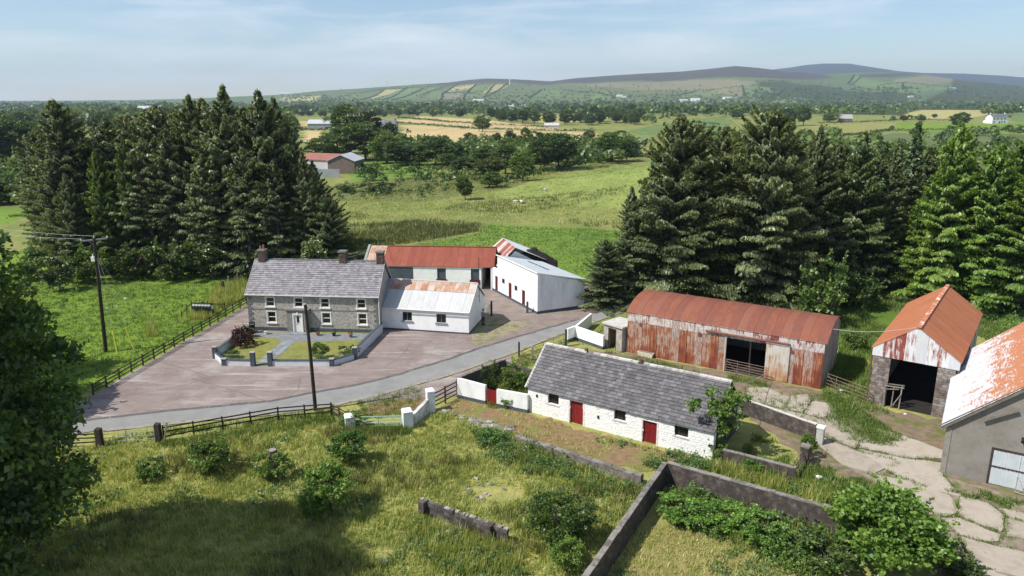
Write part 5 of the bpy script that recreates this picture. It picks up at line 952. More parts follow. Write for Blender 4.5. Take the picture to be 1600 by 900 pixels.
# yard gate and person by the annexe
pole_post('gate_post', 'dark rusty gate post standing in the yard by the annexe gable', G(768, 494), 1.75, .11, WOODD)
tube_gate('yard_gate', 'open galvanised mesh gate hung on the dark yard post', G(766.5, 494), G(756.5, 488), 1.35, 6, GALV, (0, .25, .5, .75, 1), .02)
def person(xy, rz):
    T = thing('person', 'person in a grey blue top and dark trousers standing by the yard gate', 'person', (*xy, .05), rz)
    def skin(name, mat, vs, es, parent, sub=1, root=0):
        me = bpy.data.meshes.new(name); me.from_pydata([v[:3] for v in vs], es, []); o = link(name, me, parent); s = o.modifiers.new('skin', 'SKIN'); s.use_smooth_shade = True
        for i, v in enumerate(vs): me.skin_vertices[0].data[i].radius = (v[3], v[4] if len(v) > 4 else v[3])
        me.skin_vertices[0].data[root].use_root = True
        if sub: o.modifiers.new('sub', 'SUBSURF').levels = sub; o.modifiers['sub'].render_levels = sub
        me.materials.append(mat); return o
    SK = surf('skin', [(.3, (.42, .26, .19)), (.7, (.50, .32, .24))], 3, .6); TOP = surf('grey_blue_top', [(.3, (.20, .22, .27)), (.7, (.30, .32, .38))], 6, .9); TR = surf('dark_trousers', [(.3, (.018, .02, .028)), (.7, (.035, .038, .05))], 4, .9); HR_ = surf('dark_hair', [(.3, (.012, .009, .008)), (.7, (.03, .024, .02))], 5, .7)
    vs = [(0, 0, .95, .14, .10), (0, .0, 1.15, .13, .095), (0, 0, 1.36, .16, .10), (0, 0, 1.49, .055), (0, -.01, 1.56, .06), (0, -.02, 1.66, .082, .095), (0, -.01, 1.75, .07, .08)]; es = [(i, i+1) for i in range(6)]
    for s in (-1, 1):
        b_ = len(vs); vs += [(s*.17, 0, 1.40, .058), (s*.22, .02, 1.15, .046), (s*.20, -.06, .93, .034), (s*.19, -.09, .86, .036, .02)]; es += [(2, b_), (b_, b_+1), (b_+1, b_+2), (b_+2, b_+3)]
        for k in range(4): f_ = len(vs); vs += [(s*.19+(k-1.5)*.02, -.11, .80, .009), (s*.19+(k-1.5)*.021, -.125, .755+.008*abs(k-1), .008)]; es += [(b_+3, f_), (f_, f_+1)]
        f_ = len(vs); vs += [(s*.155, -.11, .84, .010), (s*.14, -.125, .80, .009)]; es += [(b_+3, f_), (f_, f_+1)]
        b_ = len(vs); vs += [(s*.09, 0, .88, .085), (s*.10, -.01, .50, .056), (s*.105, .02, .10, .04), (s*.11, -.10, .035, .035, .03)]; es += [(0, b_), (b_, b_+1), (b_+1, b_+2), (b_+2, b_+3)]
    skin('body', SK, vs, es, T, 1, 0)
    vs = [(0, 0, .92, .18, .125), (0, 0, 1.15, .165, .12), (0, 0, 1.36, .185, .125), (0, 0, 1.47, .085)]; es = [(0, 1), (1, 2), (2, 3)]
    for s in (-1, 1): b_ = len(vs); vs += [(s*.18, 0, 1.40, .078), (s*.225, .02, 1.15, .065), (s*.205, -.055, .95, .05)]; es += [(2, b_), (b_, b_+1), (b_+1, b_+2)]
    skin('jumper', TOP, vs, es, T)
    vs = [(0, 0, .94, .165, .115)]; es = []
    for s in (-1, 1): b_ = len(vs); vs += [(s*.09, 0, .86, .10), (s*.10, -.01, .50, .075), (s*.105, .02, .08, .062)]; es += [(0, b_), (b_, b_+1), (b_+1, b_+2)]
    skin('trousers', TR, vs, es, T)
    for s in (-1, 1): MB().hexa([(s*.11-.05, -.18, 0), (s*.11+.05, -.18, 0), (s*.11+.045, .09, 0), (s*.11-.045, .09, 0), (s*.11-.04, -.15, .08), (s*.11+.04, -.15, .08), (s*.11+.045, .08, .11), (s*.11-.045, .08, .11)]).build('shoe', BLACKP, T)
    bm = bmesh.new(); bmesh.ops.create_uvsphere(bm, u_segments=14, v_segments=9, radius=.108)
    bmesh.ops.delete(bm, geom=[v for v in bm.verts if v.co.z < -.01 and v.co.y < .02], context='VERTS'); me = bpy.data.meshes.new('hair'); bm.to_mesh(me); bm.free(); me.materials.append(HR_); link('hair', me, T, Matrix.Translation((0, 0, 1.71)))
    for s in (-1, 1): MB().tube([(s*.034, -.105, 1.70), (s*.034, -.112, 1.70)], .012, 6).build('eye', BLACKP, T); MB().tube([(s*.088, -.01, 1.71), (s*.096, -.005, 1.67)], [.018, .012], 6).build('ear', SK, T)
    MB().tube([(0, -.105, 1.70), (0, -.135, 1.665)], [.008, .014], 6).build('nose', SK, T); MB().box(-.025, .025, -.118, -.10, 1.625, 1.635).build('mouth', MAROON, T)
person(G(755, 508), rad(150))
# ------------------------------------------------------------------ vegetation kit
def unit(a): return a/np.maximum(np.linalg.norm(a, axis=-1, keepdims=True), 1e-9)
def leaves(C, D, S, W_, rng, nrm=None):
    """one folded rhombus leaf per centre C along direction D, length S, half width W_"""
    n = len(C); D = unit(D); R_ = nrm if nrm is not None else rng.normal(size=(n, 3)); side = unit(np.cross(D, R_)); S = np.broadcast_to(S, n)[:, None]; W_ = np.broadcast_to(W_, n)[:, None]
    up = unit(np.cross(side, D))*W_*.35
    V = np.stack([C-D*S*.5, C+side*W_+up, C+D*S*.5, C-side*W_+up], 1).reshape(-1, 3); Q = np.arange(n*4).reshape(n, 4); return V, Q
def limb(mb, p, d, L_, r0, rng, depth, ends, spread=.6, up=.25, n=5, kids=(2, 4), gr=.62):
    pts = [p]; q = np.array(p, float); d = np.array(d, float)
    for k in range(3): d = unit(d+rng.normal(0, .13, 3)+np.array([0, 0, up*.25])); q = q+d*L_/3; pts.append(q.copy())
    mb.tube(pts, [r0, r0*.85, r0*.7, r0*.5], n, cap=False); ends.append((q, d, depth))
    if depth > 0:
        for k in range(rng.integers(*kids)+1):
            f = rng.uniform(.45, 1); i = min(int(f*3), 2); b = pts[i]+(pts[i+1]-pts[i])*(f*3-i); dd = unit(d+rng.normal(0, spread, 3)+np.array([0, 0, up])); limb(mb, b, dd, L_*gr*rng.uniform(.8, 1.2), r0*.5, rng, depth-1, ends, spread, up, max(3, n-1), kids, gr)
def broad(name, seed, leafm, h=10., cw=4.2, cz0=2.2, nclump=70, per=120, leaf=.34, squash=1.0, flowers=0, barkm=None, rag=.35, loose=1.0, shoots=60):
    """tapered trunk with limbs, crown of leaf clumps; height h, crown radius cw starting at cz0"""
    rng = np.random.default_rng(seed); mb = MB(); ends = []; tw = h*.022
    trunk = [(0, 0, -.2), (rng.normal(0, .1), rng.normal(0, .1), cz0*.7), (rng.normal(0, .2), rng.normal(0, .2), h*.55)]; mb.tube(trunk, [tw*1.25, tw, tw*.55], 8, cap=False)
    for k in range(7):
        f = rng.uniform(.35, 1); p = np.array(trunk[1])*(1-f)+np.array(trunk[2])*f; an = k*2.4+rng.uniform(-.4, .4); d = unit(np.array([math.cos(an), math.sin(an), rng.uniform(.5, 1.4)])); limb(mb, p, d, min(cw*.75, h*.3), tw*.5, rng, 1, ends)
    cen = np.array([0, 0, (h+cz0)/2]); rz = (h-cz0)/2; lump = rng.normal(size=(9, 3)); lump = unit(lump); la = rng.uniform(-rag, rag*.8, 9)
    d = unit(rng.normal(size=(nclump, 3))); rr = rng.uniform(.45, 1.0, nclump)**.55; bump_ = 1+(np.maximum(d@lump.T, 0)**3@la); R3 = np.array([cw, cw, rz])
    C = cen+d*R3*(rr*bump_)[:, None]*.86; C[:, 2] = np.maximum(C[:, 2], cz0*.5+rng.uniform(0, .4, nclump))
    cr_ = rng.uniform(.13, .26, nclump)*cw*loose; VV, QQ, TT = [], [], []; base = 0
    for i in range(nclump):
        n = int(per*rng.uniform(.6, 1.3)); q = unit(rng.normal(size=(n, 3))); q[:, 2] = np.where(q[:, 2] < -.3, -q[:, 2], q[:, 2]); rad_ = rng.uniform(.35, 1.05, n)**.6; P = C[i]+q*cr_[i]*rad_[:, None]*np.array([1.15, 1.15, .75]); D = unit(q*.6+d[i]*.4+rng.normal(0, .6, (n, 3))); s = leaf*rng.uniform(.45, 1.45, n)*rng.uniform(.8, 1.2)
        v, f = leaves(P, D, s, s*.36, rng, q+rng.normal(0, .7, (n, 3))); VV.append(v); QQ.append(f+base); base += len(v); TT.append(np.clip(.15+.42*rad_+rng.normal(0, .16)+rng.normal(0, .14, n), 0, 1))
    for i in range(shoots):
        k = rng.integers(0, nclump); p = C[k]+d[k]*cr_[k]*.7; dd = unit(d[k]+rng.normal(0, .45, 3)+np.array([0, 0, .35])); ll = cw*rng.uniform(.12, .34); n = 16; f = rng.random(n)
        P = p+dd*(ll*f)[:, None]+rng.normal(0, leaf*.28, (n, 3)); D = unit(dd+rng.normal(0, .8, (n, 3))); s = leaf*rng.uniform(.5, 1.1, n); v, q_ = leaves(P, D, s, s*.36, rng, np.tile([0, 0, 1.], (n, 1))+rng.normal(0, .7, (n, 3))); VV.append(v); QQ.append(q_+base); base += len(v); TT.append(np.clip(.55+.3*f+rng.normal(0, .12, n), 0, 1))
    mi = None; mats = [leafm]; V = np.concatenate(VV); Q = np.concatenate(QQ); T = np.concatenate(TT)
    if flowers:
        k = rng.integers(0, nclump, flowers); q = unit(d[k]+rng.normal(0, .5, (flowers, 3))); P = C[k]+q*cr_[k][:, None]*1.05; v, f = leaves(P, rng.normal(size=(flowers, 3))*np.array([1, 1, .2]), leaf*.9, leaf*.42, rng, np.tile([0, 0, 1.], (flowers, 1))+rng.normal(0, .3, (flowers, 3)))
        mi = np.r_[np.zeros(len(Q), int), np.ones(len(f), int)]; V = np.r_[V, v]; Q = np.r_[Q, f+base]; T = np.r_[T, rng.random(len(f))]; mats = [leafm, FLOWER]
    return mb.mesh('trunk', barkm or BARK, True), npmesh('crown', V, Q, mats, T, mi=mi)
def spruce(name, seed, leafm, h=22., R0=5.2, z0=.06, nb=190, spr=64, droop=.5, leaf=.55, dead=0, asym=0., narrow=.85, up=.25, barkm=None):
    rng = np.random.default_rng(seed); mb = MB(); mb.tube([(0, 0, -.2), (rng.normal(0, .1), 0, h*.4), (rng.normal(0, .12), 0, h*.8), (0, 0, h*.985)], [h*.016, h*.012, h*.006, .03], 8, cap=False); VV, QQ, TT = [], [], []; base = 0
    side_l = rng.uniform(0, 6.28)
    for i in range(nb+dead):
        isd = i >= nb; t = rng.uniform(.08, z0+.12) if isd else z0+(1-z0)*(1-(1-(i+.5)/nb)**1.25); z = t*h; az = i*2.39996+rng.normal(0, .35); tt = (t-z0)/(1-z0) if not isd else 0
        L_ = R0*(max(1-tt, 0)**narrow)*(1-math.exp(-max(1-tt, 0)*8))*rng.uniform(.55, 1.2)*(1+asym*math.cos(az-side_l))+.22
        if isd: L_ = R0*rng.uniform(.2, .55)
        el = up+.5*tt+rng.normal(0, .09); hd = np.array([math.cos(az), math.sin(az), 0]); ns = 7; s = np.linspace(0, 1, ns); pts = np.array([0, 0, z])+hd*(L_*s)[:, None]+np.array([0, 0, 1.])*(L_*(math.tan(el)*s-droop*s**2*(1-tt*.6)+.16*s**3))[:, None]
        if isd or i % 2 == 0: mb.tube([tuple(p) for p in pts[::3]], [.012*L_+.02, .006*L_+.012, .008], 3, cap=False)
        n = int((spr*(L_/R0)**.9+8)*(.25 if isd else 1)); f = rng.uniform(.12, 1, n)**.75; idx = np.minimum((f*(ns-1)).astype(int), ns-2); fr = (f*(ns-1)-idx)[:, None]; P = pts[idx]*(1-fr)+pts[idx+1]*fr; bd = unit(pts[idx+1]-pts[idx]); sd = np.cross(bd, [0, 0, 1.]); w = (1-f*.75)*L_*.36*rng.uniform(-1, 1, n); P = P+sd*w[:, None]; P[:, 2] -= np.abs(w)*.32+rng.uniform(0, .22, n)
        D = unit(bd*.75+sd*np.sign(w)[:, None]*.55+np.array([0, 0, -1.])*rng.uniform(-.05, .75, n)[:, None]); sz = leaf*rng.uniform(.6, 1.35, n)
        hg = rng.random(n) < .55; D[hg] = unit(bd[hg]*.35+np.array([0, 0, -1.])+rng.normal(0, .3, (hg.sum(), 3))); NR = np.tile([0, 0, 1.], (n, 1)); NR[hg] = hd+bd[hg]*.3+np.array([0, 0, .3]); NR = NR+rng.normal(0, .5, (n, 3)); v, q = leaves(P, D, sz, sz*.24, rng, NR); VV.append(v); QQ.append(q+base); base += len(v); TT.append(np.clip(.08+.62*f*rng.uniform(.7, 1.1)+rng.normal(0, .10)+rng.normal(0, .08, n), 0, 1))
    n = 26; P = np.zeros((n, 3)); P[:, 2] = h*rng.uniform(.93, 1.0, n); D = rng.normal(0, .6, (n, 3)); D[:, 2] = 1; v, q = leaves(P+unit(D)*.15, D, leaf*.8, leaf*.14, rng); VV.append(v); QQ.append(q+base); TT.append(np.full(n, .4))
    V = np.concatenate(VV); V[:, 2] *= h/V[:, 2].max(); return mb.mesh('trunk', barkm or BARK, True), npmesh('crown', V, np.concatenate(QQ), leafm, np.concatenate(TT))
def plant(proto, name, label, cat, xy, s=1., sw=None, rz=None, group=None, color=None, z=None, tilt=(0, 0)):
    x, y = xy; z = float(zt(x, y)) if z is None else z; rz = random.uniform(0, 6.28) if rz is None else rz; T = thing(name, label, cat, (x, y, z), rz, group); T.rotation_euler[0], T.rotation_euler[1] = tilt; T.scale = ((sw or s), (sw or s), s)
    link('trunk', proto[0], T); c = link('crown', proto[1], T)
    if color: c.color = (*color, 1)
    return T
def mono(proto, name, label, cat, xy, s=1., sw=None, rz=None, group=None, color=None):
    o = link(name, proto); x, y = xy; o.location = (x, y, float(zt(x, y))-.1); o.rotation_euler = (0, 0, random.uniform(0, 6.28) if rz is None else rz); o.scale = ((sw or s), (sw or s), s); tag(o, label, cat, group)
    if color: o.color = (*color, 1)
    return o
def merged(pr, name):
    bm = bmesh.new(); bm.from_mesh(pr[0]); me = bpy.data.meshes.new(name)
    a, b = pr; nv = len(a.vertices); V = np.empty(nv*3, np.float32); a.vertices.foreach_get('co', V); bm.free(); V2 = np.empty(len(b.vertices)*3, np.float32); b.vertices.foreach_get('co', V2)
    q1 = [tuple(p.vertices) for p in a.polygons if len(p.vertices) == 4]; Q2 = np.empty(len(b.loops), np.int32); b.loops.foreach_get('vertex_index', Q2); T2 = np.empty(len(b.polygons), np.float32); b.attributes['tint'].data.foreach_get('value', T2); Q = np.r_[np.array(q1, np.int32), Q2.reshape(-1, 4)+nv]
    return npmesh(name, np.r_[V.reshape(-1, 3), V2.reshape(-1, 3)], Q, [a.materials[0], b.materials[0]], np.r_[np.zeros(len(q1)), T2], mi=np.r_[np.zeros(len(q1), int), np.ones(len(T2), int)])
# ------------------------------------------------------------------ conifers
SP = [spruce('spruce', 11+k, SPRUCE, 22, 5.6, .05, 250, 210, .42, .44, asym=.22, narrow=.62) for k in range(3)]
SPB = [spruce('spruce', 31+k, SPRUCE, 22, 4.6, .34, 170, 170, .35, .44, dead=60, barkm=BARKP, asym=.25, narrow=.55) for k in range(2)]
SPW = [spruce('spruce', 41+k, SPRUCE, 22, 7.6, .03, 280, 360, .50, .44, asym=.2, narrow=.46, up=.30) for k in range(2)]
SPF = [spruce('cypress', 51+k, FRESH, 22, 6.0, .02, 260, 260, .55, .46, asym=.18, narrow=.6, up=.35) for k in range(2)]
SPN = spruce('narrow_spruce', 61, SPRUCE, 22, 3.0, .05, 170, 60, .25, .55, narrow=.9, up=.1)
def conif(pr, u, Y, vtop, sw, name, label, group=None, color=None, tilt=(0, 0)):
    x = XU(u, Y, 9.); s = (hz(vtop, Y)-float(zt(x, Y)))/22.; return plant(pr, name, label, 'tree', (x, Y), s, s*sw if sw < 1.8 else s, None, group, color, tilt=tilt)
GRP = 'dark spruces of the grove left of the farmhouse'; GL = 'dark spruce in the thick of the grove left of the farmhouse'
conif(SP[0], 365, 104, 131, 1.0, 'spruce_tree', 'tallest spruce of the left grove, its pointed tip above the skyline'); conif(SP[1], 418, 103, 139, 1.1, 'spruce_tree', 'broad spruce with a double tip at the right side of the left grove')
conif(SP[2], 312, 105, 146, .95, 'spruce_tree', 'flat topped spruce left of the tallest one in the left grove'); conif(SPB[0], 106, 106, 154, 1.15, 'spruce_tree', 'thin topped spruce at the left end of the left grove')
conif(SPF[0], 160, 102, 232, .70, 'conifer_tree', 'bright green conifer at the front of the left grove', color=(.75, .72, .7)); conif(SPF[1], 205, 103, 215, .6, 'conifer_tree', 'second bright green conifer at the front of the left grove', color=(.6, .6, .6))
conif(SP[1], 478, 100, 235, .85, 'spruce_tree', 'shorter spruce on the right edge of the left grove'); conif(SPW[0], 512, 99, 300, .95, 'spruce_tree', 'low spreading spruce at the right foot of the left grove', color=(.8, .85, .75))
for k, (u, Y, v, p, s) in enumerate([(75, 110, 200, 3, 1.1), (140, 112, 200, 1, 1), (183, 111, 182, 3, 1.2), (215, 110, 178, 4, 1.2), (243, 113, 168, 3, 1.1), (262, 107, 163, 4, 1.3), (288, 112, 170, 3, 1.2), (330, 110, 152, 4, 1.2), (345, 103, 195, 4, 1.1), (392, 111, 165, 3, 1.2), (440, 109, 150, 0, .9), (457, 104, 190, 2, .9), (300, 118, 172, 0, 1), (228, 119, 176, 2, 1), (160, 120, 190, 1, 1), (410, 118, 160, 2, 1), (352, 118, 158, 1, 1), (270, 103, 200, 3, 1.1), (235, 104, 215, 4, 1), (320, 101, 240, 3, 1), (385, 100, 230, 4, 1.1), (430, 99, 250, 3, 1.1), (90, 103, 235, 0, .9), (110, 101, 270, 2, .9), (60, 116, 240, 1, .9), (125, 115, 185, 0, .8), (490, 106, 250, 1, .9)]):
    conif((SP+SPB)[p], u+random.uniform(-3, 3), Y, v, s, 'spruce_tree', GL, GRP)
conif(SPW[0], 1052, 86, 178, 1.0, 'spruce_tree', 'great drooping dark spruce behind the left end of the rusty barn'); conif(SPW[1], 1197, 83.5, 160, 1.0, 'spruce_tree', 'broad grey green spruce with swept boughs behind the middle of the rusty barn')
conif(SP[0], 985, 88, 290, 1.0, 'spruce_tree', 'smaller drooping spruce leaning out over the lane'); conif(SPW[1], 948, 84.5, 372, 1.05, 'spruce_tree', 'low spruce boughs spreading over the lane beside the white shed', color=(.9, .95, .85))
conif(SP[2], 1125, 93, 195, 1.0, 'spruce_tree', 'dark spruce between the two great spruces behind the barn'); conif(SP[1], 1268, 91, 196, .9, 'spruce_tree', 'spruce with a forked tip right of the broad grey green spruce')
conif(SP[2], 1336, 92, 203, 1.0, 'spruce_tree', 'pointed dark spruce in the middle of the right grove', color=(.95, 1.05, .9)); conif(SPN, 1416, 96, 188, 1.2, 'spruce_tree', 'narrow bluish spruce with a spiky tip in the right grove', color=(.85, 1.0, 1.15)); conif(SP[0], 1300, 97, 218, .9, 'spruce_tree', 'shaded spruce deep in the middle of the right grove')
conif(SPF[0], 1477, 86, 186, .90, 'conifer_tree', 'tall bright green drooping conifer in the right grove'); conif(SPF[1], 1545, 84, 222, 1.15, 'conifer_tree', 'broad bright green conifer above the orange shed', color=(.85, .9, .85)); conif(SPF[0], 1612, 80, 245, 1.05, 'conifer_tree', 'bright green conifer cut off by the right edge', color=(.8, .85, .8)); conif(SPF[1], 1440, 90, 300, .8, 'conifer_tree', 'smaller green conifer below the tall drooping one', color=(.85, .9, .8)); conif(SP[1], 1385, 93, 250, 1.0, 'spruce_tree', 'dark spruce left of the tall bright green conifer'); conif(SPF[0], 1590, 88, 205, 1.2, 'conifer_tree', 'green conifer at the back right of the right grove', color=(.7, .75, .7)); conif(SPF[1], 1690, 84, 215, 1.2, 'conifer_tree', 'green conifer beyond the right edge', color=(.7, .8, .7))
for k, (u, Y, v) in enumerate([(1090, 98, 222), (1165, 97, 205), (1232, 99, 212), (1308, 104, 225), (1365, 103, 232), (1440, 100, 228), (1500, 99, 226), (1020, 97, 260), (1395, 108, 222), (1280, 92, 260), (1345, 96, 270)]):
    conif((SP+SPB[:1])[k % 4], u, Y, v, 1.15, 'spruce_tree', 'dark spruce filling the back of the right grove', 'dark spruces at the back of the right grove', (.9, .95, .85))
# ------------------------------------------------------------------ broadleaves
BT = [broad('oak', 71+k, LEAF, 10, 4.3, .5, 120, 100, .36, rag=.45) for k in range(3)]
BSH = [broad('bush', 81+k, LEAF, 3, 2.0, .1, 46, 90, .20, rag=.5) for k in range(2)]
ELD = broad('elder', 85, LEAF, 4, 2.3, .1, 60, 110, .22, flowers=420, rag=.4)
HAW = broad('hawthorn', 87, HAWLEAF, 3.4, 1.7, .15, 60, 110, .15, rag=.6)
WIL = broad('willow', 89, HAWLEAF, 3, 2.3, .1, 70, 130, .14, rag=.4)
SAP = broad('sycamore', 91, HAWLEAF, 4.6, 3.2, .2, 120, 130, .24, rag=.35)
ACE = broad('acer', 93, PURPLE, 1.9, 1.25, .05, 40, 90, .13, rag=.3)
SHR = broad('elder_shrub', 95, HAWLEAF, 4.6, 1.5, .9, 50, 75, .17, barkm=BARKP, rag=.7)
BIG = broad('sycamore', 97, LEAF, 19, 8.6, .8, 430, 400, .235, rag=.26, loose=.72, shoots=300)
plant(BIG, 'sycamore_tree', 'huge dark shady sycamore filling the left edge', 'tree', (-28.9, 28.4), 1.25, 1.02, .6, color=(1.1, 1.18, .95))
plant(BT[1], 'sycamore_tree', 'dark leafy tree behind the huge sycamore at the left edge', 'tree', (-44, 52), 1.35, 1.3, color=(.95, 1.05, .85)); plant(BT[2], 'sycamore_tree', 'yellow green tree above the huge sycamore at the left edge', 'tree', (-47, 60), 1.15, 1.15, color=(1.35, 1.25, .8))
plant(ELD, 'elder_bush', 'elder covered in cream flowers under the left grove', 'bush', G(335, 432), 1.75, 1.5); plant(BSH[0], 'elder_bush', 'dark green bush left of the flowering elder under the grove', 'bush', G(268, 438), 1.9, 1.7); plant(ELD, 'elder_bush', 'round white flowered bush behind the farmhouse roof', 'bush', (XU(487, 90, 5), 90), 1.85, .95, color=(1.25, 1.25, 1.15))
plant(BSH[1], 'bare_bush', 'brownish bush between farmhouse chimney and red byre', 'bush', (XU(545, 103), 103), 1.3, 1.3, color=(1.1, .9, .9)); plant(ELD, 'elder_bush', 'cream flowered elder behind the paddock pole', 'bush', (XU(92, 92), 92), 1.2, .9); plant(BSH[0], 'willow_bush', 'pale silvery bush at the left end of the grove', 'bush', (XU(45, 98), 98), 1.6, 1.3, color=(2.2, 2., 2.6))
plant(BSH[1], 'bush', 'green bush at the foot of the left grove beside the pole', 'bush', (XU(130, 96), 96), 1.5, 1.5, color=(1.3, 1.3, .9)); plant(BSH[0], 'bush', 'dark bush under the middle of the left grove', 'bush', (XU(215, 99), 99), 1.6, 1.7, color=(.8, .8, .7))
plant(BSH[1], 'elder_bush', 'pale leaved bush beside the right end of the rusty barn', 'bush', (XU(1285, 77), 77.5), 2.2, 1.6, color=(1.5, 1.45, 1.5)); plant(BSH[1], 'bush', 'dark bush under the pointed spruce behind the barn', 'bush', (XU(1335, 84), 84), 1.6, 1.5)
plant(BSH[0], 'bush', 'small bush by the back right corner of the rusty barn', 'bush', G(1335, 545), .6, .6, color=(1.2, 1.2, 1))
plant(ACE, 'acer_bush', 'deep purple acer at the left corner of the farmhouse lawn', 'bush', G(380, 541), 1.12, 1.0); plant(HAW, 'garden_shrub', 'yellow green spiky shrub at the front of the farmhouse lawn', 'bush', G(501, 562), .5, .55)
plant(BSH[0], 'garden_shrub', 'low dark shrub in the right corner of the farmhouse lawn', 'bush', G(545, 557), .38, .5); plant(HAW, 'garden_shrub', 'low leafy plants behind the left railing of the farmhouse lawn', 'bush', G(365, 561), .25, .42, color=(.7, .75, .7)); plant(ELD, 'garden_shrub', 'cream flowered shrub behind the purple acer', 'bush', G(389, 528), .33, .3)
plant(BSH[0], 'cypress_bush', 'dark clipped column bush behind the red gate', 'bush', G(768, 620), 1.05, .42, color=(.9, .85, .75)); plant(BSH[1], 'ivy_bush', 'ivy mound on the back wall of the cottage yard', 'bush', G(806, 606), .65, .62, color=(1.2, 1.3, .9)); plant(HAW, 'bush', 'bright weedy bush inside the cottage yard', 'bush', G(800, 634), .32, .7)
plant(SHR, 'elder_tree', 'leggy young tree growing against the right end of the cottage', 'tree', G(1120, 712), 1.12, 1.08, color=(1.0, 1.02, 1.0)); plant(SAP, 'sycamore_sapling', 'bright green bushy sapling beside the lane at bottom right', 'tree', (XU(1383, 34.2), 34.2), .93, 1.08, color=(.9, .98, .85))
plant(BSH[0], 'bramble_bush', 'bramble mound under the bright sapling', 'bush', (XU(1290, 34), 34), .62, .9); plant(BSH[1], 'bramble_bush', 'dark scrub at the foot of the dead stump', 'bush', (XU(1490, 33.5), 33.2), .5, .7, color=(.8, .8, .7))
for (u, v, s, sw, pr, lab, col) in [(325, 735, .75, .85, BSH[1], 'dark gorse mound below the roadside fence', (1.05, 1.05, .85)), (425, 748, .62, .62, BSH[0], 'ivy bush round the cut stump in the meadow', (1.0, 1.05, .9)), (515, 805, .95, .98, HAW, 'bright hawthorn bush with a pale twig in the meadow', (.75, .8, .75)), (545, 726, .68, .85, HAW, 'green bush left of the first white pier', (.5, .58, .5)), (238, 748, .42, .55, BSH[1], 'small bush at the left of the gorse mound', (1.1, 1.1, .9)), (490, 815, .6, .6, HAW, 'lower clump of bright leaves under the hawthorn', (.65, .7, .6)), (872, 850, .98, .95, WIL, 'wide olive willow bush beside the long dark wall', (.42, .44, .42)), (885, 893, .55, .6, HAW, 'yellow green shrub at the bottom edge by the long wall', (1.05, .98, .9)), (770, 690, .35, .5, BSH[0], 'nettle clump at the end of the low stone wall', (1, 1.2, .9)), (1065, 815, .5, .75, BSH[0], 'bramble heap in the corner of the dark walls', (1.3, 1.5, 1)), (1140, 822, .45, .8, BSH[1], 'bramble bush along the dark back wall', (1.2, 1.4, .9)), (1195, 845, .5, .8, BSH[0], 'darker bramble bush left of the bright sapling', (1, 1.15, .85)), (1185, 735, .25, .7, HAW, 'nettle bank below the pen wall', (.6, .7, .55)), (1262, 715, .5, .35, HAW, 'ivy on the end of the small pen', (.6, .7, .5)), (548, 668, .4, .5, BSH[1], 'dark tuft at the first white pier', (1, 1.1, .9))]:
    if lab.startswith('nettle bank'): plant(BSH[1], 'bramble_bush', 'dark bramble clump at the right foot of the cottage', 'bush', G(1112, 712), .42, .5, color=(1.2, 1.3, 1))
    plant(pr, 'meadow_bush', lab, 'bush', G(u, v), s, sw, color=tuple(1.35*q for q in col))
# ------------------------------------------------------------------ grasses (nobody could count them)
def tufts(name, label, P, h, mat, blades=8, spread=.16, w=.045, tint=(.2, .9), lean=.5, seed=1, cat='grass', leafy=False, zoff=0.):
    rng = np.random.default_rng(seed)
    if leafy: P = P[rng.random(len(P)) < .05+.95*(.5+.5*np.sin(P[:, 0]*2.1+np.sin(P[:, 1]*1.7)*1.5)*np.cos(P[:, 1]*1.9-P[:, 0]))]
    n = len(P); m = n*blades; b = np.repeat(P, blades, 0)+rng.normal(0, spread, (m, 2)); hh = np.repeat(rng.uniform(h[0], h[1], n)*((.45+.75*(.5+.5*np.sin(P[:, 0]*1.7+1)*np.cos(P[:, 1]*2.3+P[:, 0]*.6))) if leafy else 1), blades)*rng.uniform(.55, 1.15, m); an = rng.uniform(0, 6.283, m); t0 = np.repeat(rng.uniform(*tint, n), blades)+rng.normal(0, .10, m); z = zt(b[:, 0], b[:, 1])+zoff
    dx, dy = np.cos(an), np.sin(an); ln = rng.uniform(0, lean, m)*hh; B = np.stack([b[:, 0], b[:, 1], z], 1)
    if leafy:
        C = B.copy(); C[:, 2] += hh*rng.random(m); D = np.stack([dx, dy, rng.uniform(-.4, .5, m)], 1); V, Q = leaves(C, D, w*rng.uniform(2, 4, m), w*rng.uniform(.7, 1.3, m), rng, np.tile([0, 0, 1.], (m, 1))+rng.normal(0, .5, (m, 3))); 
    else:
        sx = np.stack([-dy, dx, 0*dx], 1)*w/2; mid = B+np.stack([dx*ln*.35, dy*ln*.35, hh*.6], 1); tip = B+np.stack([dx*ln, dy*ln, hh], 1)
        V = np.stack([B-sx, B+sx, mid+sx*.8, tip, mid-sx*.8], 1).reshape(-1, 3); k = np.arange(m)*5; Q = np.r_[np.stack([k, k+1, k+2, k+4], 1)]; Tq = np.stack([k+4, k+2, k+3, k+3], 1)
        V = np.stack([B-sx, B+sx, tip+sx*.15, tip-sx*.15], 1).reshape(-1, 3); Q = np.arange(m*4).reshape(m, 4)
    return tag(link(name, npmesh(name, V, Q, mat, np.clip(t0, 0, 1))), label, cat, None, 'stuff')
MEAD = GP((40, 706), (160, 698), (250, 692), (400, 665), (518, 654), (545, 674), (640, 672), (690, 645), (760, 664), (800, 678), (1000, 758), (1035, 752), (905, 905), (905, 960), (-200, 960))
HOLES = [GP((650, 780), (800, 832), (800, 852), (650, 802))]
rg = np.random.default_rng(17)
def field_noise(P, s=1.): return .5+.25*np.sin(P[:, 0]*.9*s+np.sin(P[:, 1]*.7*s)*1.3)+.25*np.sin(P[:, 1]*1.25*s-P[:, 0]*.55*s+1)
P = scatter(MEAD, 30000, rg, HOLES+[GP((735, 762), (790, 757), (825, 775), (790, 788), (745, 782))]); fn_ = field_noise(P); k = rg.random(len(P)) < .35+.65*fn_
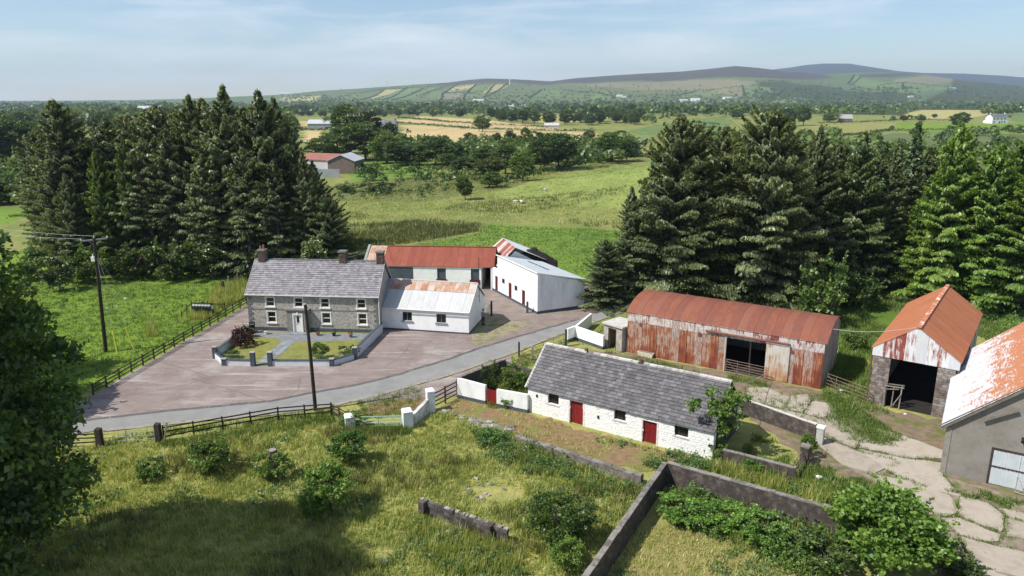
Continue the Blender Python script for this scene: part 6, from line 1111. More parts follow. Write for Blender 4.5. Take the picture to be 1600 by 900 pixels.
tufts('meadow_grass', 'rough yellow green meadow grass in front of the lane', P[k], (.12, .42), GRASSB, 8, .15, .05, (.15, .85), .9, 2)
P = scatter(MEAD, 2600, rg, HOLES); fn_ = field_noise(P, .55); P = P[(fn_ > .62)]; tufts('rush_clumps', 'clumps of darker rushes in the meadow', P, (.4, .85), RUSH, 20, .16, .05, (.35, 1), .5, 3)
tufts('nettles', 'dark green nettle bank along the low stone wall', np.r_[scatter(GP((762, 678), (800, 690), (860, 712), (990, 768), (930, 778), (870, 745), (820, 742), (770, 720)), 1700, rg), scatter(GP((735, 672), (790, 690), (800, 730), (752, 700)), 700, rg)], (.5, 1.0), NETTLE, 16, .16, .06, (.2, .9), .5, 4, 'nettles', True)
tufts('low_nettles', 'low green nettles in front of the ruined block wall', scatter(GP((640, 815), (660, 815), (800, 868), (820, 900), (700, 900), (640, 850)), 1500, rg), (.2, .5), NETTLE, 16, .16, .06, (.3, 1), .5, 25, 'nettles', True)
P = scatter(MEAD, 5200, rg, HOLES); P = P[field_noise(P, .42)*field_noise(P[:, ::-1], .9) > .36]; tufts('meadow_weeds', 'patches of dark leafy weeds and docks through the meadow', P, (.12, .5), NETTLE, 14, .18, .06, (.2, 1), .5, 28, 'weeds', True)
P = scatter(ENC, 1500, rg); P = P[field_noise(P, .7) > .6]; tufts('enclosure_weeds', 'green weeds dotted in the straw grass inside the dark walls', P, (.1, .4), NETTLE, 12, .16, .05, (.4, 1), .5, 29, 'weeds', True)
tufts('tall_grass', 'tall seeding grass growing through the nettles along the walls', np.r_[scatter(GP((762, 678), (800, 690), (860, 712), (990, 768), (930, 778), (870, 745), (820, 742), (770, 720)), 900, rg), scatter(GP((640, 815), (660, 812), (800, 862), (820, 900), (700, 900), (640, 850)), 800, rg), scatter(GP((1110, 722), (1180, 735), (1300, 772), (1300, 790), (1180, 758), (1100, 735)), 900, rg), scatter(GP((1045, 775), (1090, 780), (1300, 840), (1290, 905), (1240, 900), (1190, 868), (1100, 836), (1050, 818)), 700, rg)], (.3, .85), GRASSB, 10, .16, .045, (.1, .9), .6, 26)
tufts('bramble_cover', 'tangle of brambles inside the dark walls', scatter(GP((1045, 770), (1090, 776), (1300, 836), (1290, 905), (1240, 900), (1190, 868), (1100, 836), (1050, 818)), 2600, rg), (.3, 1.1), HAWLEAF, 18, .2, .065, (.0, .75), .5, 5, 'brambles', True)
tufts('wall_weeds', 'weeds along the outside of the dark back wall', np.r_[scatter(GP((1110, 722), (1180, 735), (1300, 772), (1300, 790), (1180, 758), (1100, 735)), 1500, rg), scatter(GP((1000, 722), (1100, 722), (1110, 735), (1030, 735)), 500, rg)], (.2, .55), NETTLE, 12, .15, .05, (.4, 1), .5, 6, 'weeds', True)
tufts('verge_grass', 'green verge grass below the lane and along the fences', np.r_[scatter(GP((150, 690), (300, 668), (520, 641), (545, 655), (520, 656), (300, 676), (160, 700)), 1700, rg), scatter(GP((254, 693), (520, 652), (545, 672), (520, 662), (260, 702)), 1600, rg), scatter(GP((545, 668), (640, 668), (640, 680), (545, 682)), 700, rg)], (.15, .5), GRASSG, 9, .14, .05, (.1, .9), .7, 7)
PADK = GP((-100, 640), (150, 610), (384, 474), (440, 420), (380, 430), (250, 446), (100, 430), (-100, 430)); P = scatter(PADK, 13000, rg); tufts('paddock_grass', 'bright green paddock grass behind the timber fence', P, (.08, .32), GRASSG, 7, .2, .07, (.2, .9), .8, 8)
tufts('fence_weeds', 'tall pale grass and dock beside the paddock fence', np.r_[scatter(GP((300, 498), (384, 466), (384, 440), (345, 450)), 1500, rg), scatter(GP((225, 530), (245, 526), (240, 500), (232, 498)), 160, rg), scatter(GP((278, 506), (350, 494), (330, 486)), 300, rg)], (.4, 1.1), GRASSB, 9, .18, .06, (.2, .9), .5, 9)
P = np.r_[scatter(GP((1290, 600), (1330, 640), (1395, 650), (1360, 628), (1362, 556), (1390, 520), (1330, 470), (1310, 540)), 5200, rg), scatter(GP((1480, 500), (1600, 560), (1700, 540), (1600, 500), (1520, 480)), 2500, rg), scatter(GP((1330, 480), (1420, 490), (1470, 460), (1360, 460)), 2500, rg)]; tufts('yard_grass', 'lush grass between the rusty barn and the orange shed', P, (.15, .6), GRASSG, 9, .18, .06, (.3, 1), .7, 10)
def edge_tufts(P, n, sd):
    out = []
    for a, b in zip(P, P[1:]+P[:1]): a = np.array(a); b = np.array(b); m = max(1, int(n*np.linalg.norm(b-a))); out.append(a+(b-a)*rg.random((m, 1))+rg.normal(0, sd, (m, 2)))
    return np.concatenate(out)
P = np.concatenate([edge_tufts([tuple(q) for q in (lambda a: a.mean(0)+(a-a.mean(0))*1.09)(np.array(GP(*px)))], 12, .08) for px in SLABS]); P = P[field_noise(P, .8) > .3]; tufts('joint_grass', 'grass growing in the joints of the broken lane slabs', P, (.06, .26), GRASSG, 8, .09, .04, (.2, 1), .7, 11)
P = np.r_[scatter(GP((1000, 600), (1285, 618), (1330, 640), (1290, 680), (1180, 640), (1100, 600)), 1100, rg), scatter(GP((950, 545), (1130, 590), (1130, 600), (940, 556)), 900, rg), scatter(GP((1135, 585), (1200, 600), (1200, 607), (1130, 592)), 350, rg), scatter(GP((1290, 635), (1345, 655), (1400, 700), (1330, 690), (1290, 660)), 900, rg), scatter(GP((1245, 720), (1345, 745), (1400, 780), (1300, 790), (1240, 750)), 1300, rg), scatter(GP((1180, 680), (1240, 700), (1230, 745), (1150, 720)), 700, rg), scatter(GP((1470, 752), (1600, 785), (1600, 800), (1480, 770)), 420, rg)]
P = np.r_[P[field_noise(P, 1.1) > .28], scatter(GP((1285, 606), (1345, 640), (1415, 690), (1370, 694), (1310, 660), (1290, 630)), 1900, rg)]; tufts('yard_weeds', 'patchy weeds over the barn yard', P, (.10, .4), GRASSG, 8, .14, .05, (.1, 1), .7, 12)
P = scatter(STRIP, 2600, rg); P = P[field_noise(P, .9) > .35]; tufts('path_grass', 'thin dry grass on the strip before the cottage', P, (.06, .25), GRASSB, 7, .12, .045, (.4, 1), .9, 13)
P = np.r_[scatter(GP((1085, 700), (1140, 716), (1100, 735), (1010, 715)), 500, rg), scatter(GP((930, 680), (1100, 722), (1095, 730), (930, 690)), 300, rg)]; tufts('cottage_weeds', 'nettles and weeds at the foot of the cottage wall', P, (.2, .6), NETTLE, 12, .12, .05, (.3, 1), .5, 14, 'weeds', True)
P = scatter(ENC, 2200, rg); tufts('enclosure_grass', 'straw coloured grass tufts inside the dark walls', P, (.08, .3), GRASSB, 8, .13, .045, (.5, 1), .9, 15)
P = scatter(GP((770, 640), (826, 640), (836, 606), (790, 600), (745, 622)), 700, rg); tufts('cottage_yard_grass', 'bright weedy grass inside the cottage yard', P, (.2, .6), GRASSG, 9, .15, .05, (.4, 1), .6, 16)
P = np.r_[scatter(GP((890, 535), (930, 520), (960, 495), (985, 500), (950, 545)), 500, rg), scatter(GP((800, 560), (890, 530), (885, 545), (820, 580)), 700, rg), scatter(GP((560, 630), (640, 605), (665, 610), (640, 650), (570, 655)), 500, rg)]; tufts('gate_grass', 'thin grass round the lane gates', P, (.1, .35), GRASSG, 8, .14, .045, (.3, 1), .7, 18)
# ------------------------------------------------------------------ valley trees, hedges, far farms
DIM = {}
FT = [merged(b, 'valley_tree') for b in BT]; FB = merged(BSH[0], 'valley_bush'); FS = merged(SP[0], 'valley_spruce')
for p in (*FT, FB):
    q = np.empty(len(p.vertices)*3, np.float32); p.vertices.foreach_get('co', q); q = q.reshape(-1, 3); DIM[p.name] = (float(np.percentile(q[:, 0], 98)-np.percentile(q[:, 0], 2)), float(np.percentile(q[:, 2], 99)))
def vt(u, vb, vtop, wpx, lab, kind=0, color=None, name='valley_tree', cat='tree', group=None):
    x, y, z = at(u, vb); h = max(hz(vtop, y)-z, 1.); w = wpx/F_PX*(y*.9686+5.9); p = FT[kind] if kind < 3 else FB; d = DIM[p.name]; mono(p, name, lab, cat, (x, y), h/d[1], w/d[0]*.9, None, group, color)
NAMED = [(548, 240, 166, 58, 'tall pale green tree behind the red roofed farm shed'), (575, 246, 176, 45, 'copper dark tree beside the hidden farmhouse in the stubble', (.5, .42, .55)), (608, 246, 193, 34, 'dark round tree at the edge of the golden stubble field', (.6, .65, .6)), (528, 250, 200, 60, 'broad tree crown above the red roofed farm shed'), (572, 250, 192, 72, 'widest tree crown of the clump by the far farm'), (604, 255, 208, 46, 'bright green tree right of the far farm clump', (1.2, 1.2, 1)), (500, 255, 215, 40, 'small tree at the left of the far farm clump'), (618, 259, 221, 38, 'upright tree at the left end of the meadow tree row'), (636, 258, 228, 34, 'narrow tree second in the meadow tree row'), (655, 258, 226, 46, 'rounded tree third in the meadow tree row'), (680, 257, 215, 48, 'highest tree in the middle of the meadow tree row'), (702, 257, 222, 36, 'right hand tree of the meadow tree row'), (754, 206, 180, 26, 'lone round tree standing in the golden stubble field', (1.1, 1.05, .9)), (919, 222, 203, 19, 'small lone tree at the right end of the golden stubble'), (735, 232, 208, 22, 'brownish thin tree in front of the golden stubble', (1.2, .95, 1)), (776, 230, 208, 15, 'narrow tree in front of the golden stubble'), (796, 230, 204, 18, 'taller narrow tree in front of the golden stubble'), (823, 236, 200, 17, 'poplar like pale tree before the stubble', (1.3, 1.3, 1.2)), (841, 242, 206, 26, 'leafy tree right of the pale poplar'), (872, 264, 210, 62, 'big dark oak behind the green hillock', (.65, .72, .62)), (846, 267, 214, 40, 'dark tree left of the big oak behind the hillock', (.75, .8, .7)), (817, 283, 235, 38, 'bright tree standing before the big dark oak', (1.25, 1.3, 1)), (790, 272, 226, 44, 'dark tree in the middle of the valley row', (.8, .85, .75)), (757, 262, 228, 34, 'round tree in the valley row'), (732, 243, 223, 18, 'small dark tree on the valley bank', (.7, .8, .7)), (723, 272, 246, 42, 'low spreading bushy tree at the left of the valley row', (.8, .8, .7)), (765, 278, 246, 40, 'brown green thorn at the foot of the valley row', (1, .85, .8)), (957, 253, 206, 52, 'bright broad tree behind the great drooping spruce', (1.2, 1.25, 1)), (930, 250, 224, 34, 'pale tree left of the bright broad tree', (1.3, 1.25, 1.2)), (905, 252, 236, 26, 'bushy tree in the gap behind the hillock'), (983, 245, 215, 40, 'tree half hidden by the great drooping spruce'), (727, 312, 276, 26, 'lone wispy hawthorn in the rough pasture', (1.2, 1.1, 1)), (582, 282, 261, 16, 'small round bush by the brown gabled shed', (.7, .75, .65)), (765, 293, 268, 36, 'willow bush at the toe of the hillock', (1.4, 1.35, 1.1)), (700, 262, 240, 30, 'short tree right of the meadow tree row', (.8, .9, .8)), (1498, 200, 176, 24, 'tree by the white farmhouse on the right', (1.1, 1.1, 1)), (1440, 190, 179, 14, 'round field tree on the right'), (1412, 190, 180, 12, 'second round field tree on the right'), (1460, 184, 178, 8, 'small pale field tree on the right'), (1295, 191, 176, 24, 'pale yellow green tree beside the old stone cottage', (1.7, 1.5, 1)), (1255, 196, 168, 22, 'dark tree pair above the broad grey green spruce', (.7, .75, .7)), (1232, 197, 170, 22, 'dark tree left of the pair above the spruce', (.7, .75, .7)), (1150, 186, 170, 22, 'hedgerow tree above the great spruce tips'), (1090, 178, 166, 20, 'round hedgerow tree on the right of the valley')]
for i, n in enumerate(NAMED): vt(n[0], n[1], n[2], n[3], n[4], i % 3, n[5] if len(n) > 5 else None)
for u, vb, vtop, w, lab, col in [(18, 262, 190, 62, 'dark broadleaf tree at the far left edge', (.7, .8, .65)), (48, 260, 193, 50, 'second dark broadleaf tree near the far left edge', (.8, .9, .7)), (-20, 264, 186, 50, 'dark broadleaf tree beyond the left edge', (.7, .8, .7)), (30, 318, 278, 70, 'dark thicket in the left fields', (.6, .65, .6)), (75, 322, 284, 60, 'grey green thicket beside the left grove', (1.1, 1.1, 1)), (0, 318, 290, 50, 'low thicket at the left edge', (.8, .8, .7)), (590, 300, 284, 50, 'low grey scrub in the rough pasture', (1.1, 1, .9)), (545, 300, 288, 36, 'low scrub near the brown gabled shed', (1, .95, .8))]: vt(u, vb, vtop, w, lab, 3 if vb > 290 else 1, col, 'valley_bush' if vb > 290 else 'valley_tree', 'bush' if vb > 290 else 'tree')
rv = np.random.default_rng(77); FZ = [np.array(AP(*px)) for c, px in ZONES if c in (C_GOLD, C_BRIGHT, C_PALE, C_PAD, C_HGREEN, C_ROUGH) and max(p[1] for p in px) > 170 and min(p[1] for p in px) > 165]
def free(x, y): return not any(inpoly(P, np.array([x]), np.array([y]))[0] for P in FZ)
cnt = 0
BANDS = [(440, 760, 172, 184, 60, 11), (760, 1000, 174, 196, 60, 9), (-60, 460, 180, 225, 60, 13), (1000, 1260, 172, 190, 40, 10), (1260, 1660, 168, 176, 36, 9), (850, 1000, 182, 202, 26, 12), (700, 930, 232, 262, 24, 22)]
for u0, u1, v0, v1, n, hp in BANDS:
    for k in range(n*2):
        if cnt >= 285: break
        u, v = rv.uniform(u0, u1), rv.uniform(v0, v1); x, y, z = at(u, v)
        if not free(x, y): continue
        cnt += 1; h = rv.uniform(9, 16) if v < 230 else rv.uniform(4, 8); tint = rv.uniform(.65, 1.2)
        mono(FT[cnt % 3], 'valley_tree', 'broadleaf tree among the woods and hedgerows of the far valley', 'tree', (x, y), h/10, h/10*rv.uniform(.9, 1.5), None, 'trees of the far valley', (tint*rv.uniform(.9, 1.15), tint, tint*.9))
        if rv.random() < .5: break_ = 0
def crowns(name, label, C, R_, mat=LEAF, n=26, cat='wood', tint=(.3, .9), seed=1, ls=1.):
    """far trees that read as one mass: a ragged ball of leaf masses each"""
    rng = np.random.default_rng(seed); m = len(C); d = unit(rng.normal(size=(m*n, 3))); d[:, 2] = np.where(d[:, 2] < -.15, -d[:, 2], d[:, 2]); r = np.repeat(R_, n, 0); P = np.repeat(C, n, 0)+d*r*rng.uniform(.55, 1.05, (m*n, 1)); P[:, 2] += r[:, 2]*.75; s = r[:, 0]*rng.uniform(.5, .95, m*n)*ls
    V, Q = leaves(P, rng.normal(size=(m*n, 3)), s, s*.42, rng, d+rng.normal(0, .35, (m*n, 3))); t = np.repeat(rng.uniform(*tint, m), n)+rng.normal(0, .1, m*n)
    return tag(link(name, npmesh(name, V, Q, mat, np.clip(t, 0, 1))), label, cat, None, 'stuff')
def spread(n, u, v, hr, seed, holes=True):
    rng = np.random.default_rng(seed); C, R_ = [], []
    for k in range(n):
        x, y, z = at(rng.uniform(*u), rng.uniform(*v))
        if holes and not free(x, y): continue
        h = rng.uniform(*hr); C.append((x, y, z)); R_.append((h*rng.uniform(.4, .7), h*rng.uniform(.4, .7), h*.55))
    return np.array(C), np.array(R_)
cc = [spread(1500, (-120, 1720), (161, 172), (10, 17), 1), spread(1300, (440, 1720), (165, 182), (8, 15), 2), spread(900, (-120, 460), (164, 205), (7, 14), 3), spread(60, (1000, 1140), (178, 206), (6, 10), 11), spread(40, (1380, 1600), (180, 190), (3, 6), 12), spread(34, (1480, 1660), (206, 214), (4, 7), 13, False), spread(260, (1180, 1440), (138, 160), (9, 15), 4), spread(200, (1480, 1720), (136, 162), (9, 15), 5), spread(150, (440, 560), (150, 165), (8, 13), 6), spread(160, (700, 1180), (150, 164), (7, 12), 7, False), spread(420, (440, 1720), (133, 163), (5, 10), 16, False), spread(220, (640, 1300), (140, 160), (6, 11), 17, False)]
crowns('far_woods', 'dark woods filling the far valley floor', np.concatenate([c[0] for c in cc]), np.concatenate([c[1] for c in cc]), n=22)
cn = [spread(240, (620, 1000), (225, 262), (4, 8), 8), spread(150, (-120, 100), (262, 325), (3, 7), 9), spread(150, (1000, 1700), (214, 270), (4, 9), 10), spread(110, (560, 790), (264, 290), (1.2, 3.2), 14, False), spread(70, (500, 700), (288, 312), (.8, 1.8), 15, False)]
crowns('valley_scrub', 'scrubby thickets along the near valley floor', np.concatenate([c[0] for c in cn]), np.concatenate([c[1] for c in cn]), n=50, ls=.62, cat='scrub', seed=3)
def hedge_pts(px, step, seed, h, w):
    rng = np.random.default_rng(seed); C, R_ = [], []; W_ = [at(*p) for p in px]
    for a, b in zip(W_[:-1], W_[1:]):
        a = np.array(a); b = np.array(b); n = max(1, int(np.linalg.norm(b-a)/step))
        for k in range(n): q = a+(b-a)*k/n; q[:2] += rng.normal(0, w*.3, 2); C.append((q[0], q[1], float(zt(q[0], q[1]))-.2)); R_.append((w*rng.uniform(.6, 1.2), w*rng.uniform(.6, 1.2), h*rng.uniform(.4, .75)))
    return np.array(C), np.array(R_)
HED = [([(778, 293), (800, 284), (850, 271.5), (900, 262), (960, 251.5), (1000, 248)], 'dark scrubby hedge just behind the crest of the rounded knoll'), ([(592, 190), (630, 194), (660, 196), (740, 202.5), (800, 204), (865, 206), (930, 205)], 'dark hedge across the middle of the golden stubble fields'), ([(622, 185), (700, 192), (755, 195.5), (830, 199), (858, 201)], 'thin dark hedge between the upper stubble strips'), ([(640, 226), (700, 228), (760, 229)], 'hedge along the near edge of the golden stubble'), ([(466, 203), (508, 206)], 'short hedge before the long grey farm shed'), ([(1225, 218), (1300, 216), (1390, 205), (1395, 200)], 'hedge along the foot of the right hand pale field'), ([(1395, 206), (1460, 204), (1540, 204), (1600, 206), (1660, 207)], 'bushy hedge below the white farmhouse'), ([(1280, 194), (1350, 192), (1420, 188), (1510, 190)], 'hedge behind the old stone cottage'), ([(1055, 204), (1120, 200)], 'short dark hedge in the green field above the spruces'), ([(1085, 192), (1125, 196)], 'clipped hedge in the green field above the spruces'), ([(1580, 178), (1640, 172)], 'hedge beside the white farmhouse'), ([(-60, 250), (0, 250), (60, 247)], 'hedge between the far left trees'), ([(-60, 232), (60, 228)], 'upper hedge at the far left'), ([(890, 234), (960, 248)], 'hedge climbing right behind the hillock'), ([(590, 272), (640, 268), (700, 266)], 'low thorn hedge below the meadow tree row')]
for i, (px, lab) in enumerate(HED):
    C, R_ = hedge_pts(px, 2.2, 40+i, 2.6, 1.7); o = crowns('field_hedge', lab, C, R_, n=26, ls=.6, cat='hedge', tint=(.15, .6), seed=50+i); del o['kind']
HILLH = [[(602, 140), (565, 157)], [(636, 138), (598, 157)], [(664, 138), (612, 157)], [(690, 138), (655, 150)], [(715, 133), (692, 147), (690, 157)], [(744, 133), (726, 150), (724, 157)], [(772, 133), (760, 148)], [(794, 130), (770, 147), (755, 153)], [(692, 146), (742, 147), (768, 148)], [(700, 143), (740, 140)], [(540, 148), (600, 140), (690, 137), (780, 132)], [(1160, 134), (1165, 152)], [(1056, 151), (1090, 142), (1160, 136)], [(1335, 118), (1325, 133)], [(1345, 121), (1330, 134)], [(1370, 135), (1420, 130), (1480, 136)], [(1380, 141), (1440, 139)], [(1410, 130), (1412, 141)], [(880, 141), (930, 145), (960, 152)], [(826, 154), (846, 141)], [(980, 152), (1060, 150)], [(1060, 157), (1150, 157)], [(500, 158), (560, 157), (700, 158), (780, 156)], [(440, 161), (540, 160)], [(1180, 128), (1225, 127), (1290, 131)], [(1010, 154), (1100, 155), (1200, 154)]]
cc = [hedge_pts(p, 14, 90+i, 6.5, 6) for i, p in enumerate(HILLH)]; crowns('hill_hedgerows', 'dark hedgerows ruling the far hill pastures', np.concatenate([c[0] for c in cc]), np.concatenate([c[1] for c in cc]), n=10, cat='hedgerow', tint=(.05, .4), seed=99)
P = AP((520, 384), (560, 391), (640, 380), (745, 362), (745, 348), (680, 343), (560, 352), (505, 350)); q = scatter(AP((765, 304), (840, 281), (900, 269), (990, 256), (1060, 262), (1060, 320), (960, 326), (860, 318), (800, 316)), 3500, rv); tufts('knoll_grass', 'short green grass over the rounded knoll', q, (.1, .28), GRASSG, 6, .6, .14, (.3, 1), .9, 27)
P = scatter(P, 5200, rv); P = P[field_noise(P, .25)+rv.normal(0, .2, len(P)) > .38]; tufts('rush_bed', 'brown green rush bed behind the farm buildings', P, (.3, .75), RUSH, 7, .5, .16, (.0, .8), .6, 21)
q = scatter(AP((480, 360), (560, 300), (700, 262), (900, 262), (1000, 256), (1010, 352), (900, 352), (745, 345), (640, 378), (540, 392)), 9000, rv, [AP((765, 304), (840, 281), (900, 269), (990, 256), (1060, 262), (1060, 320), (960, 326), (860, 318), (800, 316))]); tufts('pasture_grass', 'rough tussocky grass over the back pasture', q, (.15, .45), GRASSB, 6, .6, .14, (.0, .95), .9, 23)
q = scatter(AP((560, 402), (640, 384), (745, 366), (760, 352), (900, 357), (1000, 363), (1000, 440), (800, 420), (600, 420)), 5000, rv); tufts('back_field_grass', 'lush green grass of the field behind the byre', q, (.1, .3), GRASSG, 6, .5, .12, (.1, .9), .9, 24)
q = np.r_[scatter(AP((640, 332), (740, 352), (900, 352), (990, 360), (990, 350), (900, 343), (760, 345), (650, 325)), 700, rv), scatter(AP((500, 318), (760, 310), (980, 290), (990, 340), (760, 342), (520, 345)), 1500, rv), scatter(AP((560, 300), (700, 282), (770, 300), (640, 318)), 700, rv)]; q = q[field_noise(q, .12) > .62]; tufts('pasture_rushes', 'scattered rushes and rough tussocks over the pasture', q, (.3, .7), RUSH, 8, .5, .16, (.2, 1), .6, 22)
# ------------------------------------------------------------------ far buildings
ROOFG = surf('far_slate_roof', [(.3, (.11, .11, .12)), (.7, (.18, .18, .19))], .5, .8); ROOFP = surf('far_pale_roof', [(.3, (.40, .42, .44)), (.7, (.50, .52, .54))], .5, .7); ROOFR = surf('far_red_roof', [(.3, (.24, .095, .075)), (.7, (.32, .135, .105))], .4, .8); BROWNW = surf('brown_boarding', [(.3, (.14, .105, .09)), (.7, (.21, .165, .145))], 1, .9); GREYW = surf('grey_far_wall', [(.3, (.30, .31, .33)), (.7, (.40, .41, .43))], .5, .9)
def far_house(name, label, cat, u, vb, L_, D_, e, r, rz, wall, roof, chim=0, win=(), group=None, wmat=None):
    x, y, z = at(u, vb); T = thing(name, label, cat, (x, y, z-.1), rz, group); x0 = -L_/2
    MB().box(x0, -x0, 0, D_, 0, e).poly((x0, D_, e), (x0, 0, e), (x0, D_/2, r-.15)).poly((-x0, 0, e), (-x0, D_, e), (-x0, D_/2, r-.15)).build('wall', wall, T)
    o = .35; rf = MB().hexa([(x0-o, -o, e-.1), (-x0+o, -o, e-.1), (-x0+o, D_/2, r), (x0-o, D_/2, r), (x0-o, -o, e+.1), (-x0+o, -o, e+.1), (-x0+o, D_/2, r+.2), (x0-o, D_/2, r+.2)]).hexa([(x0-o, D_/2+.004, r), (-x0+o, D_/2+.004, r), (-x0+o, D_+o, e-.1), (x0-o, D_+o, e-.1), (x0-o, D_/2+.004, r+.2), (-x0+o, D_/2+.004, r+.2), (-x0+o, D_+o, e+.1), (x0-o, D_+o, e+.1)]).build('roof', roof, T)
    for c in range(chim): cx = x0+.5 if c == 0 else -x0-1.4; MB().box(cx, cx+.9, D_/2-.4, D_/2+.4, r-.3, r+1.4).build('chimney', wall if wall is WHITE else BRICKC, rf)
    for (wx, wz, ww, wh) in win:
        w_ = MB().box(wx-.1, wx+ww+.1, -.06, -.002, wz-.1, wz+wh+.1).build('window', wmat or UPVC, T); MB().box(wx, wx+ww, -.09, -.062, wz, wz+wh).build('pane', GLASS, w_)
    return T
t = far_house('far_barn', 'long grey barn with a red roof at the far farm', 'barn', 499, 267, 14, 8, 3.8, 5.7, rad(-24), surf('pale_far_wall', [(.3, (.40, .41, .43)), (.7, (.50, .51, .53))], .5, .9), ROOFR)
far_house('far_barn', 'brown boarded gabled shed with a pale roof at the far farm', 'barn', 562, 269, 12, 9, 4.2, 6.2, rad(86), BROWNW, ROOFP)
x, y, z = at(512, 277); t = thing('yard_screen', 'grey weathered board screen before the far red barn', 'fence', (x, y, z))
for k in range(16): MB().box(-9+k*.8, -9+k*.8+.76, 0, .1, 0, 2.6+random.uniform(-.1, .1)).build('panel', GREYW, t)
far_house('far_shed', 'long low farm shed with a pale grey roof beyond the stubble', 'shed', 510, 202, 30, 16, 4.5, 7.5, rad(4), GREYW, ROOFP); far_house('far_house', 'grey farmhouse half hidden by dark trees in the stubble', 'house', 602, 204, 16, 9, 5, 8, rad(-10), GREYW, ROOFG, 2)
far_house('white_farmhouse', 'white two storey farmhouse with a chimney at each end on the right', 'house', 1562, 193, 21, 9, 7.0, 10, rad(14), WHITE, ROOFG, 2, [(-8.5, 4.4, 1.2, 1.6), (-4, 4.4, 1.2, 1.6), (1, 4.4, 1.2, 1.6), (5.5, 4.4, 1.2, 1.6), (-8.5, 1, 1.2, 1.8), (5.5, 1, 1.2, 1.8), (-1.2, 0, 1.4, 2.4), (1.8, 1, 1.2, 1.8)], wmat=GREYW); far_house('white_wing', 'low white lean wing beside the white farmhouse', 'outbuilding', 1548, 192, 9, 6, 2.6, 4.2, rad(14), WHITE, ROOFG)
far_house('stone_cottage', 'old pale stone cottage with grey roof on the right fields', 'cottage', 1321, 191, 14, 9, 4, 8.5, rad(-12), STONE, surf('pale_stone_roof', [(.3, (.28, .27, .25)), (.7, (.4, .39, .37))], 1, .9), 1, [(-4, 1, 1.3, 1.5), (2, 1, 1.3, 1.5)])
far_house('bungalow', 'white house with a dark slate roof in the valley trees', 'house', 926, 188, 15, 9, 4.2, 8.5, rad(-6), WHITE, ROOFG, 1, [(-5, 1, 1.6, 1.6), (2.5, 1, 1.6, 1.6)]); far_house('bungalow', 'small white house above the slate roofed one', 'house', 914, 175, 15, 9, 5, 8, rad(6), WHITE, surf('white_far_roof', [(.3, (.6, .6, .6)), (.7, (.7, .7, .7))], 1, .8), 2); far_house('far_shed', 'pale stone shed at the right end of the stubble hedge', 'shed', 862, 201, 13, 7, 3, 5, rad(-4), surf('tan_wall', [(.3, (.42, .37, .32)), (.7, (.5, .45, .4))], 1, .9), ROOFP)
for i, (u, v, l, rf, lb) in enumerate([(800, 166, 26, ROOFP, 'pale hall left in the far hamlet'), (812, 165, 22, ROOFR, 'reddish roofed house in the far hamlet'), (820, 166, 20, ROOFP, 'pale roofed white house in the middle of the far hamlet'), (836, 170, 18, ROOFR, 'red roofed house low in the far hamlet'), (842, 168, 16, ROOFG, 'dark roofed house in the far hamlet'), (748, 160, 46, ROOFP, 'long pale shed on the far valley side'), (1068, 159, 34, ROOFP, 'white sheds under the far pale hill field'), (1086, 158, 40, ROOFP, 'long white shed under the far pale hill field'), (1137, 155, 34, ROOFP, 'pale farm shed under the far hill'), (1148, 153, 26, ROOFG, 'grey farm house under the far hill'), (1305, 168, 22, ROOFP, 'white house left among the far right trees'), (1365, 164, 20, ROOFP, 'small white house among the far right trees'), (1490, 140, 40, ROOFP, 'white farm high on the right hill'), (1424, 152, 24, ROOFP, 'white cottage at the foot of the right hill'), (968, 151, 30, ROOFP, 'pale hill farm above the valley'), (976, 152, 26, ROOFG, 'grey hill farm above the valley'), (444, 149, 60, ROOFP, 'pale buildings on the far left ridge'), (232, 176, 40, ROOFP, 'pale roofed shed behind the left grove'), (1410, 166, 30, ROOFP, 'long pale shed in the right valley')]): far_house('distant_house', lb, 'house', u, v, l, l*.45, l*.17, l*.3, rad((i*37) % 50-25), WHITE, rf)
# wind turbines and mast on the ridge
def turbine(label, u, v, vtop, r_=1., blades=True, a0=.5):
    x, y, z = at(u, v); hh = hz(vtop, y)-z; T = thing('wind_turbine', label, 'wind turbine', (x, y, z)); MB().tube([(0, 0, 0), (0, 0, hh)], [2.3*r_, 1.4*r_], 8).build('tower', UPVC, T); MB().box(-1.5, 1.5, -3, 5, hh, hh+3).build('nacelle', UPVC, T); rt = MB().tube([(0, -4.5, hh+1.5), (0, -3, hh+1.5)], [.8, 1.8], 8).build('hub', UPVC, T)
    for k in range(3): a = a0+k*2.094; d = Vector((math.cos(a), 0, math.sin(a))); p = Vector((0, -4, hh+1.5)); w_ = Vector((-d.z, 0, d.x)); L_ = hh*.5; MB().hexa([p-w_*1.2-Vector((0, .3, 0)), p+w_*1.2-Vector((0, .3, 0)), p+w_*1.2+Vector((0, .3, 0)), p-w_*1.2+Vector((0, .3, 0)), p+d*L_-w_*.3, p+d*L_+w_*.3, p+d*L_+w_*.3+Vector((0, .2, 0)), p+d*L_-w_*.3+Vector((0, .2, 0))]).build('blade', UPVC, rt)
turbine('white wind turbine on the left part of the ridge', 605.5, 137.5, 127.5, 1); turbine('brightest thick white turbine tower on the far hillside', 796.5, 132, 124, 1.7, a0=1.57); turbine('faint wind turbine farthest left on the ridge', 529, 140, 133.5, .7)
x, y, z = XU(1281, 9480, 400), 9480, None; z = float(zt(x, y)); T = thing('radio_mast', 'thin radio mast on the blue summit', 'mast', (x, y, z)); MB().tube([(0, 0, -10), (0, 0, 42)], [2.2, 1.2], 6).build('mast_shaft', GALV, T); MB().tube([(22, 0, -10), (22, 0, 30)], [1.8, 1], 6).build('second_shaft', GALV, T)
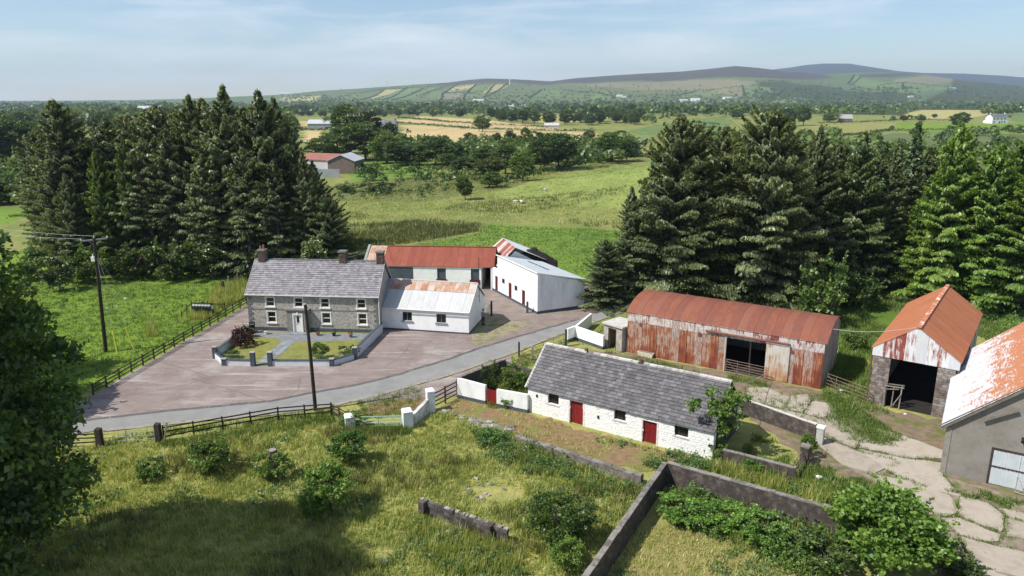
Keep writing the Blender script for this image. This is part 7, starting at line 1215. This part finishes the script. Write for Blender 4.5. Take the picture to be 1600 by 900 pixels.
# sheep and tractor
def sheep_mesh():
    me = bpy.data.meshes.new('sheep'); vs = [(-.45, 0, .62, .2), (-.1, 0, .66, .27), (.3, 0, .66, .25), (.52, 0, .78, .12), (.68, 0, .80, .10), (.84, 0, .70, .06)]; es = [(i, i+1) for i in range(5)]
    for x in (-.38, .3):
        for s in (-1, 1): b_ = len(vs); vs += [(x, s*.14, .45, .08), (x+(-.05 if x < 0 else .02), s*.15, .24, .045), (x, s*.15, .03, .04)]; es += [(0 if x < 0 else 2, b_), (b_, b_+1), (b_+1, b_+2)]
    for s in (-1, 1): b_ = len(vs); vs += [(.66, s*.14, .84, .025)]; es += [(4, b_)]
    vs += [(-.66, 0, .56, .05)]; es += [(0, len(vs)-1)]
    me.from_pydata([v[:3] for v in vs], [], es) if False else me.from_pydata([v[:3] for v in vs], es, []); o = link('sheep', me); s = o.modifiers.new('skin', 'SKIN')
    for i, v in enumerate(vs): me.skin_vertices[0].data[i].radius = (v[3], v[3])
    me.skin_vertices[0].data[1].use_root = True; o.modifiers.new('sub', 'SUBSURF').levels = 1; me.materials.append(surf('fleece', [(.3, (.55, .52, .46)), (.7, (.7, .67, .6))], 6, .95)); return o
s0 = sheep_mesh()
for i, (u, v, lab) in enumerate(((853, 299, 'white sheep grazing on the slope of the hillock'), (815, 318, 'white sheep lower in the rough pasture'), (845, 297, 'white sheep just left of the one on the hillock'), (805, 318, 'white sheep leftmost of the pair in the rough pasture'))):
    o = s0 if i == 0 else s0.copy()
    if i: COL.objects.link(o)
    o.location = at(u, v); o.rotation_euler = (0, 0, i*1.9+.4); o.scale = (.95,)*3; tag(o, lab, 'sheep', 'sheep on the pasture')
x, y, z = at(638, 207); T = thing('tractor', 'small red tractor parked in the golden stubble by the trees', 'tractor', (x, y, z), rad(15)); TRED = surf('tractor_red', [(.3, (.16, .03, .02)), (.7, (.24, .05, .03))], 2, .5)
MB().box(.2, 2.2, -.4, .4, .8, 1.6).build('bonnet', TRED, T); MB().hexa([(-1.3, -.7, 1), (.2, -.7, 1), (.2, .7, 1), (-1.3, .7, 1), (-1.1, -.6, 2.8), (.05, -.6, 2.8), (.05, .6, 2.8), (-1.1, .6, 2.8)]).build('cab', GLASS, T); MB().box(-1.25, .2, -.7, .7, 2.81, 2.95).build('cab_roof', TRED, T); MB().tube([(1.3, .3, 1.6), (1.3, .3, 2.6)], .06, 6).build('exhaust', BLACKP, T)
for xx, r_ in ((-.7, .85), (1.7, .5)):
    for s in (-1, 1): w_ = MB().tube([(xx, s*.7, r_), (xx, s*1.1, r_)], r_, 14).build('wheel', BLACKP, T); MB().tube([(xx, s*1.1, r_), (xx, s*1.12, r_)], r_*.5, 10).build('rim', YELLOWP, w_)
# ------------------------------------------------------------------ air
m = bpy.data.materials.new('haze'); m.use_nodes = True; nt = m.node_tree; nt.nodes.clear(); o_ = N(nt, 'ShaderNodeOutputMaterial'); v = N(nt, 'ShaderNodeVolumePrincipled'); v.inputs['Color'].default_value = (.66, .81, 1, 1); v.inputs['Density'].default_value = HAZE; v.inputs['Anisotropy'].default_value = .2; nt.links.new(v.outputs[0], o_.inputs['Volume'])
hz_ = MB().box(-24000, 24000, -40, 13500, -14, 545).build('haze', m); tag(hz_, 'thin blue summer haze over the valley', 'haze', None, 'stuff')
